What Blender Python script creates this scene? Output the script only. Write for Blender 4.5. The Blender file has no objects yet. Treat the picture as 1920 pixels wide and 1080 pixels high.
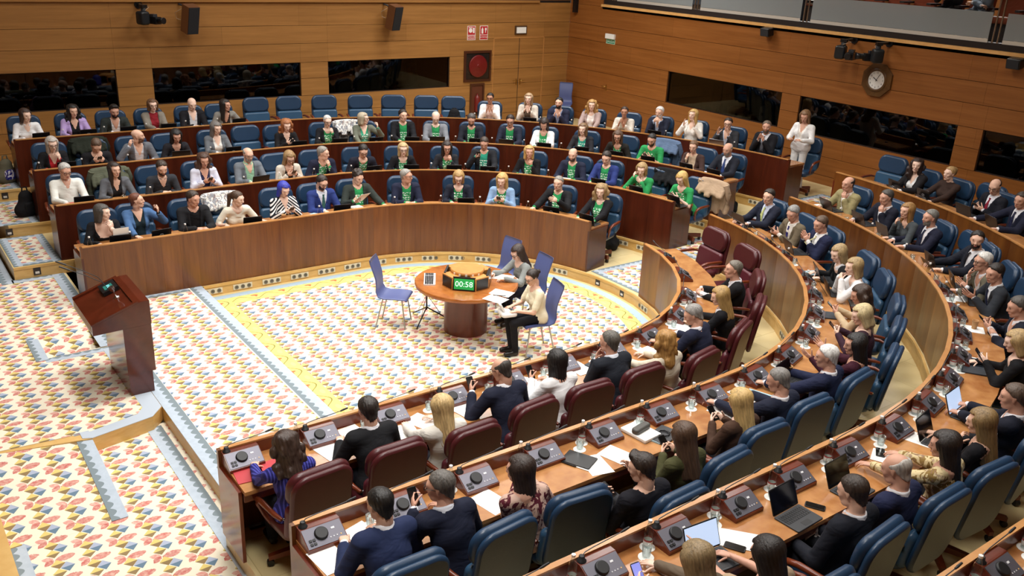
import bpy, math, random
import numpy as np
from mathutils import Vector, Matrix
random.seed(11)
D = bpy.data
SC = bpy.context.scene
COL = SC.collection
PI = math.pi

# ------------------------------------------------------------------ camera
CAM_H = 5.2
def _cam():
    yaw, pit, rol = math.radians(53.011), math.radians(20.983), math.radians(2.730)
    F = Vector((math.cos(yaw)*math.cos(pit), math.sin(yaw)*math.cos(pit), -math.sin(pit)))
    R = F.cross(Vector((0, 0, 1))).normalized()
    U = R.cross(F)
    c, s = math.cos(rol), math.sin(rol)
    R2 = R*c + U*s
    U2 = U*c - R*s
    cam = D.cameras.new('camera')
    cam.sensor_fit = 'HORIZONTAL'
    cam.sensor_width = 36.0
    cam.lens = 1681.8/1920*36.0
    cam.clip_end = 200
    cam.clip_start = 0.05
    o = D.objects.new('camera', cam)
    o.matrix_world = Matrix(((R2.x, U2.x, -F.x, 0), (R2.y, U2.y, -F.y, 0), (R2.z, U2.z, -F.z, CAM_H), (0, 0, 0, 1)))
    COL.objects.link(o)
    SC.camera = o
_cam()

# ------------------------------------------------------------------ world, lamps, exposure
W = D.worlds.new('world'); SC.world = W
W.use_nodes = True
W.node_tree.nodes['Background'].inputs[0].default_value = (0.90, 0.95, 1.0, 1)
W.node_tree.nodes['Background'].inputs[1].default_value = 0.05
SC.view_settings.view_transform = 'Standard'
SC.view_settings.look = 'None'
SC.view_settings.gamma = 1.0
SC.view_settings.use_curve_mapping = False
SC.view_settings.exposure = 0.0
CEIL = 7.6
def lamp(x, y, w, size=1.6, z=CEIL-0.06, col=(1.0, 0.978, 0.945), spread=150):
    l = D.lights.new('ceiling_or_fill_lamp', 'AREA')
    l.shape = 'DISK'; l.size = size; l.energy = w; l.color = col
    l.spread = math.radians(spread)
    o = D.objects.new('ceiling_or_fill_lamp', l)
    o.location = (x, y, z)
    COL.objects.link(o)
    return o
LAMPS = [(3.2, 9.9, 138, 130), (6.6, 9.9, 165, 130), (9.6, 9.8, 118, 130),
         (3.0, 6.2, 118, 140), (6.6, 5.4, 108, 140), (10.2, 5.6, 78, 140), (12.4, 9.8, 88, 140),
         (3.0, 14.0, 108, 140), (6.8, 14.2, 118, 140), (10.4, 14.2, 128, 140), (13.4, 15.2, 160, 150), (12.8, 5.0, 28, 140),
         (3.0, 17.0, 48, 160), (7.4, 17.0, 80, 160), (11.6, 17.2, 125, 160), (1.4, 3.8, 165, 150), (6.6, 2.4, 80, 150), (19.0, 10.5, 170, 150)]  # this line: fill lamps added to brighten back wall, near side and gallery
for lx, ly, lw, sp in LAMPS:
    lamp(lx, ly, lw, spread=sp)

# ------------------------------------------------------------------ helpers
CNT = {}
def link(o, parent=None):
    COL.objects.link(o)
    if parent is not None:
        o.parent = parent
    return o
def mk_mesh(name, verts, faces, mats=None, fmat=None, smooth=True):
    me = D.meshes.new(name)
    verts = np.asarray(verts, dtype=np.float32)
    if isinstance(faces, np.ndarray):
        nf, k = faces.shape
        me.vertices.add(len(verts)); me.vertices.foreach_set('co', verts.ravel())
        me.loops.add(nf*k); me.loops.foreach_set('vertex_index', faces.astype(np.int32).ravel())
        me.polygons.add(nf)
        me.polygons.foreach_set('loop_start', np.arange(0, nf*k, k, dtype=np.int32))
        me.update(calc_edges=True)
    else:
        me.from_pydata([tuple(v) for v in verts.tolist()], [], faces)
    if mats:
        for m in mats: me.materials.append(m)
    n = len(me.polygons)
    if fmat is not None:
        me.polygons.foreach_set('material_index', np.asarray(fmat, dtype=np.int32))
    if smooth is True:
        me.polygons.foreach_set('use_smooth', np.ones(n, dtype=bool))
    elif smooth is not False and smooth is not None:
        me.polygons.foreach_set('use_smooth', np.asarray(smooth, dtype=bool))
    me.update()
    return me
def obj(name, me, parent=None, loc=(0, 0, 0), rot=(0, 0, 0), mat=None):
    o = D.objects.new(name, me)
    o.location = loc
    o.rotation_euler = rot
    if mat is not None:
        if me.materials:
            o.material_slots[0].link = 'OBJECT'
            o.material_slots[0].material = mat
        else:
            me.materials.append(mat)
    return link(o, parent)
def empty(name, loc=(0, 0, 0), rz=0.0, parent=None):
    o = D.objects.new(name, None)
    o.empty_display_size = 0.1
    o.location = loc
    o.rotation_euler = (0, 0, rz)
    return link(o, parent)
def tag(o, label, cat=None, group=None, kind=None):
    if label: o['label'] = label
    if cat: o['category'] = cat
    if group: o['group'] = group
    if kind: o['kind'] = kind
    return o
def copy_tree(o, parent=None, loc=None, rz=None, swap=None):
    c = o.copy()
    COL.objects.link(c)
    c.parent = parent
    if loc is not None: c.location = loc
    if rz is not None: c.rotation_euler = (0, 0, rz)
    if swap and o.type == 'MESH' and len(o.material_slots):
        for s in c.material_slots:
            if s.material and s.material.name in swap:
                s.link = 'OBJECT'
                s.material = swap[s.material.name]
    for ch in o.children:
        copy_tree(ch, c, swap=swap)
    return c

class MB:
    """collects simple shapes into one mesh"""
    def __init__(self):
        self.v = []; self.f = []; self.m = []; self.s = []
    def add(self, vs, fs, mi=0, smooth=False):
        b = len(self.v)
        self.v += [tuple(p) for p in vs]
        for f in fs:
            self.f.append([b+i for i in f]); self.m.append(mi); self.s.append(smooth)
        return self
    def box(self, x0, x1, y0, y1, z0, z1, mi=0, M=None):
        vs = [Vector((x, y, z)) for z in (z0, z1) for y in (y0, y1) for x in (x0, x1)]
        if M is not None: vs = [M @ v for v in vs]
        return self.add(vs, [(0, 2, 3, 1), (4, 5, 7, 6), (0, 1, 5, 4), (2, 6, 7, 3), (0, 4, 6, 2), (1, 3, 7, 5)], mi)
    def prism(self, poly, z0, z1, mi=0, M=None):
        n = len(poly)
        vs = [Vector((p[0], p[1], z0)) for p in poly] + [Vector((p[0], p[1], z1)) for p in poly]
        if M is not None: vs = [M @ v for v in vs]
        fs = [tuple(range(n-1, -1, -1)), tuple(range(n, 2*n))]
        fs += [(i, (i+1) % n, n+(i+1) % n, n+i) for i in range(n)]
        return self.add(vs, fs, mi)
    def lathe(self, prof, n=16, mi=0, M=None, caps=True, smooth=True):
        vs = []; fs = []
        for r, z in prof:
            for i in range(n):
                a = 2*PI*i/n
                vs.append(Vector((r*math.cos(a), r*math.sin(a), z)))
        for j in range(len(prof)-1):
            for i in range(n):
                a = j*n+i; b = j*n+(i+1) % n
                fs.append((a, b, b+n, a+n))
        if M is not None: vs = [M @ v for v in vs]
        self.add(vs, fs, mi, smooth)
        if caps:
            k = (len(prof)-1)*n
            self.add(vs[:n], [tuple(range(n-1, -1, -1))], mi)
            self.add(vs[k:k+n], [tuple(range(n))], mi)
        return self
    def tube(self, pts, r, n=6, mi=0, closed=False):
        pts = [Vector(p) for p in pts]
        rs = r if isinstance(r, (list, tuple)) else [r]*len(pts)
        vs = []; fs = []
        up = Vector((0, 0, 1))
        for i, p in enumerate(pts):
            if closed: t = pts[(i+1) % len(pts)]-pts[i-1]
            else: t = pts[min(i+1, len(pts)-1)]-pts[max(i-1, 0)]
            t.normalize()
            a = t.cross(up)
            if a.length < 1e-3: a = t.cross(Vector((0, 1, 0)))
            a.normalize(); b = t.cross(a)
            for k in range(n):
                th = 2*PI*k/n
                vs.append(p+(a*math.cos(th)+b*math.sin(th))*rs[i])
        m = len(pts)
        for i in range(m if closed else m-1):
            for k in range(n):
                a0 = i*n+k; a1 = i*n+(k+1) % n
                b0 = ((i+1) % m)*n+k; b1 = ((i+1) % m)*n+(k+1) % n
                fs.append((a0, b0, b1, a1))
        self.add(vs, fs, mi, True)
        if not closed:
            self.add(vs[:n], [tuple(range(n))], mi)
            self.add(vs[-n:], [tuple(range(n-1, -1, -1))], mi)
        return self
    def slab(self, w, h, t, r=0.06, bev=0.02, n=5, mi=0, M=None, bow=0.0, taper=0.0):
        """rounded cushion: outline in x (width) and z (height), thickness along y, rounded edges"""
        def outline(ins):
            rr = max(r-ins, 0.004); hw = w/2-ins; hh = h/2-ins
            pts = []
            for cx, cz, a0 in ((hw-rr, hh-rr, 0), (-hw+rr, hh-rr, 90), (-hw+rr, -hh+rr, 180), (hw-rr, -hh+rr, 270)):
                for k in range(n+1):
                    a = math.radians(a0+90*k/n)
                    pts.append((cx+rr*math.cos(a), cz+rr*math.sin(a)))
            return pts
        rings = []
        for k in range(4):
            a = k/3*PI/2
            rings.append((bev*(1-math.sin(a)), -t/2+bev*(1-math.cos(a))))
        rings = [(bev, -t/2), (bev*0.35, -t/2+bev*0.3), (0, -t/2+bev), (0, t/2-bev), (bev*0.35, t/2-bev*0.3), (bev, t/2)]
        vs = []; N = 4*(n+1)
        for ins, y in rings:
            for x, z in outline(ins):
                k = 1-taper*(z/h+0.5)
                vs.append(Vector((x*k, y+bow*(1-(2*x/w)**2), z)))
        fs = []
        for j in range(len(rings)-1):
            for i in range(N):
                a = j*N+i; b = j*N+(i+1) % N
                fs.append((a, b, b+N, a+N))
        if M is not None: vs = [M @ v for v in vs]
        self.add(vs, fs, mi, True)
        L = (len(rings)-1)*N
        self.add(vs[:N], [tuple(range(N-1, -1, -1))], mi, True)
        self.add(vs[L:L+N], [tuple(range(N))], mi, True)
        return self
    def mesh(self, name, mats=None):
        me = D.meshes.new(name)
        me.from_pydata([tuple(v) for v in self.v], [], self.f)
        for m in (mats or []): me.materials.append(m)
        me.polygons.foreach_set('material_index', self.m)
        me.polygons.foreach_set('use_smooth', self.s)
        me.update()
        return me
    def build(self, name, mats, parent=None, loc=(0, 0, 0), rot=(0, 0, 0)):
        if not isinstance(mats, (list, tuple)): mats = [mats]
        return obj(name, self.mesh(name, mats), parent, loc, rot)

TEXT_ME = {}
def text_mesh(st, size, ext=0.0008):
    key = (st, size)
    if key in TEXT_ME: return TEXT_ME[key]
    cu = D.curves.new('lettering', 'FONT'); cu.body = st; cu.size = size; cu.extrude = ext; cu.align_x = 'CENTER'; cu.align_y = 'CENTER'; cu.resolution_u = 3
    o = D.objects.new('lettering', cu); COL.objects.link(o)
    me = D.meshes.new_from_object(o.evaluated_get(bpy.context.evaluated_depsgraph_get()))
    D.objects.remove(o); D.curves.remove(cu)
    TEXT_ME[key] = me
    return me
for _t, _z in [('00:58', 0.098), ('0:58', 0.055), ('BOCA DE', 0.05), ('INCENDIO', 0.05), ('EXTINTOR', 0.05), ('SALIDA', 0.085)]+[(str(i), 0.048) for i in range(1, 13)]:
    text_mesh(_t, _z)
def T(x, y, z): return Matrix.Translation((x, y, z))
def RX(d): return Matrix.Rotation(math.radians(d), 4, 'X')
def RY(d): return Matrix.Rotation(math.radians(d), 4, 'Y')
def RZ(d): return Matrix.Rotation(math.radians(d), 4, 'Z')

# ------------------------------------------------------------------ materials
MATS = {}
def srgb(h):
    if not isinstance(h, str): return tuple(h)+((1.0,) if len(h) == 3 else ())
    h = h.lstrip('#'); out = []
    for i in (0, 2, 4):
        c = int(h[i:i+2], 16)/255
        out.append(c/12.92 if c <= 0.04045 else ((c+0.055)/1.055)**2.4)
    return (out[0], out[1], out[2], 1.0)
class NT:
    def __init__(self, name):
        self.m = D.materials.new(name); self.m.use_nodes = True
        self.t = self.m.node_tree; self.n = self.t.nodes; self.l = self.t.links
        self.b = self.n['Principled BSDF']
    def node(self, typ, **kw):
        nd = self.n.new(typ)
        for k, v in kw.items(): setattr(nd, k, v)
        return nd
    def put(self, sock, v):
        if isinstance(v, bpy.types.NodeSocket): self.l.new(v, sock)
        else: sock.default_value = v
    def math(self, op, a, b=0.0, c=None):
        nd = self.node('ShaderNodeMath', operation=op)
        self.put(nd.inputs[0], a); self.put(nd.inputs[1], b)
        if c is not None: self.put(nd.inputs[2], c)
        return nd.outputs[0]
    def mix(self, f, a, b):
        nd = self.node('ShaderNodeMix', data_type='RGBA')
        self.put(nd.inputs[0], f)
        self.put(nd.inputs[6], srgb(a) if not isinstance(a, bpy.types.NodeSocket) else a)
        self.put(nd.inputs[7], srgb(b) if not isinstance(b, bpy.types.NodeSocket) else b)
        return nd.outputs[2]
    def coord(self, kind='Object'):
        return self.node('ShaderNodeTexCoord').outputs[kind]
    def xyz(self, v):
        nd = self.node('ShaderNodeSeparateXYZ'); self.l.new(v, nd.inputs[0]); return nd.outputs
    def noise(self, v, scale=(1, 1, 1), sc=1.0, detail=3.0, dist=0.0):
        mp = self.node('ShaderNodeMapping'); mp.inputs['Scale'].default_value = scale
        self.l.new(v, mp.inputs[0])
        nz = self.node('ShaderNodeTexNoise'); nz.inputs['Scale'].default_value = sc
        nz.inputs['Detail'].default_value = detail; nz.inputs['Distortion'].default_value = dist
        self.l.new(mp.outputs[0], nz.inputs['Vector'])
        return nz.outputs[0]
    def bump(self, h, s=0.2, d=0.01):
        b = self.node('ShaderNodeBump'); b.inputs['Strength'].default_value = s; b.inputs['Distance'].default_value = d
        self.l.new(h, b.inputs['Height']); self.l.new(b.outputs[0], self.b.inputs['Normal'])
    def base(self, c): self.put(self.b.inputs['Base Color'], srgb(c) if not isinstance(c, bpy.types.NodeSocket) else c)
    def set(self, **kw):
        for k, v in kw.items(): self.b.inputs[k.replace('_', ' ')].default_value = v
        return self
def M(name, col=None, rough=0.5, metal=0.0, spec=None, **kw):
    if name in MATS: return MATS[name]
    t = NT(name); t.base(col); t.set(Roughness=rough, Metallic=metal)
    if spec is not None: t.b.inputs['Specular IOR Level'].default_value = spec
    for k, v in kw.items(): t.b.inputs[k.replace('_', ' ')].default_value = v
    MATS[name] = t.m
    return t.m
def wood(name, c1, c2, scale, rough=0.35, var=0.16, coat=0.0, detail=5.0, dist=0.6):
    if name in MATS: return MATS[name]
    t = NT(name)
    co = t.coord()
    n1 = t.noise(co, scale, 1.0, detail, dist)
    n2 = t.noise(co, tuple(s*5 for s in scale), 1.0, 3.0, 0.2)
    f = t.math('ADD', t.math('MULTIPLY', n1, 0.7), t.math('MULTIPLY', n2, 0.3))
    f = t.math('MULTIPLY', t.math('SUBTRACT', f, 0.32), 2.6)
    nd = t.node('ShaderNodeClamp'); t.l.new(f, nd.inputs[0])
    c = t.mix(nd.outputs[0], c1, c2)
    oi = t.node('ShaderNodeObjectInfo')
    v = t.math('ADD', t.math('MULTIPLY', oi.outputs['Random'], 2*var), 1.0-var)
    hs = t.node('ShaderNodeHueSaturation'); t.l.new(v, hs.inputs['Value']); t.l.new(c, hs.inputs['Color'])
    t.base(hs.outputs[0]); t.set(Roughness=rough)
    if coat:
        t.b.inputs['Coat Weight'].default_value = coat; t.b.inputs['Coat Roughness'].default_value = 0.12
    MATS[name] = t.m
    return t.m
def glass(name, col=(1, 1, 1), alpha=0.25, rough=0.03, edge=0.6):
    """clear thin glass: mostly see-through, mirrors a little"""
    if name in MATS: return MATS[name]
    m = D.materials.new(name); m.use_nodes = True
    n = m.node_tree.nodes; l = m.node_tree.links; n.clear()
    out = n.new('ShaderNodeOutputMaterial'); mx = n.new('ShaderNodeMixShader')
    tr = n.new('ShaderNodeBsdfTransparent'); tr.inputs[0].default_value = srgb(col)
    gl = n.new('ShaderNodeBsdfGlossy'); gl.inputs['Roughness'].default_value = rough
    fr = n.new('ShaderNodeLayerWeight'); fr.inputs[0].default_value = 0.5
    pw = n.new('ShaderNodeMath'); pw.operation = 'POWER'; l.new(fr.outputs['Facing'], pw.inputs[0]); pw.inputs[1].default_value = 3.0
    ad = n.new('ShaderNodeMath'); ad.operation = 'MULTIPLY_ADD'
    l.new(pw.outputs[0], ad.inputs[0]); ad.inputs[1].default_value = edge; ad.inputs[2].default_value = alpha
    l.new(ad.outputs[0], mx.inputs[0]); l.new(tr.outputs[0], mx.inputs[1]); l.new(gl.outputs[0], mx.inputs[2])
    l.new(mx.outputs[0], out.inputs[0])
    MATS[name] = m
    return m
# ------------------------------------------------------------------ layout of the hemicycle
CX, CY = 6.45, 9.83
RR = [0, 3.02, 4.60, 6.17, 7.77, 9.6]
def tread(k): return 0.17+0.193*(k-1) if k > 0 else 0.0
TOP_H = 0.87      # parapet above the tread
DESK_H = 0.74
END_X = {1: 2.25, -1: 2.06}
GAP = {(1, 1): 0.66, (1, 2): 0.40, (1, 3): 0.72, (1, 4): 0.53, (-1, 1): 0.64, (-1, 2): 0.45, (-1, 3): 0.82, (-1, 4): 0.53}
def upt(q, s, rad):
    """point on the U line of radius rad: q<0 metres along the straight leg, q>=0 degrees round the bend; s=+1 far leg, -1 near leg"""
    if q < 0: return Vector((CX+q, CY+s*rad, 0))
    a = math.radians(90-q)
    return Vector((CX+rad*math.cos(a), CY+s*rad*math.sin(a), 0))
def inward(q, s):
    if q < 0: return Vector((0, -s, 0))
    a = math.radians(90-q)
    return Vector((-math.cos(a), -s*math.sin(a), 0))
def face_rz(q, s):
    d = inward(q, s)
    return math.atan2(-d.x, d.y)      # local +Y looks inward
def qend(k, s): return 90-math.degrees(math.asin(GAP[(s, k)]/RR[k]))
def qnodes(q0, q1, rad, step):
    out = []
    if q0 < 0:
        n = max(1, round(-q0/step))
        out += [q0+(0-q0)*i/n for i in range(n)]
    a0 = max(q0, 0)
    n = max(1, round(math.radians(q1-a0)*rad/step))
    out += [a0+(q1-a0)*i/n for i in range(n+1)]
    return out

# ------------------------------------------------------------------ setting materials
STONE = None
def _stone():
    t = NT('floor_stone')
    co = t.coord()
    br = t.node('ShaderNodeTexBrick'); t.l.new(co, br.inputs[0])
    br.inputs['Scale'].default_value = 1.0
    br.inputs['Mortar Size'].default_value = 0.004
    br.inputs['Brick Width'].default_value = 0.6; br.inputs['Row Height'].default_value = 0.6
    br.inputs['Color1'].default_value = srgb('#dcc893'); br.inputs['Color2'].default_value = srgb('#cdb87f'); br.inputs['Mortar'].default_value = srgb('#b09a62')
    nz = t.noise(co, (1.5, 1.5, 1.5), 1.0, 4, 1.5)
    t.base(t.mix(t.math('MULTIPLY', nz, 0.5), br.outputs[0], '#e9dcb4')); t.set(Roughness=0.25)
    return t.m
STONE = _stone()
PLINTH = wood('plinth_wood', '#c79a55', '#dcb876', (2.5, 2.5, 9), 0.35, 0.04)
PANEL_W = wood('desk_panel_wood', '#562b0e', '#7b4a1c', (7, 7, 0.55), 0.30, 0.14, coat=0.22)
PANEL_SHADED = wood('desk_panel_wood_shaded', '#3a150a', '#562311', (7, 7, 0.55), 0.28, 0.12, coat=0.22)  # same desk wood, with the shade of the far upper rows put into its colour
CAP_W = wood('desk_cap_wood', '#ab743e', '#c89258', (3, 3, 8), 0.3, 0.05, coat=0.2)
TOP_W = wood('desk_top_wood', '#986034', '#c59059', (2.2, 2.2, 2.2), 0.22, 0.04, coat=0.4, dist=1.6)
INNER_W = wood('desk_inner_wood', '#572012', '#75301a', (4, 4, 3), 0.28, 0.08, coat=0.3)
WALL_W = wood('wall_panel_wood', '#8e6232', '#ab7a42', (0.55, 0.55, 13), 0.4, 0.05, dist=0.4)
WALL_W2 = wood('wall_panel_wood_red', '#7e4a1e', '#98602f', (0.55, 0.55, 13), 0.36, 0.06, dist=0.4)
DARK = M('joint_dark', '#1a0e08', 0.8)

# carpet ------------------------------------------------------------------
def carpet_pattern(t, x, y):
    """printed repeat: three two-tone diamonds and a red sprig on cream; returns a colour socket"""
    mt = t.math
    def wrap(v, off=0.0):
        return mt('SUBTRACT', v, mt('ROUND', v)) if off == 0 else None
    PX, PY = 0.262, 0.298
    i = mt('ROUND', mt('DIVIDE', x, PX))
    lx = mt('SUBTRACT', x, mt('MULTIPLY', i, PX))
    y2 = mt('ADD', y, mt('MULTIPLY', i, PY/2))
    def wy(off):
        v = mt('ADD', mt('DIVIDE', y2, PY), off)
        return mt('MULTIPLY', mt('SUBTRACT', v, mt('ROUND', v)), PY)
    ly = wy(0.0); lr = wy(0.5)
    col = srgb('#e6dfca')
    nd = t.node('ShaderNodeRGB'); nd.outputs[0].default_value = col; c = nd.outputs[0]
    cv = t.node('ShaderNodeCombineXYZ'); t.l.new(x, cv.inputs[0]); t.l.new(y, cv.inputs[1])
    nz = t.noise(cv.outputs[0], (30, 30, 30), 1.0, 2, 0)
    vr = t.noise(cv.outputs[0], (5, 5, 5), 1.0, 1, 0)
    def sharp(v, w): return mt('SMOOTH_MIN', mt('MAXIMUM', mt('DIVIDE', v, w), 0.0), 1.0, 0.0)
    def ellipse(c, cx, cy, a, b, ang, yy, ca, cb):
        dx = mt('SUBTRACT', lx, cx); dy = mt('SUBTRACT', yy, cy)
        co, si = math.cos(math.radians(ang)), math.sin(math.radians(ang))
        u = mt('DIVIDE', mt('ADD', mt('MULTIPLY', dx, co), mt('MULTIPLY', dy, si)), a)
        v = mt('DIVIDE', mt('SUBTRACT', mt('MULTIPLY', dy, co), mt('MULTIPLY', dx, si)), b)
        # leaf shape: |v| < (1-u^2) with a notched edge
        edge = mt('SUBTRACT', mt('SUBTRACT', 1.0, mt('MULTIPLY', u, u)), mt('MULTIPLY', mt('ABSOLUTE', mt('SUBTRACT', nz, 0.5)), 1.1))
        ins = mt('GREATER_THAN', edge, mt('ABSOLUTE', v))
        tone = t.mix(mt('MULTIPLY', vr, 1.1), ca, cb)
        f = mt('MULTIPLY', ins, mt('ADD', 0.82, mt('MULTIPLY', mt('SUBTRACT', nz, 0.5), 1.2)))
        return t.mix(f, c, tone)
    c = ellipse(c, 0.050, -0.012, 0.095, 0.047, 6, lr, '#d08a80', '#b65c58')
    c = ellipse(c, -0.085, 0.022, 0.052, 0.034, -25, lr, '#dcab9e', '#cd857c')
    c = ellipse(c, -0.082, -0.034, 0.055, 0.034, 38, lr, '#cb7a72', '#b75a56')
    def diamond(c, cx, cy, a, b, up, dn):
        dx = mt('SUBTRACT', lx, cx); dy = mt('SUBTRACT', ly, cy)
        ins = mt('LESS_THAN', mt('ADD', mt('DIVIDE', mt('ABSOLUTE', dx), a), mt('DIVIDE', mt('ABSOLUTE', dy), b)), 1.0)
        tone = t.mix(mt('GREATER_THAN', dy, mt('MULTIPLY', dx, 0.05)), dn, up)
        return t.mix(ins, c, tone)
    c = diamond(c, -0.022, 0.062, 0.060, 0.070, '#d8c479', '#8c7654')
    c = diamond(c, 0.044, -0.004, 0.058, 0.074, '#a6b0c4', '#687f92')
    c = diamond(c, -0.030, -0.066, 0.058, 0.064, '#d8c479', '#8f7a58')
    return c
def vine(t, along, across, half):
    """yellow border with a wandering stem and red sprigs; across runs -half..half"""
    mt = t.math
    nd = t.node('ShaderNodeRGB'); nd.outputs[0].default_value = srgb('#ead47e'); c = nd.outputs[0]
    ph = mt('DIVIDE', along, 0.44)
    w = mt('MULTIPLY', mt('SINE', mt('MULTIPLY', ph, 2*PI)), half*0.55)
    st = mt('LESS_THAN', mt('ABSOLUTE', mt('SUBTRACT', across, w)), 0.009)
    fr = mt('SUBTRACT', ph, mt('ROUND', ph))
    def blob(c, pc, ac, ra, rb, colr):
        f = mt('SUBTRACT', mt('SUBTRACT', ph, pc), mt('ROUND', mt('SUBTRACT', ph, pc)))
        u = mt('DIVIDE', mt('MULTIPLY', f, 0.44), ra); v = mt('DIVIDE', mt('SUBTRACT', across, ac), rb)
        return t.mix(mt('LESS_THAN', mt('ADD', mt('MULTIPLY', u, u), mt('MULTIPLY', v, v)), 1.0), c, colr)
    c = blob(c, 0.25, -half*0.45, 0.06, 0.03, '#e0895c')
    c = blob(c, 0.29, -half*0.2, 0.02, 0.03, '#d4704c')
    c = blob(c, 0.75, half*0.45, 0.06, 0.03, '#f0c48a')
    return t.mix(st, c, '#8a8448')
def _carpet_mats():
    out = {}
    t = NT('carpet_print'); x, y, z = t.xyz(t.coord())
    c = carpet_pattern(t, x, y); t.base(c); t.set(Roughness=0.95); t.b.inputs['Specular IOR Level'].default_value = 0.1
    t.bump(t.noise(t.coord(), (400, 400, 400), 1, 2), 0.3, 0.003)
    out['print'] = t.m
    # well: the same print, framed by a yellow vine band and a pale blue scalloped edge that follows the U
    t = NT('carpet_well'); x, y, z = t.xyz(t.coord()); mt = t.math
    c = carpet_pattern(t, x, y)
    dx = mt('MAXIMUM', mt('SUBTRACT', x, CX), 0.0); dy = mt('SUBTRACT', y, CY)
    rad = mt('SQRT', mt('ADD', mt('MULTIPLY', dx, dx), mt('MULTIPLY', dy, dy)))
    d = mt('SUBTRACT', RR[1]-0.04, rad)
    along = mt('ADD', mt('MULTIPLY', mt('ARCTAN2', dx, dy), 2.75), mt('MULTIPLY', mt('MINIMUM', x, CX), mt('SIGN', dy)))
    v1 = vine(t, along, mt('SUBTRACT', d, 0.33), 0.13)
    c = t.mix(mt('LESS_THAN', d, 0.46), c, v1)
    dxl = mt('SUBTRACT', x, 3.86)
    v2 = vine(t, y, mt('SUBTRACT', dxl, 0.14), 0.13)
    c = t.mix(mt('LESS_THAN', dxl, 0.27), c, v2)
    sc = mt('ADD', 0.18, mt('MULTIPLY', mt('ABSOLUTE', mt('SINE', mt('MULTIPLY', along, 24.0))), 0.018))
    c = t.mix(mt('LESS_THAN', d, 0.20), c, '#8fa3b0')
    c = t.mix(mt('LESS_THAN', d, sc), c, '#a9c0d0')
    c = t.mix(mt('LESS_THAN', d, 0.06), c, '#d8c38c')
    t.base(c); t.set(Roughness=0.95); t.b.inputs['Specular IOR Level'].default_value = 0.1
    out['well'] = t.m
    # grey scalloped border strips, along x or along y
    for ax in ('x', 'y'):
        for flip in (1, -1):
            t = NT('carpet_border_%s%s' % (ax, 'a' if flip > 0 else 'b')); g = t.xyz(t.coord()); mt = t.math
            al, ac = (g[0], g[1]) if ax == 'x' else (g[1], g[0])
            wv = mt('MULTIPLY', mt('ABSOLUTE', mt('SINE', mt('MULTIPLY', al, PI/0.115))), 0.045)
            nz = t.noise(t.coord(), (14, 14, 14), 1, 3, 0.5)
            pale = t.mix(nz, '#a3b0bd', '#bcc8d4')
            u = mt('MULTIPLY', ac, float(flip))
            c = t.mix(mt('LESS_THAN', u, mt('ADD', -0.045, wv)), pale, '#7d8a90')
            c = t.mix(mt('LESS_THAN', u, -0.082), c, '#f0ede2')
            t.base(c); t.set(Roughness=0.95); t.b.inputs['Specular IOR Level'].default_value = 0.1
            out[ax+('a' if flip > 0 else 'b')] = t.m
    return out
CARPET = _carpet_mats()

# ------------------------------------------------------------------ floors
def ring(k, s_pts, r0, r1, z, x_end):
    pass
def u_strip(r0, r1, z, xe, mat, name, parent=None, xn=2.06):
    """flat U band between radii r0 and r1 on both legs"""
    mb = MB()
    n = 28
    pts = []
    for i in range(-1, n+1):
        if i < 0: pts.append(('s', xe, 1))
        else: pts.append(('a', PI/2-PI*i/n, 0))
    pts.append(('s', xn, -1))
    def P(p, r):
        if p[0] == 's': return (p[1], CY+p[2]*r, z)
        return (CX+r*math.cos(p[1]), CY+r*math.sin(p[1]), z)
    for a, b in zip(pts[:-1], pts[1:]):
        mb.add([P(a, r0), P(b, r0), P(b, r1), P(a, r1)], [(0, 3, 2, 1)][::1])
    for xx, sg in ((xe, 1), (xn, -1)):
        mb.add([(xx, CY+sg*r0, -0.02), (xx, CY+sg*r1, -0.02), (xx, CY+sg*r1, z), (xx, CY+sg*r0, z)], [(0, 1, 2, 3)])
    return mb.build(name, mat, parent)
well = MB()
poly = [(3.84, CY+RR[1], 0), (3.84, CY-RR[1], 0), (CX, CY-RR[1], 0)]
poly += [(CX+RR[1]*math.cos(a), CY+RR[1]*math.sin(a), 0) for a in [(-PI/2+PI*i/32) for i in range(1, 32)]]
poly += [(CX, CY+RR[1], 0)]
well.add(poly, [tuple(range(len(poly)))])
fw = well.build('floor', CARPET['well'])
tag(fw, 'patterned carpet of the sunken well with yellow vine border', kind='structure')
sub = MB(); sub.box(-4.5, 16.4, -3, 19.7, -0.25, -0.02)
tag(sub.build('floor', M('sub_floor', '#7d7460', 0.8)), 'plain sub floor under the chamber', kind='structure')
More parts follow.
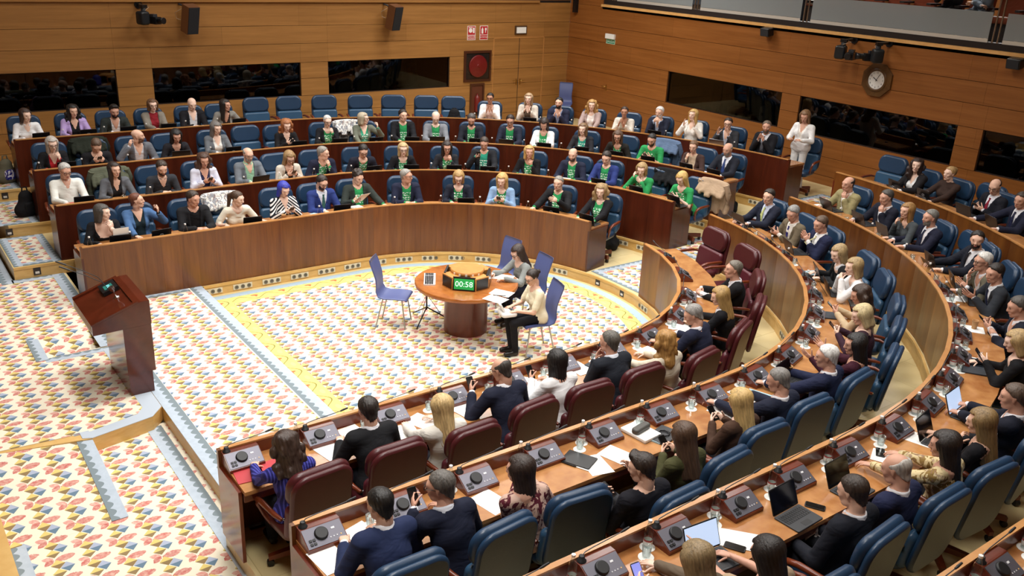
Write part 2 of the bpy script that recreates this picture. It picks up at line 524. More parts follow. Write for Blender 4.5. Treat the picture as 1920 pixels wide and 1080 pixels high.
for k in (1, 2, 3, 4):
    fl = u_strip(RR[k]-0.03, RR[k+1] if k < 4 else 13.5, tread(k), 1.55 if k < 3 else 1.75, STONE, 'floor')
    tag(fl, ['lowest', 'second', 'third', 'uppermost'][k-1]+' pale stone seating tier', kind='structure')
    # riser with nosing: the legs and the bend in facets
    for s in (1, -1):
        mb = MB()
        nd = qnodes(((1.55 if k < 3 else 1.75) if s > 0 else 2.06)-CX if k > 1 else 3.84-CX, 90, RR[k], 0.55)
        r_in = RR[k]-0.03
        for a, b in zip(nd[:-1], nd[1:]):
            A0, B0 = upt(a, s, r_in), upt(b, s, r_in)
            A1, B1 = upt(a, s, r_in+0.02), upt(b, s, r_in+0.02)
            z0, z1 = tread(k-1)-0.01, tread(k)
            mb.add([(A0.x, A0.y, z0), (B0.x, B0.y, z0), (B0.x, B0.y, z1), (A0.x, A0.y, z1), (A1.x, A1.y, z1), (B1.x, B1.y, z1)],
                   [(0, 1, 2, 3) if s > 0 else (3, 2, 1, 0), (3, 2, 5, 4) if s > 0 else (4, 5, 2, 3)])
            An, Bn = upt(a, s, r_in-0.012), upt(b, s, r_in-0.012)
            mb.add([(An.x, An.y, z1-0.035), (Bn.x, Bn.y, z1-0.035), (Bn.x, Bn.y, z1+0.002), (An.x, An.y, z1+0.002), (A1.x, A1.y, z1+0.002), (B1.x, B1.y, z1+0.002)],
                   [(0, 1, 2, 3), (3, 2, 5, 4)])
        mb.build('riser', PLINTH, fl)
# raised strip in front of the well, lectern podium, lower bays
lob = MB(); lob.box(2.25, 3.82, CY-RR[1]-0.1, CY+RR[1]+1.7, -0.02, 0.17)
f1 = lob.build('floor', [PLINTH]); tag(f1, 'raised strip between lectern and well', kind='structure')
ct = MB(); ct.add([(2.40, 6.75, 0.172), (3.62, 6.75, 0.172), (3.62, 12.84, 0.172), (2.40, 12.84, 0.172)], [(0, 1, 2, 3)])
ct.build('carpet_field', CARPET['print'], f1)
def border(name, x0, x1, y0, y1, z, ax, flip, parent):
    mb = MB(); w = (x1-x0) if ax == 'y' else (y1-y0)
    mx, my = (x0+x1)/2, (y0+y1)/2
    sx, sy = (x1-x0)/2, (y1-y0)/2
    mb.box(-sx, sx, -sy, sy, 0, 0.004)
    o = mb.build(name, CARPET[ax+('a' if flip > 0 else 'b')], parent, (mx, my, z))
    return o
border('carpet_border', 3.62, 3.82, 6.75, 12.86, 0.171, 'y', 1, f1)
border('carpet_border', 2.25, 2.42, 6.75, 13.0, 0.171, 'y', -1, f1)
border('carpet_border', 2.42, 3.62, 12.74, 12.88, 0.1715, 'x', 1, f1)
pod = MB()
pp = [(0.50, 9.30), (1.47, 9.08), (2.20, 9.22), (2.25, 9.36), (2.25, 11.36), (0.50, 11.36)]
pod.prism([(0.45, 9.30), (1.45, 9.10), (2.10, 9.24), (2.25, 9.42), (2.25, 11.36), (0.45, 11.36)], 0.0, 0.168, 0)
f2 = pod.build('floor', [PLINTH]); tag(f2, 'lectern podium with curved pale wood edge', kind='structure')
ct = MB(); ct.add([(0.45, 9.32, 0.171), (1.48, 9.24, 0.171), (2.06, 9.42, 0.171), (2.06, 11.36, 0.171), (0.45, 11.36, 0.171)], [(0, 1, 2, 3, 4)])
ct.build('carpet_field', CARPET['print'], f2)
bq = MB()
bq.prism([(1.36, 9.14), (1.45, 9.10), (2.10, 9.24), (2.245, 9.42), (2.245, 11.3), (2.06, 11.3), (2.06, 9.50), (1.98, 9.38), (1.47, 9.25), (1.36, 9.28)], 0.168, 0.174)
bq.build('carpet_border', M('carpet_border_plain', '#b4bfcb', 0.95), f2)
border('carpet_border', 1.40, 2.245, 11.22, 11.34, 0.169, 'x', -1, f2)
# sloping side ramp down to the lower bay
rm = MB()
rm.add([(0.45, 9.28, 0.168), (1.45, 9.28, 0.168), (1.45, 7.75, 0.002), (0.45, 7.75, 0.002), (1.45, 9.28, 0)], [(0, 3, 2, 1), (1, 2, 4)])
o = rm.build('floor', CARPET['print']); tag(o, 'carpeted ramp on the near side of the podium', kind='structure')
sb = MB(); sb.add([(1.30, 9.28, 0.173), (1.45, 9.28, 0.173), (1.45, 7.75, 0.007), (1.30, 7.75, 0.007)], [(3, 2, 1, 0)])
me = sb.mesh('carpet_border', [CARPET['ya']]); me.transform(Matrix.Translation((-1.375, 0, 0))); obj('carpet_border', me, o, (1.375, 0, 0))
bay = MB(); bay.add([(1.44, 3.0, 0.001), (2.25, 3.0, 0.001), (2.25, 9.35, 0.001), (1.44, 9.35, 0.001)], [(0, 1, 2, 3)])
bay.add([(0.45, 3.0, 0.001), (1.44, 3.0, 0.001), (1.44, 7.8, 0.001), (0.45, 7.8, 0.001)], [(0, 1, 2, 3)])
f3 = bay.build('floor', CARPET['print']); tag(f3, 'carpet of the lower bay in front of the near desks', kind='structure')
border('carpet_border', 2.03, 2.19, 3.0, 9.3, 0.002, 'y', -1, f3)
border('carpet_border', 0.45, 0.58, 3.0, 9.2, 0.003, 'y', 1, f3)
bay = MB(); bay.box(-1.5, 1.44, 11.36, 14.42, -0.02, 0.1715); bay.box(1.44, 2.21, 12.02, 14.42, -0.02, 0.1715); bay.box(-1.5, 1.50, 14.42, 19.55, -0.02, 0.1715)
f4 = bay.build('floor', CARPET['print']); tag(f4, 'carpeted floor beyond the podium', kind='structure')
sb = MB(); sb.add([(1.44, 11.36, 0.01), (2.25, 11.36, 0.01), (2.25, 12.02, 0.168), (1.44, 12.02, 0.168)], [(0, 1, 2, 3)]); sb.build('carpet_slope', CARPET['print'], f4)
border('carpet_border', 1.30, 1.44, 11.30, 12.02, 0.172, 'y', 1, f4)
border('carpet_border', 2.05, 2.22, 11.36, 14.42, 0.172, 'y', -1, f4)
border('carpet_border', 1.50, 2.05, 14.27, 14.42, 0.172, 'x', -1, f4)
border('carpet_border', 1.36, 1.52, 14.27, 19.0, 0.172, 'y', 1, f4)
dz = MB(); dz.box(-3.0, 0.45, 3.0, 11.36, -0.02, 0.165)
tag(dz.build('floor', PLINTH), 'pale wood floor of the presidency dais', kind='structure')
# runners on the stair landings beside the far block, and in the centre aisle
def runner(x0, x1, y0, y1, z, label, b=0.12):
    e = empty('carpet_runner', ((x0+x1)/2, (y0+y1)/2, z))
    tag(e, label, 'carpet', 'stair carpets')
    hx, hy = (x1-x0)/2, (y1-y0)/2
    mb = MB(); mb.box(-hx+b, hx-b, -hy+b, hy-b, 0.0, 0.006)
    me = mb.mesh('field', [CARPET['print']]); o = obj('field', me, e)
    for sg in (1, -1):
        mb = MB(); mb.box(-b/2, b/2, -hy, hy, 0.0, 0.007)
        obj('border', mb.mesh('border', [CARPET['ya' if sg < 0 else 'yb']]), e, (sg*(hx-b/2), 0, 0))
        mb = MB(); mb.box(-hx+b, hx-b, -b/2, b/2, 0.0, 0.007)
        obj('border', mb.mesh('border', [CARPET['xa' if sg < 0 else 'xb']]), e, (0, sg*(hy-b/2), 0))
    return e
runner(1.57, 2.22, 14.44, 15.95, tread(2), 'patterned carpet on the lowest landing beside the far desks')
runner(1.57, 2.22, 16.02, 17.50, tread(3), 'patterned carpet on the middle landing with a black bag')
runner(1.80, 2.22, 17.64, 19.10, tread(4), 'patterned carpet on the top landing by the back wall')
for k, (x0, x1) in ((1, (9.50, 10.98)), (2, (11.10, 12.55)), (3, (12.68, 14.1)), (4, (14.3, 15.6))):
    runner(x0, x1, CY-0.62, CY+0.62, tread(k), 'patterned carpet in the centre aisle, %s step' % ['lowest', 'second', 'third', 'top'][k-1], 0.14)

# sockets and step lights on the risers
SOCK = MB(); SOCK.box(-0.15, 0.15, -0.006, 0.006, -0.042, 0.042, 0)
for dx in (-0.098, 0, 0.098):
    SOCK.lathe([(0.032, 0), (0.032, 0.004), (0.024, 0.004), (0.022, -0.002)], 10, 1, T(dx, 0.007, 0) @ RX(-90))
    SOCK.box(dx-0.008, dx+0.008, 0.0065, 0.0085, -0.006, 0.006, 2)
sock_me = SOCK.mesh('socket_plate', [M('socket_ivory', '#d9d2ba', 0.4), M('socket_grey', '#6f6a5c', 0.5), M('socket_pin', '#201d18', 0.5)])
LITE = MB(); LITE.box(-0.05, 0.05, -0.008, 0.008, -0.055, 0.055, 0); LITE.box(-0.028, 0.028, 0.006, 0.011, -0.035, 0.0, 1); 
lite_me = LITE.mesh('step_light', [M('step_light_case', '#2b2420', 0.4), M('step_light_lens', '#d8d4cc', 0.3)])
def on_riser(k, q, s, me, name, frac=0.5, parent=None):
    p = upt(q, s, RR[k]-0.036)
    z = tread(k-1)+(tread(k)-tread(k-1))*frac
    return obj(name, me, parent, (p.x, p.y, z), (0, 0, face_rz(q, s)))
sk = [fl for fl in bpy.data.objects if fl.name.startswith('floor')]
TIER = [o for o in D.objects if o.get('label', '').endswith('stone seating tier')]
a = -2.48
seqq = []
while a < 0: seqq.append(a); a += 0.468
b = math.degrees(a/RR[1])
while b < 74: seqq.append(b); b += math.degrees(0.468/RR[1])
for q in seqq: on_riser(1, q, 1, sock_me, 'socket_plate', 0.42, TIER[0])
for q in (-0.6, 20, 40, 60, 74): on_riser(1, q, -1, sock_me, 'socket_plate', 0.42, TIER[0])
on_riser(1, 83.5, 1, lite_me, 'step_light', 0.5, TIER[0]); on_riser(1, 85.5, -1, lite_me, 'step_light', 0.5, TIER[0])
for q in (68, 73, 79, 84.5): on_riser(2, q, 1, sock_me, 'socket_plate', 0.5, TIER[1])
for q in (20, 25, 45, 50): on_riser(2, q, -1, sock_me, 'socket_plate', 0.5, TIER[1])
on_riser(3, 80, 1, sock_me, 'socket_plate', 0.5, TIER[2]); on_riser(4, 82, 1, sock_me, 'socket_plate', 0.5, TIER[3])
for q in (18, 22, 34): on_riser(3, q, -1, sock_me, 'socket_plate', 0.5, TIER[2])
for k, x in ((2, 1.86), (3, 1.75), (4, 1.95)):
    on_riser(k, x-CX, 1, lite_me, 'step_light', 0.5, TIER[k-1])

# ------------------------------------------------------------------ desks
ROWN = {(1, 1): 'front row of the far block', (1, 2): 'second row of the far block', (1, 3): 'third row of the far block', (1, 4): 'back row of the far block',
        (-1, 1): 'front row of the near block', (-1, 2): 'second row of the near block', (-1, 3): 'third row of the near block', (-1, 4): 'outermost row of the near block'}
def make_desk(k, s):
    q0, q1 = END_X[s]-CX, qend(k, s)
    z0 = tread(k)
    e = empty('curved_desk', (CX, CY, z0))
    tag(e, 'long wooden desk with low parapet, '+ROWN[(s, k)], 'desk', 'curved desks of the chamber')
    off = Vector((CX, CY, z0))
    nd = qnodes(q0, q1, RR[k], 0.27 if (k == 1 and s > 0) else 0.5)
    pm = PANEL_W if k == 1 or s < 0 else PANEL_SHADED
    def P(q, o, z):
        v = upt(q, s, RR[k]+o); return Vector((v.x-CX, v.y-CY, z))
    for a, b in zip(nd[:-1], nd[1:]):
        g = 0.0006/(1 if a < 0 else math.radians(1)*RR[k])
        a2, b2 = a+g, b-g
        if a < 0 <= b2 and b == 0: b2 = -0.0006
        vs = [P(a2, 0, 0), P(b2, 0, 0), P(b2, 0.03, 0), P(a2, 0.03, 0), P(a2, 0, TOP_H-0.016), P(b2, 0, TOP_H-0.016), P(b2, 0.03, TOP_H-0.016), P(a2, 0.03, TOP_H-0.016)]
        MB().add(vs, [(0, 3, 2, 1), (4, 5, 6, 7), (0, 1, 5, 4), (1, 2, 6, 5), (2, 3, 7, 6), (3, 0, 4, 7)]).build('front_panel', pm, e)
    def band(name, mat, o0, o1, za, zb):
        mb = MB()
        for i, (a, b) in enumerate(zip(nd[:-1], nd[1:])):
            vs = [P(a, o0, za), P(b, o0, za), P(b, o1, za), P(a, o1, za), P(a, o0, zb), P(b, o0, zb), P(b, o1, zb), P(a, o1, zb)]
            fs = [(0, 3, 2, 1), (4, 5, 6, 7), (0, 1, 5, 4), (2, 3, 7, 6)]
            if i == 0: fs.append((3, 0, 4, 7))
            if i == len(nd)-2: fs.append((1, 2, 6, 5))
            mb.add(vs, fs)
        return mb.build(name, mat, e)
    band('parapet_cap', CAP_W, -0.006, 0.042, TOP_H-0.016, TOP_H)
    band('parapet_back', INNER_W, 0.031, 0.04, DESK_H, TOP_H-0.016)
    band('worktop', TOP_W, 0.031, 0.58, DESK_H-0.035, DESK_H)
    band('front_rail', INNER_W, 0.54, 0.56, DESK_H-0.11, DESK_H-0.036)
    for q, sg in ((nd[0], -1), (nd[-1], 1)):
        d = (P(nd[0], 0, 0)-P(nd[1], 0, 0)).normalized() if sg < 0 else (P(nd[-1], 0, 0)-P(nd[-2], 0, 0)).normalized()
        A, B = P(q, 0.0, 0), P(q, 0.50, 0)
        vs = [A, B, B+d*0.03, A+d*0.03]
        lo = [v+Vector((0, 0, 0)) for v in vs]; hi = [v+Vector((0, 0, DESK_H-0.036)) for v in vs]
        MB().add(lo+hi, [(3, 2, 1, 0), (4, 5, 6, 7), (0, 1, 5, 4), (1, 2, 6, 5), (2, 3, 7, 6), (3, 0, 4, 7)]).build('end_panel', PANEL_SHADED if s > 0 else INNER_W, e)
        A, B = P(q, 0.0, 0), P(q, 0.045, 0)
        vs = [A, B, B+d*0.03, A+d*0.03]
        lo = [v+Vector((0, 0, DESK_H-0.036)) for v in vs]; hi = [v+Vector((0, 0, TOP_H)) for v in vs]
        MB().add(lo+hi, [(3, 2, 1, 0), (4, 5, 6, 7), (0, 1, 5, 4), (1, 2, 6, 5), (2, 3, 7, 6), (3, 0, 4, 7)]).build('end_post', pm, e)
    return e
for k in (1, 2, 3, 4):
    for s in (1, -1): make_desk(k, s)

# ------------------------------------------------------------------ walls
YW, XW = 19.6, 16.3
COURSES = [0.74, 0.94, 1.33, 1.72, 2.11, 2.47, 2.89, 3.28, 3.78]
W1WIN = [(1.2, 4.49), (5.20, 8.46), (9.14, 12.46)]
W2WIN = [(12.31, 15.73), (8.36, 11.84), (4.4, 7.89)]
WZ0, WZ1 = 1.72, 2.47
def panel_wall(name, label, axis, pos, lo, hi, wins, seams, holes, mat):
    e = empty(name); tag(e, label, kind='structure')
    def bx(a, b, z0, z1, d0, d1, nm, m):
        mb = MB()
        if axis == 'y': mb.box(a, b, pos+d0, pos+d1, z0, z1)
        else: mb.box(pos+d0, pos+d1, a, b, z0, z1)
        return mb.build(nm, m, e)
    # dark core behind the joints, with the window band left open
    bx(lo, hi, 0.5, WZ0-0.004, 0.03, 0.15, 'wall_core', DARK)
    bx(lo, hi, WZ1+0.004, 3.95, 0.03, 0.15, 'wall_core', DARK)
    cuts = sorted([lo]+[w for win in wins for w in win if lo < w < hi]+[hi])
    prev = lo
    for w in sorted(wins)+[(hi, hi)]:
        if w[0] > prev+0.01: bx(prev, w[0]-0.004, WZ0-0.01, WZ1+0.01, 0.03, 0.15, 'wall_core', DARK)
        prev = w[1]+0.004
    rnd = random.Random(5)
    for i, (z0, z1) in enumerate(zip(COURSES[:-1], COURSES[1:])):
        ed = sorted(set([lo, hi]+[x for x in seams[i % len(seams)] if lo < x < hi]))
        segs = list(zip(ed[:-1], ed[1:]))
        blockers = list(holes)
        if WZ0-0.01 <= z0 and z1 <= WZ1+0.01: blockers += [(w[0], w[1], WZ0, WZ1) for w in wins]
        out = []
        for a, b in segs:
            parts = [(a, b)]
            for (h0, h1, hz0, hz1) in blockers:
                if hz1 <= z0+0.02 or hz0 >= z1-0.02: continue
                nx = []
                for (c, d) in parts:
                    if h1 <= c or h0 >= d: nx.append((c, d)); continue
                    if h0 > c+0.02: nx.append((c, h0))
                    if h1 < d-0.02: nx.append((h1, d))
                parts = nx
            out += parts
        for a, b in out:
            bx(a+0.0012, b-0.0012, z0+0.004, z1-0.004, 0.0, 0.03, 'wall_panel', mat)
    return e
w1 = panel_wall('wall_back', 'back wall clad in horizontal honey wood panels', 'y', YW, -4.3, XW, W1WIN,
                [[2.3, 4.49, 6.7, 9.13, 11.2, 13.82, 15.43], [4.49, 5.2, 8.46, 9.14, 12.46, 13.82, 14.62, 15.43]], [], WALL_W)
w2 = panel_wall('wall_right', 'right wall clad in horizontal reddish wood panels', 'x', XW, -3.0, YW, W2WIN,
                [[5.2, 8.0, 10.6, 13.6, 16.0, 18.4], [4.4, 7.89, 8.36, 11.84, 12.31, 15.73, 17.1, 18.7]], [], WALL_W2)
# cornice rails and the plain wall above
mb = MB(); mb.box(-4.3, 15.2, YW-0.05, YW+0.12, 3.78, 3.83); mb.box(-4.3, XW, YW+0.02, YW+0.12, 3.83, CEIL, 1)
tag(mb.build('wall_back_upper', [WALL_W, M('upper_wall', '#6b4a30', 0.6)]), 'upper back wall above the cornice', kind='structure')
mb = MB(); mb.box(XW-0.06, XW+0.14, -3.0, 18.3, 3.78, 3.84)
tag(mb.build('trim_1', wood('rail_wood', '#cf9a58', '#e2b578', (3, 3, 8), 0.35, 0.03)), 'pale wood rail along the gallery edge', kind='structure')
mb = MB(); mb.box(XW, XW+0.2, 18.3, YW, 3.78, CEIL)
tag(mb.build('wall_right_upper', WALL_W2), 'right wall beside the gallery opening', kind='structure')
mb = MB(); mb.box(-4.4, -4.3, -3, YW, 0, CEIL); tag(mb.build('wall_left', WALL_W), 'wood wall behind the presidency', kind='structure')
mb = MB(); mb.box(-4.4, 23, -3.1, -3, 0, CEIL); tag(mb.build('wall_front', WALL_W), 'wood wall under the camera side', kind='structure')
mb = MB(); mb.box(-4.4, 23, -3.1, YW+0.2, CEIL, CEIL+0.1)
tag(mb.build('ceiling', M('ceiling_white', '#d8d2c6', 0.8)), 'pale ceiling with round lamps', kind='structure')
# booth windows: tinted panes with a dark booth behind
PANE = glass('booth_glass', (0.34, 0.33, 0.32), 0.045, 0.02, 0.5)
BOOTH = M('booth_dark', '#1c1815', 0.8)
BOOTH_L = M('booth_grey', '#8d8a80', 0.8)
BOOTH_W = M('booth_wood', '#5b4022', 0.7)
FRM = M('window_frame_dark', '#2a1a10', 0.5)
wi = 0
def window(axis, a, b):
    global wi
    wi += 1
    e = empty('window_%d' % wi); tag(e, 'dark interpreter booth window %s' % ('in the back wall' if axis == 'y' else 'in the right wall'), kind='structure')
    def bx(nm, m, a0, a1, d0, d1, z0, z1):
        mb = MB()
        if axis == 'y': mb.box(a0, a1, YW+d0, YW+d1, z0, z1)
        else: mb.box(XW+d0, XW+d1, a0, a1, z0, z1)
        return mb.build(nm, m, e)
    n = max(1, round((b-a)/1.75))
    for i in range(n):
        bx('pane', PANE, a+(b-a)*i/n+0.004, a+(b-a)*(i+1)/n-0.004, 0.06, 0.068, WZ0+0.01, WZ1-0.01)
    bx('frame', FRM, a, b, 0.03, 0.10, WZ0-0.002, WZ0+0.012); bx('frame', FRM, a, b, 0.03, 0.10, WZ1-0.012, WZ1)
    bx('frame', FRM, a, a+0.012, 0.03, 0.10, WZ0, WZ1); bx('frame', FRM, b-0.012, b, 0.03, 0.10, WZ0, WZ1)
    bx('booth_back', BOOTH, a, b, 1.7, 1.75, 0.9, 3.0)
    bx('booth_ceiling', BOOTH, a, b, 0.16, 1.7, 2.9, 2.95)
    bx('booth_floor', BOOTH, a, b, 0.16, 1.7, 0.85, 0.9)
    bx('booth_side', BOOTH_W if wi == 3 else BOOTH, a-0.03, a, 0.16, 1.7, 0.9, 2.95)
    bx('booth_side', BOOTH_L, b, b+0.03, 0.16, 1.7, 0.9, 2.95)
    bx('booth_counter', BOOTH_W, a, b, 0.17, 0.55, WZ0-0.12, WZ0-0.08)
    return e
for a, b in W1WIN: win = window('y', a, b)
mb = MB(); mb.box(10.6, 12.44, YW+1.6, YW+1.66, 0.9, 2.9); mb.build('booth_partition', BOOTH_L, win)
mb = MB(); mb.box(10.55, 10.7, YW+0.2, YW+1.6, 0.9, 2.9); mb.build('booth_partition', BOOTH_W, win)
for a, b in W2WIN: window('x', a, b)
# ------------------------------------------------------------------ implicit surfaces for bodies
_EDG = [((0,0,0),(1,0,0)),((0,1,0),(1,1,0)),((0,0,1),(1,0,1)),((0,1,1),(1,1,1)),
        ((0,0,0),(0,1,0)),((1,0,0),(1,1,0)),((0,0,1),(0,1,1)),((1,0,1),(1,1,1)),
        ((0,0,0),(0,0,1)),((1,0,0),(1,0,1)),((0,1,0),(0,1,1)),((1,1,0),(1,1,1))]
def surf_nets(F, org, h):
    S = F < 0
    c = S[:-1,:-1,:-1].astype(np.int8)
    tot = np.zeros(c.shape, np.int8)
    for dx in (0, 1):
        for dy in (0, 1):
            for dz in (0, 1):
                tot += S[dx:S.shape[0]-1+dx, dy:S.shape[1]-1+dy, dz:S.shape[2]-1+dz]
    act = (tot > 0) & (tot < 8)
    I, J, K = np.nonzero(act)
    n = len(I)
    acc = np.zeros((n, 3), np.float32); cnt = np.zeros(n, np.float32)
    for a, b in _EDG:
        fa = F[I+a[0], J+a[1], K+a[2]]; fb = F[I+b[0], J+b[1], K+b[2]]
        m = (fa < 0) != (fb < 0)
        t = np.where(m, fa/np.where(m, fa-fb, 1), 0)
        for ax in range(3):
            acc[:, ax] += np.where(m, a[ax]+(b[ax]-a[ax])*t, 0)
        cnt += m
    V = (np.stack([I, J, K], 1)+acc/cnt[:, None])*h+np.asarray(org, np.float32)
    idx = -np.ones(act.shape, np.int32); idx[I, J, K] = np.arange(n)
    Q = []
    for ax in range(3):
        o = [0, 0, 0]; o[ax] = 1
        A = S[:S.shape[0]-o[0], :S.shape[1]-o[1], :S.shape[2]-o[2]]; B = S[o[0]:, o[1]:, o[2]:]
        u, v = [(1, 2), (2, 0), (0, 1)][ax]
        X = np.argwhere(A != B)
        X = X[(X[:, u] > 0) & (X[:, v] > 0) & (X[:, u] < act.shape[u]) & (X[:, v] < act.shape[v]) & (X[:, ax] < act.shape[ax])]
        if not len(X): continue
        sgn = A[X[:, 0], X[:, 1], X[:, 2]]
        def at(du, dv):
            Y = X.copy(); Y[:, u] -= du; Y[:, v] -= dv
            return idx[Y[:, 0], Y[:, 1], Y[:, 2]]
        q = np.stack([at(1, 1), at(0, 1), at(0, 0), at(1, 0)], 1)
        q[~sgn] = q[~sgn][:, ::-1]
        Q.append(q)
    Q = np.concatenate(Q) if Q else np.zeros((0, 4), np.int32)
    Q = Q[(Q >= 0).all(1)]
    return V, Q
class Field:
    def __init__(self, lo, hi, h):
        self.h = h; self.lo = np.asarray(lo, np.float32)
        self.n = np.maximum(4, np.ceil((np.asarray(hi)-self.lo)/h).astype(int)+1)
        self.F = np.full(self.n, 0.25, np.float32)
        self.Z = np.zeros(self.n, np.int8)
        self.ax = [self.lo[i]+np.arange(self.n[i], dtype=np.float32)*h for i in range(3)]
    def _win(self, lo, hi):
        a = np.clip(((np.asarray(lo)-self.lo)/self.h).astype(int), 0, self.n); b = np.clip(((np.asarray(hi)-self.lo)/self.h).astype(int)+2, 0, self.n)
        if (b-a < 1).any(): return None
        sl = tuple(slice(a[i], b[i]) for i in range(3))
        return sl, self.ax[0][sl[0]][:, None, None], self.ax[1][sl[1]][None, :, None], self.ax[2][sl[2]][None, None, :]
    def cap(self, a, b, ra, rb=None, zone=0, k=0.03, flat=None, sub=False):
        """tapered capsule a-b; flat=(dir, f): squashed by f along dir; smooth-joined with radius k"""
        rb = ra if rb is None else rb
        a = np.asarray(a, np.float32); b = np.asarray(b, np.float32)
        m = max(ra, rb)*(1.0 if flat is None else max(1.0, flat[1]))+k+2*self.h
        w = self._win(np.minimum(a, b)-m, np.maximum(a, b)+m)
        if w is None: return
        sl, x, y, z = w
        sc = 1.0
        if flat is not None:
            n = np.asarray(flat[0], np.float32); n = n/np.linalg.norm(n); f = flat[1]; g = 1/f-1
            c = (a+b)/2
            dn = (x-c[0])*n[0]+(y-c[1])*n[1]+(z-c[2])*n[2]
            x = x+n[0]*dn*g; y = y+n[1]*dn*g; z = z+n[2]*dn*g
            a = a+n*(((a-c)@n)*g); b = b+n*(((b-c)@n)*g)
            sc = min(1.0, (1+f)/2)
        d = b-a; L = float(d@d)+1e-9
        t = np.clip(((x-a[0])*d[0]+(y-a[1])*d[1]+(z-a[2])*d[2])/L, 0, 1)
        dist = (np.sqrt((x-a[0]-t*d[0])**2+(y-a[1]-t*d[1])**2+(z-a[2]-t*d[2])**2)-(ra+(rb-ra)*t))*sc
        F = self.F[sl]
        if sub:
            self.F[sl] = np.maximum(F, -dist); return
        Z = self.Z[sl]
        near = dist < F
        if k > 0:
            hh = np.maximum(k-np.abs(F-dist), 0)/k
            self.F[sl] = np.minimum(F, dist)-hh*hh*k*0.25
        else: self.F[sl] = np.minimum(F, dist)
        Z[near] = zone
    def cut(self, fn):
        """subtract: fn(x,y,z)>0 is removed"""
        v = fn(self.ax[0][:, None, None], self.ax[1][None, :, None], self.ax[2][None, None, :])
        self.F = np.maximum(self.F, v.astype(np.float32))
    def sample(self, P, arr):
        ijk = np.clip(np.rint((P-self.lo)/self.h).astype(int), 0, self.n-1)
        return arr[ijk[:, 0], ijk[:, 1], ijk[:, 2]]
    def mesh(self):
        V, Q = surf_nets(self.F, self.lo, self.h)
        return V, Q

# ------------------------------------------------------------------ head templates (origin = middle of the head, face towards +y)
def icos(c, r, sc=(1, 1, 1)):
    V = []; n, m = 8, 5
    for j in range(m+1):
        th = PI*j/m
        for i in range(n):
            V.append((c[0]+r*sc[0]*math.sin(th)*math.cos(2*PI*i/n), c[1]+r*sc[1]*math.sin(th)*math.sin(2*PI*i/n), c[2]+r*sc[2]*math.cos(th)))
    Q = [(j*n+i, (j+1)*n+i, (j+1)*n+(i+1) % n, j*n+(i+1) % n) for j in range(m) for i in range(n)]
    return np.array(V, np.float32), np.array(Q, np.int32)
def make_head(male, h=0.0095):
    f = Field((-0.12, -0.15, -0.25), (0.12, 0.15, 0.16), h)
    E = lambda c, r, sy, k=0.02, z=0: f.cap(c, c, r, r, z, k, ((0, 1, 0), sy))
    f.cap((0, -0.015, 0.035), (0, -0.012, 0.03), 0.078, 0.078, 0, 0.03, ((0, 1, 0), 1.22))
    f.cap((0, 0.028, 0.0), (0, 0.036, -0.05), 0.062, 0.050 if male else 0.045, 0, 0.03, ((0, 1, 0), 1.08))
    f.cap((-0.028, 0.045, -0.085), (0.028, 0.045, -0.085), 0.026 if male else 0.018, None, 0, 0.03)
    f.cap((0, 0.068, -0.098), (0, 0.07, -0.096), 0.022, 0.022, 0, 0.025)
    f.cap((-0.035, 0.072, 0.028), (0.035, 0.072, 0.028), 0.018, None, 0, 0.018)
    f.cap((-0.043, 0.062, -0.022), (-0.038, 0.066, -0.03), 0.02, 0.02, 0, 0.02)
    f.cap((0.043, 0.062, -0.022), (0.038, 0.066, -0.03), 0.02, 0.02, 0, 0.02)
    f.cap((0, 0.088, 0.015), (0, 0.108, -0.026), 0.010, 0.013, 0, 0.014)
    f.cap((-0.012, 0.098, -0.032), (0.012, 0.098, -0.032), 0.009, None, 0, 0.01)
    f.cap((-0.018, 0.087, -0.062), (0.018, 0.087, -0.062), 0.011, None, 0, 0.012)
    for sx in (-1, 1):
        f.cap((sx*0.078, -0.012, 0.012), (sx*0.076, -0.002, -0.028), 0.017, 0.011, 0, 0.008, ((1, 0.0, 0), 0.5))
    nr = 0.056 if male else 0.047
    f.cap((0, -0.022, -0.05), (0, -0.045, -0.20), nr, nr+0.006, 0, 0.035)
    V, Q = f.mesh()
    fc = V[Q].mean(1)
    zone = np.zeros(len(Q), np.int32)
    beard = (fc[:, 2] < -0.035) & (fc[:, 2] > -0.135) & (fc[:, 1] > 0.012) & ~((np.abs(fc[:, 0]) < 0.02) & (fc[:, 2] > -0.052)) & ~((np.abs(fc[:, 0]) < 0.052) & (np.abs(fc[:, 0]) > 0.026) & (fc[:, 2] > -0.05))
    zone[beard] = 4
    parts = [(V, Q, zone)]
    for sx in (-1, 1):
        parts.append((*icos((sx*0.032, 0.079, 0.007), 0.0145, (1.15, 0.8, 0.62)), 5))
        v, q = icos((sx*0.033, 0.088, 0.027), 0.02, (1.0, 0.3, 0.2)); parts.append((v, q, 6))
    parts.append((*icos((0, 0.0955, -0.063), 0.02, (1.05, 0.35, 0.36)), 7))
    VV = []; QQ = []; ZZ = []; b = 0
    for v, q, z in parts:
        VV.append(v); QQ.append(q+b); b += len(v)
        ZZ.append(z if isinstance(z, np.ndarray) else np.full(len(q), z, np.int32))
    return np.concatenate(VV), np.concatenate(QQ), np.concatenate(ZZ)
HEADS = {True: make_head(True), False: make_head(False)}

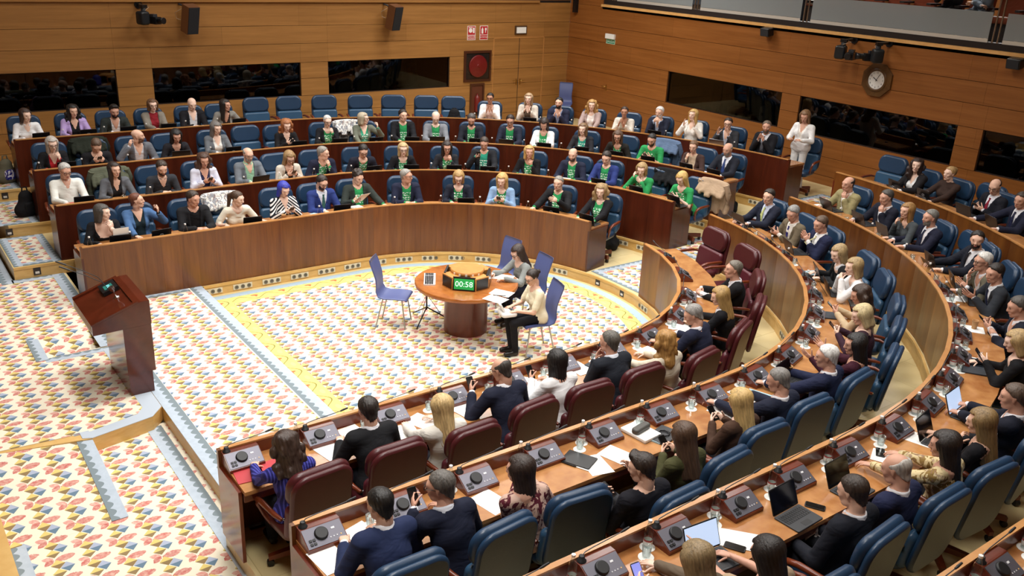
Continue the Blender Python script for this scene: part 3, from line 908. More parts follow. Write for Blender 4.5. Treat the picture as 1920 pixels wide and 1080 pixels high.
# hair templates ------------------------------------------------------------
def make_hair(style, h=0.0115):
    lo, hi = (-0.17, -0.21, -0.42), (0.17, 0.15, 0.18)
    f = Field(lo, hi, h)
    def skull(r=0.090, y=1.2, c=(0, -0.018, 0.040)):
        f.cap(c, (c[0], c[1]+0.004, c[2]-0.005), r, r, 0, 0.02, ((0, 1, 0), y))
    face = lambda x, y, z: np.minimum(np.minimum(y-0.012-0.30*np.maximum(z-0.02, 0)*0, (0.070-z)+0*x), 10)
    if style in ('short', 'crop', 'quiff', 'curlyshort'):
        skull(0.084 if style == 'crop' else 0.0875, 1.2)
        f.cap((0, -0.035, -0.01), (0, -0.040, -0.075), 0.066 if style == 'crop' else 0.069, 0.058, 0, 0.02)
        if style == 'quiff': f.cap((-0.03, 0.05, 0.11), (0.03, 0.05, 0.115), 0.026, 0.026, 0, 0.03)
        if style == 'curlyshort':
            rg = random.Random(3)
            for i in range(26):
                a = rg.uniform(0, 2*PI); e = rg.uniform(0.15, 1.4)
                p = (0.085*math.cos(a)*math.cos(e), -0.02+0.10*math.sin(a)*math.cos(e), 0.045+0.085*math.sin(e))
                f.cap(p, p, 0.02, 0.02, 0, 0.012)
        # open the face, and the neck below the hairline
        f.cut(lambda x, y, z: np.minimum(y-0.030-(z-0.03)*0.35, 0.070+0.006*np.sin(x*90)-z))
        f.cut(lambda x, y, z: 0.012-z-(-y-0.0)*1.15+0.006*np.sin(x*70)+0.004*np.sin(z*160))
        f.cut(lambda x, y, z: -0.088-z+0.006*np.sin(x*80)+0*y)
    elif style == 'fringe':       # bald crown, hair round the back and sides
        skull(0.084, 1.2)
        f.cap((0, -0.035, -0.01), (0, -0.040, -0.07), 0.066, 0.058, 0, 0.02)
        f.cut(lambda x, y, z: z-0.062+0.008*np.sin(x*60)+y*0.28)
        f.cut(lambda x, y, z: (y-0.030)+0*x+0*z)
        f.cut(lambda x, y, z: 0.012-z-(-y-0.0)*1.15+0.006*np.sin(x*70))
        f.cut(lambda x, y, z: -0.080-z+0.006*np.sin(x*80)+0*y)
    elif style in ('bob', 'long', 'wavy', 'longstraight', 'curlylong', 'shag'):
        skull(0.094, 1.2)
        L = {'bob': -0.13, 'shag': -0.10, 'long': -0.30, 'wavy': -0.25, 'longstraight': -0.36, 'curlylong': -0.22}[style]
        w = 0.05 if style in ('bob', 'longstraight') else 0.058
        for sx in (-1, 1):
            f.cap((sx*0.066, -0.01, 0.03), (sx*(0.078 if style != 'longstraight' else 0.066), -0.015, L), w*0.78, w*0.55, 0, 0.04, ((0, 1, 0), 1.3))
        f.cap((0, -0.075, 0.03), (0, -0.085, L), 0.07, 0.062 if style != 'longstraight' else 0.05, 0, 0.05, ((0, 1, 0), 0.7))
        if style in ('curlylong', 'wavy'):
            rg = random.Random(8)
            for i in range(60 if style == 'curlylong' else 26):
                a = rg.uniform(PI*0.95, PI*2.05); z = rg.uniform(L, 0.09)
                rr = 0.085+0.035*(z < 0)
                p = (rr*math.cos(a)*1.12, -0.01+0.105*math.sin(a), z)
                f.cap(p, (p[0], p[1], p[2]-0.03), 0.022, 0.017, 0, 0.015 if style == 'curlylong' else 0.035)
        f.cut(lambda x, y, z: np.minimum(np.minimum(y-0.026, 0.082-z+0*x), 0.072-np.abs(x)))
        f.cap((0, 0.10, -0.03), (0, 0.08, -0.22), 0.064, 0.054, sub=True)
        f.cut(lambda x, y, z: np.minimum(np.minimum(y-0.055+0*x, 0.06-z), 0.3+0*x))
    elif style in ('ponytail', 'bun', 'updo'):
        skull(0.087, 1.2)
        f.cut(lambda x, y, z: np.minimum(y-0.030-(z-0.03)*0.35, 0.078-z+0*x))
        f.cut(lambda x, y, z: np.minimum(0.0-(z+0.02)-(-(y)-0.02)*0.8+0*x, 0.3+0*x))
        if style == 'ponytail':
            f.cap((0, -0.105, 0.04), (0, -0.14, 0.0), 0.028, 0.034, 0, 0.02)
            f.cap((0, -0.14, 0.0), (0.02, -0.12, -0.24), 0.036, 0.02, 0, 0.03)
        elif style == 'bun': f.cap((0, -0.12, 0.03), (0, -0.125, 0.03), 0.036, 0.036, 0, 0.015)
        else: f.cap((0, -0.10, 0.06), (0, -0.10, 0.0), 0.045, 0.04, 0, 0.03)
    V, Q = f.mesh()
    rg = np.random.RandomState(5)
    ang = np.arctan2(V[:, 0], -V[:, 1])
    amp = 0.0035 if style not in ('crop', 'fringe') else 0.0012
    V = V+(np.sin(ang*26+V[:, 2]*30)*amp)[:, None]*np.stack([np.sin(ang), -np.cos(ang), 0*ang], 1)
    return V.astype(np.float32), Q
HAIR_ME = {}
for st in ('short', 'crop', 'quiff', 'curlyshort', 'fringe', 'bob', 'shag', 'long', 'wavy', 'longstraight', 'curlylong', 'ponytail', 'bun', 'updo'):
    v, q = make_hair(st)
    HAIR_ME[st] = mk_mesh('hair_'+st, v, q, [M('hair_slot', '#2a1d14', 0.6)])
def hair_mat(col):
    nm = 'hair_'+col.lstrip('#')
    if nm in MATS: return MATS[nm]
    t = NT(nm)
    n = t.noise(t.coord(), (55, 55, 7), 1.0, 3, 0.8)
    c = srgb(col)
    dk = tuple(x*0.55 for x in c[:3])+(1,); lt = tuple(min(1, x*1.35+0.01) for x in c[:3])+(1,)
    t.base(t.mix(t.math('MULTIPLY', t.math('SUBTRACT', n, 0.25), 1.9), dk, lt)); t.set(Roughness=0.5)
    t.bump(n, 0.5, 0.012)
    MATS[nm] = t.m
    return t.m
def cloth(col, rough=0.85, pat=None, col2=None, name=None):
    nm = name or ('cloth_'+col.lstrip('#')+(pat or '')+(col2 or '').lstrip('#'))
    if nm in MATS: return MATS[nm]
    t = NT(nm); co = t.coord(); x, y, z = t.xyz(co); mt = t.math
    n = t.noise(co, (9, 9, 9), 1.0, 4, 0.4)
    fold = t.noise(co, (4, 4, 9), 1.0, 2, 1.2)
    c = srgb(col)
    base = t.mix(t.math('MULTIPLY', n, 0.6), tuple(v*0.82 for v in c[:3])+(1,), tuple(min(1, v*1.12+0.002) for v in c[:3])+(1,))
    if pat == 'stripe':
        f = mt('GREATER_THAN', mt('SINE', mt('MULTIPLY', mt('ADD', z, mt('MULTIPLY', mt('ABSOLUTE', x), 0.9)), 115.0)), 0.0)
        base = t.mix(f, base, col2)
    elif pat == 'blotch':
        b = t.noise(co, (14, 14, 9), 1.0, 2, 1.5)
        b2 = t.noise(co, (11, 11, 7), 1.7, 2, 1.5)
        base = t.mix(mt('GREATER_THAN', b, 0.52), base, col2)
        base = t.mix(mt('MULTIPLY', mt('GREATER_THAN', b2, 0.60), 0.6), base, '#8a6a62')
    elif pat == 'rib':
        f = mt('GREATER_THAN', mt('SINE', mt('MULTIPLY', x, 260.0)), 0.35)
        base = t.mix(f, base, col2)
    elif pat == 'tee':            # white lettering worn away to marks across the chest
        b = t.noise(co, (38, 38, 60), 1.0, 1, 0.2)
        inz = mt('MULTIPLY', mt('LESS_THAN', mt('ABSOLUTE', mt('SUBTRACT', z, 0.83)), 0.075), mt('LESS_THAN', mt('ABSOLUTE', x), 0.085))
        ln = mt('GREATER_THAN', mt('SINE', mt('MULTIPLY', z, 150.0)), -0.35)
        base = t.mix(mt('MULTIPLY', mt('MULTIPLY', inz, ln), mt('GREATER_THAN', b, 0.53)), base, '#e8f4ea')
    t.base(base); t.set(Roughness=rough); t.b.inputs['Specular IOR Level'].default_value = 0.25
    t.bump(fold, 0.55, 0.03)
    MATS[nm] = t.m
    return t.m
def skin(col):
    nm = 'skin_'+col.lstrip('#')
    if nm in MATS: return MATS[nm]
    t = NT(nm); n = t.noise(t.coord(), (25, 25, 25), 1.0, 3, 0)
    c = srgb(col)
    t.base(t.mix(n, tuple(v*0.88 for v in c[:3])+(1,), tuple(min(1, v*1.1) for v in c[:3])+(1,)))
    t.set(Roughness=0.5); t.b.inputs['Specular IOR Level'].default_value = 0.35
    MATS[nm] = t.m
    return t.m
EYE = M('eye_dark', '#1d1512', 0.25)
LIPS = M('lips', '#a8574e', 0.5)
SHOE = M('shoe_black', '#15120f', 0.35)

# hands ----------------------------------------------------------------------
def make_hand(curl, spread=1.0, thumb=0.5, sx=1):
    """wrist at the origin, fingers along +y, palm towards -z, thumb on the +x side (sx=1)"""
    V = []; Q = []
    def loft(rings, cap0=True, cap1=True):
        b = len(V); n = len(rings[0])
        for r in rings: V.extend(r)
        for j in range(len(rings)-1):
            for i in range(n):
                Q.append((b+j*n+i, b+j*n+(i+1) % n, b+(j+1)*n+(i+1) % n, b+(j+1)*n+i))
        k = b+(len(rings)-1)*n
        if cap1:
            for i in range(1, n-1, 2): Q.append((k, k+i, k+i+1, k+min(i+2, n-1)) if i+2 < n else (k, k+i, k+i+1, k+i+1))
    def ell(c, ax, az, rx, rz, n=8):
        return [tuple(Vector(c)+ax*(rx*math.cos(2*PI*i/n))+az*(rz*math.sin(2*PI*i/n))) for i in range(n)]
    X, Z = Vector((1, 0, 0)), Vector((0, 0, 1))
    loft([ell((0, -0.035, 0), X, Z, 0.026, 0.019), ell((0, 0.0, 0), X, Z, 0.027, 0.017), ell((0.002, 0.03, 0), X, Z, 0.037, 0.017), ell((0.0, 0.065, 0.002), X, Z, 0.041, 0.014), ell((0, 0.088, 0), X, Z, 0.038, 0.010)])
    def finger(p, yaw, lens, rad, cur):
        p = Vector(p); pitch = 0.0
        rings = []
        dirv = None
        segs = []
        for i, L in enumerate(lens):
            pitch += cur[i]
            d = Vector((math.sin(yaw)*math.cos(pitch), math.cos(yaw)*math.cos(pitch), -math.sin(pitch)))
            segs.append((p.copy(), d)); p = p+d*L
        segs.append((p, d))
        for i, (c, d) in enumerate(segs):
            ax = d.cross(Vector((0, 0, 1)))
            if ax.length < 0.05: ax = Vector((1, 0, 0))
            ax.normalize(); az = ax.cross(d)
            r = rad*(1-0.10*i)
            rings.append(ell(c, ax, az, r, r, 6))
        c, d = segs[-1]
        rings.append(ell(c+d*rad*0.6, ax, az, rad*0.4, rad*0.4, 6))
        loft(rings)
    fl = [(0.028, 0.078, 0.0), (0.0095, 0.084, 0.0), (-0.0095, 0.081, 0.0), (-0.028, 0.072, 0.0)]
    ll = [(0.040, 0.025, 0.020), (0.045, 0.029, 0.021), (0.041, 0.027, 0.020), (0.032, 0.021, 0.018)]
    for i in range(4):
        c = curl[i] if isinstance(curl, (list, tuple)) else curl
        finger(fl[i], (0.12-0.08*i)*spread, ll[i], 0.0092-0.0004*i, (0.25*c+0.05, 0.9*c+0.12, 0.6*c+0.08))
    finger((0.030, 0.022, -0.004), 0.95-0.55*thumb, (0.036, 0.028, 0.022), 0.0108, (0.15+0.5*thumb, 0.15, 0.1))
    V = np.array([tuple(v) for v in V], np.float32); V[:, 0] *= sx
    q = np.array(Q, np.int32)
    if sx < 0: q = q[:, ::-1]
    return V, q
HANDS = {}
for sx in (1, -1):
    for nm, a in (('flat', (0.12, 1.0, 0.1)), ('relax', (0.55, 0.8, 0.5)), ('grip', (1.05, 0.5, 0.9)), ('fist', (1.7, 0.3, 1.0)), ('clap', (0.06, 0.5, 0.35)), ('point', ([0.05, 1.3, 1.5, 1.6], 0.6, 0.9)), ('typing', (0.7, 1.1, 0.4))):
        HANDS[(nm, sx)] = make_hand(a[0], a[1], a[2], sx)

def ik(S, Wt, l1, l2, pole):
    d = Wt-S; L = np.linalg.norm(d)
    if L > (l1+l2)*0.985:
        Wt = S+d*((l1+l2)*0.985/L); d = Wt-S; L = np.linalg.norm(d)
    u = d/L
    a = (l1*l1-l2*l2+L*L)/(2*L)
    hgt = math.sqrt(max(l1*l1-a*a, 1e-6))
    p = pole-u*(pole@u); p = p/(np.linalg.norm(p)+1e-6)
    return S+u*a+p*hgt, Wt
def A3(*v): return np.array(v, np.float32)

GLASSES = MB()
for sx in (-1, 1):
    GLASSES.tube([(sx*0.033+0.026*math.cos(2*PI*i/10), 0.103, 0.004+0.019*math.sin(2*PI*i/10)) for i in range(10)], 0.003, 4, 0, True)
    GLASSES.tube([(sx*0.058, 0.10, 0.010), (sx*0.076, 0.04, 0.012), (sx*0.08, -0.01, 0.004)], 0.0025, 4)
GLASSES.tube([(-0.008, 0.106, 0.006), (0.008, 0.106, 0.006)], 0.0025, 4)
GLASS_ME = GLASSES.mesh('glasses', [M('glasses_frame', '#1c1714', 0.3)])
COLLAR = MB()
def _collar():
    n = 14; vs = []; fs = []
    for j, (r, z) in enumerate(((0.086, -0.012), (0.080, 0.022), (0.071, 0.038), (0.065, 0.024))):
        for i in range(n+1):
            a = math.radians(110+ (320.0)*i/n)
            rr = r
            vs.append((rr*math.cos(a)*1.0, rr*math.sin(a)*0.95-0.0, z-0.028*(math.sin(a) if math.sin(a) > 0 else 0.15*math.sin(a))))
    for j in range(3):
        for i in range(n):
            a = j*(n+1)+i
            fs.append((a, a+1, a+n+2, a+n+1))
    COLLAR.add(vs, fs, 0, True)
_collar()
COLLAR_ME = COLLAR.mesh('collar', [M('shirt_white', '#e9e9ee', 0.8)])

PCOUNT = [0]
def person(loc, rz, label, male=True, head=(0.0, 0.16, 1.20), hair='short', hcol='#2a1d14', skn='#c98d6e', top='#eeeeee', jacket=None, trousers='#1b1b22',
           yaw=0, pitch=10, tilt=0, lh=None, rh=None, sleeves='long', neck='crew', beard=False, glasses=False, tie=None, collar=None,
           topmat=None, stand=False, h=0.0185, jopen=0.06, legs='sit', jmat=None, shoe=None, scale=1.0, group=None, cat='person'):
    """one figure; local +y is where the seat faces.  head = middle of the head; lh / rh = (wrist xyz, finger direction, palm direction, hand shape)"""
    if tie: neck = 'high'
    if jacket:
        cj = srgb(jacket)[:3]; lum = 0.3*cj[0]+0.5*cj[1]+0.2*cj[2]
        if cj[2] > cj[0]*1.5 and lum < 0.06: jacket = '#%02x%02x%02x' % tuple(int(max(0, min(255, round(v)))) for v in [int(jacket[i:i+2], 16)*0.62+0.30*int(jacket[3:5], 16) for i in (1, 3, 5)])
    w = 1.0 if male else 0.9
    H = A3(*head)
    hipz = 0.56 if not stand else 0.93
    P0 = A3(0.0, -0.03 if not stand else H[1]-0.02, hipz)
    N = H+A3(0, -0.052, -0.168)
    up = N-P0; up = up/np.linalg.norm(up)
    side = A3(1, 0, 0)
    dep = np.cross(up, side); dep = -dep if dep[1] < 0 else dep
    CH = P0+(N-P0)*0.62-dep*0.012
    WA = P0+(N-P0)*0.30
    sh = {}
    for s in (-1, 1):
        sh[s] = N+side*(s*0.182*w)-up*0.045-dep*0.005
    hands = {}
    dflt = {-1: ((-0.15, 0.40, 0.785), (0.35, 0.93, -0.02), (0, 0, -1), 'relax'), 1: ((0.15, 0.40, 0.785), (-0.35, 0.93, -0.02), (0, 0, -1), 'relax')}
    arms = {}
    for s, spec in ((-1, lh), (1, rh)):
        spec = spec or dflt[s]
        wt = A3(*spec[0])
        pole = A3(s*0.55, -0.35, -0.8)
        el, wt2 = ik(sh[s], wt, 0.285*w+0.01, 0.262*w+0.008, pole)
        arms[s] = (el, wt2, spec)
    lo = np.minimum.reduce([P0-0.30, N-0.28, H-0.05]+[arms[s][1]-0.1 for s in (-1, 1)]+[arms[s][0]-0.1 for s in (-1, 1)])
    hi = np.maximum.reduce([P0+0.30, N+0.28]+[arms[s][1]+0.1 for s in (-1, 1)]+[arms[s][0]+0.1 for s in (-1, 1)])
    lo[2] = 0.0; hi[2] = N[2]+0.14
    if legs == 'sit': hi[1] = max(hi[1], 0.62)
    if legs == 'none': lo[2] = 0.40
    lo[0] = min(lo[0], -0.26); hi[0] = max(hi[0], 0.26)
    def torso(f, g, zone, kk=0.045):
        f.cap(P0-side*0.085*w, P0+side*0.085*w, 0.118+g, None, zone, kk, (dep, 0.86))
        f.cap(P0, WA, 0.135*w+g, 0.130*w+g, zone, kk, (dep, 0.82))
        f.cap(WA, CH, 0.135*w+g, 0.152*w+g, zone, kk, (dep, 0.74))
        f.cap(CH, N-up*0.09, 0.152*w+g, 0.112*w+g, zone, kk, (dep, 0.74))
        f.cap(sh[-1]+side*0.02, sh[1]-side*0.02, 0.062*w+g, None, zone, 0.05)
        f.cap(N-up*0.10, N-up*0.02, 0.10*w+g*0.6, 0.058+g*0.3, zone, 0.04)
        if not male:
            for s in (-1, 1):
                c = CH+side*(s*0.068)+dep*0.082-up*0.01
                f.cap(c, c, 0.062+g*0.7, None, zone, 0.045)
    def arm(f, g, s, zone, skin_from=None, end=0.0):
        el, wt, sp = arms[s]
        a = sh[s]
        if skin_from == 'short':
            m = a+(el-a)*0.72
            f.cap(a, m, 0.060*w+g, 0.055*w+g, zone, 0.02)
            f.cap(m, el, 0.043*w, 0.039*w, 0, 0.012); f.cap(el, wt, 0.038*w, 0.025*w, 0, 0.015)
        elif skin_from == 'three':
            m = el+(wt-el)*0.35
            f.cap(a, el, 0.056*w+g, 0.048*w+g, zone, 0.02); f.cap(el, m, 0.048*w+g, 0.044*w+g, zone, 0.015)
            f.cap(m, wt, 0.034*w, 0.025*w, 0, 0.01)
        else:
            e2 = wt-(wt-el)/np.linalg.norm(wt-el)*end
            f.cap(a, el, 0.056*w+g, 0.047*w+g, zone, 0.025); f.cap(el, e2, 0.047*w+g, 0.034*w+g, zone, 0.02)
    f = Field(lo-0.03, hi+0.03, h)
    if legs != 'none':
        if stand:
            for s in (-1, 1):
                hp = P0+side*s*0.085; kn = A3(s*0.09, H[1]+0.02, 0.50); an = A3(s*0.10, H[1]-0.02, 0.08)
                f.cap(hp, kn, 0.095*w, 0.068*w, 2, 0.03); f.cap(kn, an, 0.068*w, 0.062, 2, 0.02)
                f.cap(an-A3(0, 0, 0.035), an+A3(0, 0.13, -0.045), 0.042, 0.034, 3, 0.01)
        else:
            spread = 0.085 if not male else 0.12
            for s in (-1, 1):
                hp = P0+side*s*0.09+A3(0, 0.02, -0.01)
                kn = A3(s*(spread+0.02), 0.40, 0.52); an = A3(s*spread, 0.34, 0.09)
                if legs == 'cross' and s == 1: kn = A3(0.05, 0.46, 0.60); an = A3(-0.16, 0.58, 0.34)
                f.cap(hp, kn, 0.088*w, 0.064*w, 2, 0.03); f.cap(kn, an, 0.062*w, 0.046, 2, 0.02)
                f.cap(an-A3(0, 0.01, 0.045), an+A3(0, 0.15, -0.05), 0.04, 0.034, 3, 0.008)
    torso(f, 0.0 if jacket else 0.008, 1)
    for s in (-1, 1): arm(f, 0.0 if jacket else (0.008 if sleeves == 'long' else 0.004), s, 1, None if sleeves == 'long' else sleeves)
    f.cap(N-up*0.05, H+A3(0, -0.04, -0.10), 0.05*w, 0.046*w, 0, 0.01)
    V, Q = f.mesh()
    # settle the vertices near the neckline onto it so that the edge runs clean
    rel = V-N; ru = rel@up; rs = rel@side; rd = rel@dep
    vw = (0.060, 0.42, 0.15) if jacket else (0.048, 0.42, 0.115)
    if neck == 'v':
        dl = np.abs(rs)-(vw[0]+(ru+0.03)*vw[1]); m = (rd > 0) & (np.abs(dl) < 0.55*h) & (ru > -vw[2]-0.02)
        V[m] -= (side[None, :]*(dl*np.sign(rs))[:, None])[m]
    elif neck == 'crew':
        rr_ = np.hypot(rs, rd*1.1)+1e-6; m = (np.abs(rr_-0.088) < 0.55*h) & (ru > -0.09)
        V[m] += (((0.088/rr_-1)*rs)[:, None]*side[None, :]+((0.088/rr_-1)*rd)[:, None]*dep[None, :])[m]
    elif neck == 'scoop':
        rr_ = np.hypot(rs, (ru+0.03)*0.8)+1e-6; m = (np.abs(rr_-0.125) < 0.55*h) & (rd > 0)
        V[m] += (((0.125/rr_-1)*rs)[:, None]*side[None, :]+((0.125/rr_-1)*(ru+0.03))[:, None]*up[None, :])[m]
    V = V.astype(np.float32)
    fc = V[Q].mean(1)
    z = f.sample(fc, f.Z).astype(np.int32)
    # neckline
    rel = fc-N; ru = rel@up; rs = rel@side; rd = rel@dep
    if neck == 'crew': sk = (np.hypot(rs, rd*1.1) < 0.088) & (ru > -0.07)
    elif neck == 'v': sk = (rd > 0) & (np.abs(rs) < vw[0]+(ru+0.03)*vw[1]) & (ru > -vw[2]) | ((np.hypot(rs, rd*1.1) < 0.07) & (ru > -0.05))
    elif neck == 'scoop': sk = (rd > 0) & (np.hypot(rs, (ru+0.03)*0.8) < 0.125) | ((ru > -0.055) & (np.abs(rs) < 0.10))
    else: sk = (np.hypot(rs, rd) < 0.06) & (ru > 0.0)
    z[(z == 1) & sk] = 0
    vs = [V]; qs = [Q]; zs = [z]
    jf = None
    if jacket:
        g = 0.017 if male else 0.014
        jf = Field(lo-0.03, hi+0.03, h)
        torso(jf, g, 0)
        for s in (-1, 1): arm(jf, g*0.8, s, 0, None, 0.035)
        # open front and neck, hem
        ax_, ay_, az_ = jf.ax[0][:, None, None], jf.ax[1][None, :, None], jf.ax[2][None, None, :]
        X = (ax_-N[0]); Y = (ay_-N[1]); Zc = (az_-N[2])
        U_ = X*up[0]+Y*up[1]+Zc*up[2]; D_ = X*dep[0]+Y*dep[1]+Zc*dep[2]; S_ = X*side[0]+Y*side[1]+Zc*side[2]
        btn = 0.30 if jopen < 0.05 else 0.9
        half = np.clip(0.088+U_*0.29, 0.0, 0.10) if jopen < 0.05 else np.clip(jopen+0.018+(U_+0.02)*0.05, 0.0, 0.10)
        ridge = np.exp(-((np.abs(S_)-half-0.02)/0.022)**2)*0.010*(D_ > 0)*(U_ > -0.30)*(U_ < 0.0)
        Fj = jf.F-ridge
        wedge = np.minimum(np.minimum(half-np.abs(S_), D_-0.02), U_+btn)
        Fj = np.maximum(Fj, wedge*1.0)
        nk = 0.082-np.sqrt(S_**2+(D_*1.05-0.012)**2)
        Fj = np.maximum(Fj, np.minimum(nk, U_+0.055))
        Fj = np.maximum(Fj, -(az_-(hipz-0.10))+0*ax_+0*ay_)
        jf.F = Fj.astype(np.float32)
        JV, JQ = jf.mesh()
        # drop body faces buried in the jacket
        dj = jf.sample(fc, jf.F)
        keep = ~((dj < -0.010) & (z == 1))
        qs[0] = Q[keep]; zs[0] = z[keep]
    # head
    hv, hq, hz = HEADS[male]
    sc = (1.0 if male else 0.95)
    v = hv.copy()*sc
    Rm = np.array((Matrix.Rotation(math.radians(yaw), 3, 'Z') @ Matrix.Rotation(math.radians(-pitch), 3, 'X') @ Matrix.Rotation(math.radians(tilt), 3, 'Y')), np.float32)
    wgt = np.clip((v[:, 2]+0.20)/0.11, 0, 1)[:, None]
    vr = v @ Rm.T
    v = v*(1-wgt)+vr*wgt
    vs.append(v+H); qs.append(hq+len(V)); zs.append(hz)
    b = len(V)+len(v)
    # hands
    for s in (-1, 1):
        el, wt, sp = arms[s]
        fd = Vector(sp[1]).normalized(); pd = Vector(sp[2])
        zl = -(pd-fd*pd.dot(fd)).normalized()
        xl = fd.cross(zl)
        Mh = np.array([[xl[i], fd[i], zl[i]] for i in range(3)], np.float32)
        hvv, hqq = HANDS[(sp[3], -s)]
        k = 1.0 if male else 0.9
        vs.append((hvv*k) @ Mh.T+wt); qs.append(hqq+b); b += len(hvv)
        zs.append(np.zeros(len(hqq), np.int32))
    V = np.concatenate(vs); Q = np.concatenate(qs); z = np.concatenate(zs)
    used = np.unique(Q); remap = np.zeros(len(V), np.int32); remap[used] = np.arange(len(used))
    V = V[used]; Q = remap[Q]
    hm = hair_mat(hcol); sm = skin(skn)
    tm = topmat or cloth(top)
    me = mk_mesh('person', V, Q, [sm, tm, cloth(trousers), shoe or SHOE, hm if beard else sm, EYE, hm, LIPS], z)
    o = obj('person', me, None, loc, (0, 0, rz))
    tag(o, label, cat, group)
    PCOUNT[0] += 1
    if scale != 1.0: o.scale = (scale,)*3
    if jacket:
        obj('jacket', mk_mesh('jacket', JV, JQ, [jmat or cloth(jacket)]), o)
    Rr = Matrix.Rotation(math.radians(yaw), 4, 'Z') @ Matrix.Rotation(math.radians(-pitch), 4, 'X') @ Matrix.Rotation(math.radians(tilt), 4, 'Y')
    if hair:
        hm_ = HAIR_ME[hair]
        ho = D.objects.new('hair', hm_); ho.matrix_local = Matrix.Translation(Vector(H.tolist())) @ Rr @ Matrix.Scale(sc, 4)
        link(ho, o); ho.material_slots[0].link = 'OBJECT'; ho.material_slots[0].material = hm
    if glasses:
        go = D.objects.new('glasses', GLASS_ME); go.matrix_local = Matrix.Translation(Vector(H.tolist())) @ Rr @ Matrix.Scale(sc, 4)
        link(go, o)
    if collar:
        co = D.objects.new('shirt_collar', COLLAR_ME)
        ang = math.degrees(math.atan2(up[1], up[2]))
        co.matrix_local = Matrix.Translation(Vector((N+up*0.006).tolist())) @ Matrix.Rotation(math.radians(-ang), 4, 'X')
        link(co, o); co.material_slots[0].link = 'OBJECT'; co.material_slots[0].material = cloth(collar)
    if tie:
        # follows the shirt front
        vs_ = []; 
        for i, (u, hw) in enumerate(((-0.02, 0.020), (-0.05, 0.014), (-0.14, 0.026), (-0.24, 0.034), (-0.32, 0.038), (-0.345, 0.004))):
            c0 = N+up*u
            ys = np.arange(0.02, 0.24, 0.004)
            pts = c0[None, :]+ys[:, None]*dep[None, :]
            ins = f.sample(pts.astype(np.float32), f.F) < 0.004
            dd = ys[ins].max() if ins.any() else 0.05
            p = c0+dep*(dd+0.010)
            vs_ += [p-side*hw, p+side*hw, p-side*hw-dep*0.006, p+side*hw-dep*0.006]
        fs_ = []
        for i in range(5):
            a, c = i*4, i*4+4
            fs_ += [(a, a+1, c+1, c), (a+1, a+3, c+3, c+1), (a+2, a, c, c+2)]
        mb = MB(); mb.add([tuple(p) for p in vs_], fs_, 0, True)
        mb.build('tie', cloth(tie, 0.5), o)
    return o
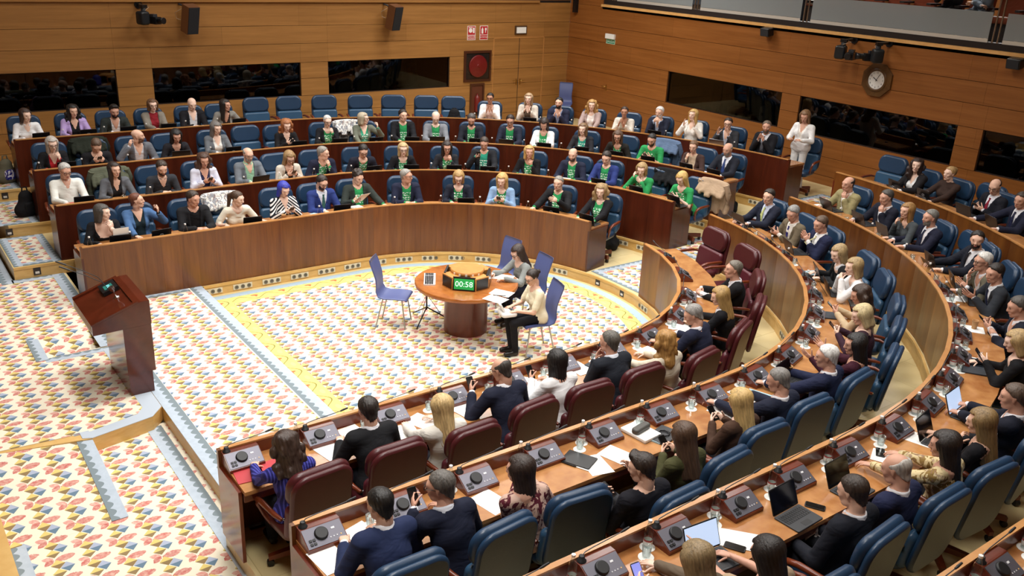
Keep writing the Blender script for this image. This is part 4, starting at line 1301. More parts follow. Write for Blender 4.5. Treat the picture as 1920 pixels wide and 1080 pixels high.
# ------------------------------------------------------------------ swivel chairs
def leather(name, col, rough=0.36):
    t = NT(name); n = t.noise(t.coord(), (60, 60, 60), 1.0, 3, 0.2); f = t.noise(t.coord(), (5, 5, 5), 1.0, 2, 0.5)
    c = srgb(col)
    t.base(t.mix(f, tuple(v*0.8 for v in c[:3])+(1,), tuple(v*1.15 for v in c[:3])+(1,))); t.set(Roughness=rough)
    t.bump(n, 0.12, 0.004); MATS[name] = t.m
    return t.m
BLUE_L = leather('leather_blue', '#213b57'); BLUE_P = leather('leather_blue_pale', '#31526f')
MAR_L = leather('leather_maroon', '#4a1a1e'); MAR_P = leather('leather_maroon_pale', '#55212a')
ARM_W = M('chair_wood', '#6b2f18', 0.28); STEEL = M('steel', '#b9bbbd', 0.25, 1.0); BLACKP = M('black_plastic', '#141416', 0.45)
def chair_proto(full, mar):
    A, B = (MAR_L, MAR_P) if mar else (BLUE_L, BLUE_P)
    e = empty('swivel_chair', (0, 0, -50))
    lean = 9
    MT = T(0, -0.215, 0.405) @ RX(lean)
    MB().slab(0.57, 0.68, 0.055, 0.15, 0.024, 6, 0, MT @ T(0, -0.062, 0.355), bow=-0.012, taper=0.03).build('back_shell', A, e)
    MB().slab(0.575, 0.325, 0.085, 0.13, 0.036, 6, 0, MT @ T(0, 0.005, 0.535), bow=-0.02, taper=0.02).build('headrest', A, e)
    MB().slab(0.56, 0.345, 0.085, 0.06, 0.036, 5, 0, MT @ T(0, 0.012, 0.205), bow=-0.02).build('lumbar_pad', B, e)
    MB().slab(0.53, 0.50, 0.11, 0.10, 0.04, 5, 0, T(0, 0.02, 0.44) @ RX(90)).build('seat', A, e)
    for s in (-1, 1):
        mb = MB()
        mb.tube([(s*0.30, -0.235, 0.66), (s*0.325, -0.16, 0.675), (s*0.33, 0.06, 0.675), (s*0.325, 0.15, 0.655), (s*0.315, 0.17, 0.60), (s*0.28, 0.13, 0.50), (s*0.24, 0.06, 0.415)], [0.016, 0.022, 0.026, 0.024, 0.022, 0.02, 0.018], 8)
        mb.build('armrest', ARM_W, e)
        if full:
            MB().lathe([(0.012, 0), (0.012, 0.02)], 8, 0, T(s*0.287, -0.235, 0.66) @ RY(90)).build('arm_bolt', STEEL, e)
    MB().lathe([(0.03, 0.12), (0.03, 0.30), (0.05, 0.36), (0.11, 0.385)], 10).build('column', BLACKP, e)
    if full:
        for i in range(5):
            a = 2*PI*i/5+0.3
            Mx = RZ(math.degrees(a))
            mb = MB()
            vs = [(0.03, -0.03, 0.10), (0.30, -0.022, 0.065), (0.30, 0.022, 0.065), (0.03, 0.03, 0.10), (0.03, -0.03, 0.16), (0.30, -0.022, 0.105), (0.30, 0.022, 0.105), (0.03, 0.03, 0.16)]
            mb.add([Mx @ Vector(v) for v in vs], [(0, 3, 2, 1), (4, 5, 6, 7), (0, 1, 5, 4), (1, 2, 6, 5), (2, 3, 7, 6), (3, 0, 4, 7)])
            lg = mb.build('leg', ARM_W, e)
            cs = MB(); cs.lathe([(0.03, -0.024), (0.032, -0.01), (0.032, 0.01), (0.03, 0.024)], 10, 0, Mx @ T(0.285, 0, 0.033) @ RX(90))
            cs.build('caster', BLACKP, lg)
    else:
        mb = MB()
        for i in range(5):
            Mx = RZ(72*i+17); mb.box(0.02, 0.31, -0.024, 0.024, 0.06, 0.12, 0, Mx); mb.box(0.27, 0.31, -0.02, 0.02, 0.0, 0.06, 1, Mx)
        mb.build('star_base', [ARM_W, BLACKP], e)
    return e
CH_FAR = chair_proto(False, False); CH_NEAR = chair_proto(True, False); CH_MAR = chair_proto(True, True)
def place_chair(k, s, q, off, label, turn=0.0, group=None):
    p = upt(q, s, RR[k]+off)
    proto = CH_FAR if s > 0 else (CH_MAR if k == 1 else CH_NEAR)
    c = copy_tree(proto, None, (p.x, p.y, tread(k)), face_rz(q, s)+math.radians(turn))
    tag(c, label, 'chair', group or ('maroon swivel chairs' if (k == 1 and s < 0) else 'blue swivel chairs'))
    return c

# ------------------------------------------------------------------ small things on the desks
CLEAR = glass('clear_glass', (0.86, 0.90, 0.90), 0.03, 0.05, 0.9)
WATER = glass('water', (0.86, 0.92, 0.93), 0.04, 0.02)
PAPER = M('paper_white', '#f1f1ee', 0.8); BLK = M('device_black', '#101114', 0.35); BLKM = M('device_grey', '#2b2d31', 0.45)
SCREEN = M('screen_dark', '#0a0b0e', 0.12); REDP = M('folder_red', '#b5343c', 0.6); CUPB = M('cup_kraft', '#b98e5e', 0.7)
def proto_meshes():
    out = {}
    b = MB(); b.lathe([(0.031, 0.004), (0.033, 0.02), (0.033, 0.12), (0.028, 0.15), (0.015, 0.185), (0.0125, 0.20), (0.0125, 0.214)], 14); out['bottle_glass'] = b.mesh('bottle_glass', [CLEAR])
    b = MB(); b.lathe([(0.0145, 0.208), (0.0145, 0.226)], 10); out['bottle_cap'] = b.mesh('cap', [M('cap_white', '#e8e8e6', 0.5)])
    b = MB(); b.lathe([(0.0336, 0.03), (0.0336, 0.062)], 14, 0, None, False); b.lathe([(0.0337, 0.062), (0.0337, 0.075)], 14, 1, None, False); out['bottle_label'] = b.mesh('label_band', [M('label_white', '#e4e2dc', 0.6), M('label_red', '#a33a3c', 0.6)])
    b = MB(); b.lathe([(0.028, 0.0), (0.035, 0.092), (0.0325, 0.092), (0.026, 0.008), (0.0, 0.008)], 14, 0, None, False); out['tumbler'] = b.mesh('tumbler', [CLEAR])
    b = MB(); b.lathe([(0.056, 0.0), (0.056, 0.003)], 18); out['coaster'] = b.mesh('coaster', [M('coaster_white', '#ecebe6', 0.8)])
    b = MB(); b.lathe([(0.027, 0), (0.036, 0.10), (0.038, 0.102), (0.036, 0.106), (0.033, 0.10), (0.025, 0.01), (0, 0.01)], 14, 0, None, False); out['cup'] = b.mesh('cup', [CUPB])
    b = MB(); b.slab(0.074, 0.152, 0.009, 0.013, 0.0025, 3, 0, RX(-90)); out['phone'] = b.mesh('phone', [BLK])
    b = MB(); b.box(-0.033, 0.033, -0.069, 0.069, 0.0046, 0.0052); out['phone_screen'] = b.mesh('screen', [SCREEN])
    b = MB(); b.box(-0.105, 0.105, -0.148, 0.148, 0, 0.0015); out['sheet'] = b.mesh('sheet', [PAPER])
    return out
PM = proto_meshes()
def bottle(loc, label, parent=None, rz=0):
    o = empty('water_bottle', loc, rz); tag(o, label, 'bottle', 'water bottles')
    obj('bottle_glass', PM['bottle_glass'], o); obj('cap', PM['bottle_cap'], o); obj('label_band', PM['bottle_label'], o)
    return o
def simple(name, key, loc, label, cat, rz=0, group=None, mat=None, rot=None):
    o = obj(name, PM[key], None, loc, rot or (0, 0, rz), mat)
    tag(o, label, cat, group)
    return o
def phone(loc, label, rot=(0, 0, 0), lit=None):
    o = obj('phone', PM['phone'], None, loc, rot); tag(o, label, 'phone', 'mobile phones')
    obj('screen', PM['phone_screen'], o, mat=lit)
    return o
# tablet with keyboard cover; the lid leans back, screen towards -y
def _tab(w, d, hgt, ang, nm, lidm, keym):
    b = MB(); b.slab(w, d, 0.012, 0.012, 0.004, 3, 0, T(0, 0, 0.007) @ RX(90)); base = b.mesh('keyboard_base', [keym])
    b = MB()
    for j in range(4):
        for i in range(11): b.box(-w*0.44+i*w*0.081, -w*0.44+i*w*0.081+w*0.066, d*0.38-0.026*j-0.019, d*0.38-0.026*j, 0.012, 0.0155)
    b.box(-0.045, 0.045, -d*0.42, -d*0.20, 0.0125, 0.0138)
    keys = b.mesh('keys', [M('key_black', '#1a1b1e', 0.5)])
    Ml = T(0, d/2+0.004, 0.012) @ RX(ang)
    b = MB(); b.slab(w, hgt, 0.009, 0.012, 0.003, 3, 0, Ml @ T(0, 0, hgt/2)); lid = b.mesh('lid', [lidm])
    b = MB(); b.box(-w*0.475, w*0.475, -0.0056, -0.0046, 0.012, hgt-0.01, 0, Ml); scr = b.mesh('screen', [SCREEN])
    b = MB(); b.slab(w*0.9, hgt*0.55, 0.004, 0.01, 0.0015, 3, 0, T(0, d/2+0.075, 0.055) @ RX(-34)); stand = b.mesh('kickstand', [lidm])
    return base, keys, lid, scr, stand
TAB = _tab(0.29, 0.20, 0.195, -18, 'tablet', BLK, BLKM)
LAP = _tab(0.31, 0.22, 0.205, -22, 'laptop', BLK, BLKM)
SILV = M('laptop_silver', '#9a9ca0', 0.3, 0.9)
LIT = M('screen_lit', '#c9dcf6', 0.4, Emission_Color=srgb('#b9d2f5'), Emission_Strength=0.75)
LOGO = M('sticker_pale', '#b9b2b0', 0.5)
def computer(loc, rz, label, kind='tablet', lit=None, silver=False, sticker=False):
    o = empty('laptop' if kind == 'laptop' else 'tablet_computer', loc, rz)
    tag(o, label, 'laptop' if kind == 'laptop' else 'tablet', 'computers on the desks')
    S_ = LAP if kind == 'laptop' else TAB
    obj('keyboard_base', S_[0], o, mat=SILV if silver else None); obj('keys', S_[1], o)
    lid = obj('lid', S_[2], o, mat=SILV if silver else None)
    obj('screen', S_[3], lid, mat=lit)
    if kind != 'laptop': obj('kickstand', S_[4], o)
    if sticker:
        hg = 0.195; ang = -18
        Ml = T(0, 0.104, 0.012) @ RX(ang)
        b = MB(); b.tube([Ml @ Vector((0.028*math.cos(2*PI*i/12), 0.0062, hg*0.5+0.016*math.sin(2*PI*i/12))) for i in range(12)], 0.0022, 4, 0, True)
        b.build('lid_emblem', LOGO, o)
    return o
# microphone console --------------------------------------------------------------
FACE = M('console_face', '#6d6c76', 0.42, 0.5); KN = M('console_black', '#17181b', 0.5)
def console_proto():
    e = empty('microphone_console', (0, 0, -50))
    pr = [(-0.115, 0), (0.10, 0), (0.10, 0.115), (0.035, 0.115), (-0.115, 0.03)]
    mb = MB(); n = len(pr)
    vs = [(-0.155, y, z) for y, z in pr]+[(0.155, y, z) for y, z in pr]
    mb.add(vs, [tuple(range(n)), tuple(range(2*n-1, n-1, -1))]+[(i, n+i, n+(i+1) % n, (i+1) % n) for i in range(n)])
    mb.build('console_body', INNER_W, e)
    ang = math.degrees(math.atan2(0.085, 0.15))
    Mf = T(0, -0.04, 0.0735) @ RX(ang)
    fp = MB().box(-0.148, 0.148, -0.078, 0.078, -0.001, 0.004, 0, Mf).build('face_plate', FACE, e)
    MB().lathe([(0.052, 0.003), (0.052, 0.010), (0.048, 0.022), (0.043, 0.024)], 20, 0, Mf @ T(-0.02, 0.012, 0)).build('speaker', KN, fp)
    MB().box(0.062, 0.088, 0.020, 0.034, 0.004, 0.0062, 0, Mf).build('display', M('console_display', '#e4e6ea', 0.4), fp)
    for i, (x, y) in enumerate(((-0.115, -0.02), (-0.088, -0.02), (-0.115, -0.05), (-0.088, -0.05))):
        MB().box(x-0.010, x+0.010, y-0.009, y+0.009, 0.004, 0.012, 0, Mf).build('button', KN, fp)
    for i, x in enumerate((0.035, 0.06, 0.085, 0.115)):
        MB().box(x-0.004, x+0.004, -0.042, -0.034, 0.004, 0.007, 0, Mf).build('indicator', M('led_amber' if i == 3 else 'led_white', '#f2c27a' if i == 3 else '#dcdee4', 0.4), fp)
    MB().lathe([(0.034, 0.112), (0.034, 0.122), (0.022, 0.126), (0.020, 0.158), (0.016, 0.16)], 14, 0, T(-0.115, 0.068, 0)).build('microphone_base', KN, e)
    nk = MB().tube([(-0.115, 0.068, 0.15), (-0.09, 0.07, 0.175), (-0.02, 0.075, 0.180), (0.12, 0.08, 0.185), (0.24, 0.08, 0.195)], 0.004, 6).build('gooseneck', M('gooseneck_grey', '#54555a', 0.35, 0.7), e)
    MB().tube([(0.24, 0.08, 0.195), (0.27, 0.08, 0.20), (0.315, 0.08, 0.207)], [0.007, 0.010, 0.008], 8).build('microphone', KN, nk)
    return e
CONSOLE = console_proto()
def desk_pt(k, s, q, lx, ly, so=0.80):
    """point on the worktop given seat-local x and y (y towards the parapet)"""
    p = upt(q, s, RR[k]+so); rz = face_rz(q, s)
    c, sn = math.cos(rz), math.sin(rz)
    return Vector((p.x+lx*c-ly*sn, p.y+lx*sn+ly*c, tread(k)+DESK_H)), rz
# garments over chair backs ---------------------------------------------------------
def coat(k, s, q, off, mat, label, turn=0, big=1.0):
    p = upt(q, s, RR[k]+off)
    e = empty('coat', (p.x, p.y, tread(k)), face_rz(q, s)+math.radians(turn)); tag(e, label, 'coat', 'garments over chair backs')
    f = Field((-0.38, -0.48, 0.40), (0.38, 0.05, 1.2), 0.02)
    rg = random.Random(int(abs(q)*7)+k)
    for i in range(9):
        x = -0.26+0.065*i
        zt = 1.06+0.025*math.cos(x*5)
        f.cap((x, -0.40+rg.uniform(-0.02, 0.02), 0.60+rg.uniform(-0.05, 0.06)), (x*0.96, -0.345, zt), 0.05*big, 0.05*big, 0, 0.03)
        f.cap((x*0.96, -0.345, zt), (x, -0.20, 0.88+rg.uniform(-0.05, 0.05)), 0.045*big, 0.035*big, 0, 0.03)
    V, Q = f.mesh()
    obj('coat_body', mk_mesh('coat_body', V, Q, [mat]), e)
    for sx in (-1, 1):
        MB().tube([(sx*0.27, -0.30, 1.08), (sx*0.32, -0.33, 0.92), (sx*0.31, -0.35, 0.70), (sx*0.29, -0.34, 0.58)], [0.05, 0.055, 0.05, 0.045], 8).build('sleeve', mat, e)
    return e
# ------------------------------------------------------------------ who sits where: (q along the row, head distance behind the parapet, head height)
SEAT = {
'L4': [(-3.9, 0.59, 1.175), (-3.1, 0.65, 1.19), (-2.4, 0.55, 1.16), (-1.65, 0.7, 1.2), (-0.91, 0.64, 1.185), (-0.29, 0.48, 1.15), (37.47, 0.75, 1.205), (43.21, 0.82, 1.23), (47.9, 0.72, 1.2), (52.86, 0.76, 1.21), (58.17, 0.56, 1.165), (63.1, 0.79, 1.215), (67.93, 0.86, 1.24), (73.65, 0.67, 1.195), (78.86, 0.9, 1.235)],
'L3': [(-3.8, 0.54, 1.16), (-3.15, 0.25, 1.115), (-2.41, 0.57, 1.175), (-1.78, 0.45, 1.145), (-0.98, 0.66, 1.19), (2.91, 0.53, 1.165), (10.19, 0.63, 1.185), (16.52, 0.72, 1.2), (23.3, 0.88, 1.24), (28.82, 0.77, 1.215), (34.95, 0.73, 1.2), (41.65, 0.76, 1.215), (47.57, 0.7, 1.2), (54.48, 0.65, 1.185), (61.17, 0.47, 1.155), (67.04, 0.56, 1.17), (74.53, 0.57, 1.17), (79.85, 0.75, 1.205)],
'L2': [(-3.89, 0.76, 1.205), (-3.19, 0.61, 1.18), (-2.49, 0.49, 1.16), (-1.75, 0.65, 1.185), (-0.96, 0.69, 1.195), (-0.33, 0.39, 1.14), (3.85, 0.46, 1.15), (12.3, 0.42, 1.15), (20.94, 0.46, 1.15), (30.3, 0.55, 1.165), (37.97, 0.85, 1.22), (47.77, 0.55, 1.17), (56.87, 0.65, 1.185), (63.79, 0.73, 1.195), (72.99, 0.48, 1.155), (82.55, 0.46, 1.16)],
'L1': [(-3.77, 0.55, 1.17), (-3.23, 0.85, 1.21), (-2.45, 0.65, 1.185), (-1.83, 0.46, 1.155), (-1.02, 0.58, 1.175), (-0.32, 0.67, 1.19), (5.55, 0.73, 1.195), (18.5, 0.64, 1.185), (32.82, 0.57, 1.175), (44.94, 0.57, 1.17), (60.16, 0.74, 1.195), (72.58, 0.73, 1.195)],
'R1': [(-4.08, 0.72, 1.175), (-3.26, 0.57, 1.185), (-2.66, 0.93, 1.16), (-1.8, 0.53, 1.185), (-1.2, 0.63, 1.18), (-0.44, 0.57, 1.185), (1.87, 0.85, 1.165), (14.42, 0.61, 1.18), (26.53, 0.63, 1.18), (43.26, 0.68, 1.18)],
'R2': [(-3.97, 0.54, 1.185), (-3.5, 0.57, 1.18), (-2.88, 0.69, 1.175), (-2.05, 1.21, 1.155), (-1.43, 1.03, 1.16), (-0.56, 0.92, 1.165), (0.79, 0.78, 1.17), (9.88, 0.74, 1.175), (15.33, 0.92, 1.175), (24.62, 0.67, 1.18), (31.95, 0.59, 1.18), (43.49, 0.58, 1.18), (49.48, 0.5, 1.175), (63.69, 0.79, 1.195), (70.34, 0.64, 1.18), (79.65, 0.84, 1.205)],
'R3': [(-2.74, 0.76, 1.175), (-2.32, 0.96, 1.17), (-1.24, 0.89, 1.17), (-0.7, 0.95, 1.17), (-0.05, 0.88, 1.17), (4.63, 0.81, 1.175), (10.43, 0.85, 1.175), (21.77, 0.6, 1.18), (31.12, 0.63, 1.18), (40.9, 0.58, 1.18), (44.81, 0.57, 1.175), (52.14, 0.88, 1.2), (61.08, 0.71, 1.185), (64.39, 0.58, 1.175), (70.16, 0.7, 1.19), (77.37, 0.67, 1.185)],
'R4': [(78.31, 0.68, 1.19), (73.82, 0.79, 1.205), (67.82, 0.84, 1.21), (63.1, 0.72, 1.19)],
}
# seats whose chair stands a little further along than the head
CHAIRQ = {'R1': [-3.96, -3.24, -2.52, -1.80, -1.08, -0.38, 5.8, 20, 33, 47], 'R2': [-4.02, -3.29, -2.54, -1.92, -1.22, -0.54, 2.3, 11, 19, 28, 36, 45.5, 53, 65, 72, 81],
          'R3': [-2.8, -2.06, -1.31, -0.50, 1.8, 8.2, 14.5, 24.5, 33.5, 41.5, 47.2, 54, 62, 66.5, 71.5, 78]}
SEATOFF = {('R2', 3): 1.12, ('R2', 4): 0.95, ('R3', 1): 0.92}
SK = {'1': '#dfb49c', '2': '#cf9f88', '3': '#b5846a', '4': '#ebc8b4', '5': '#8f5f45'}
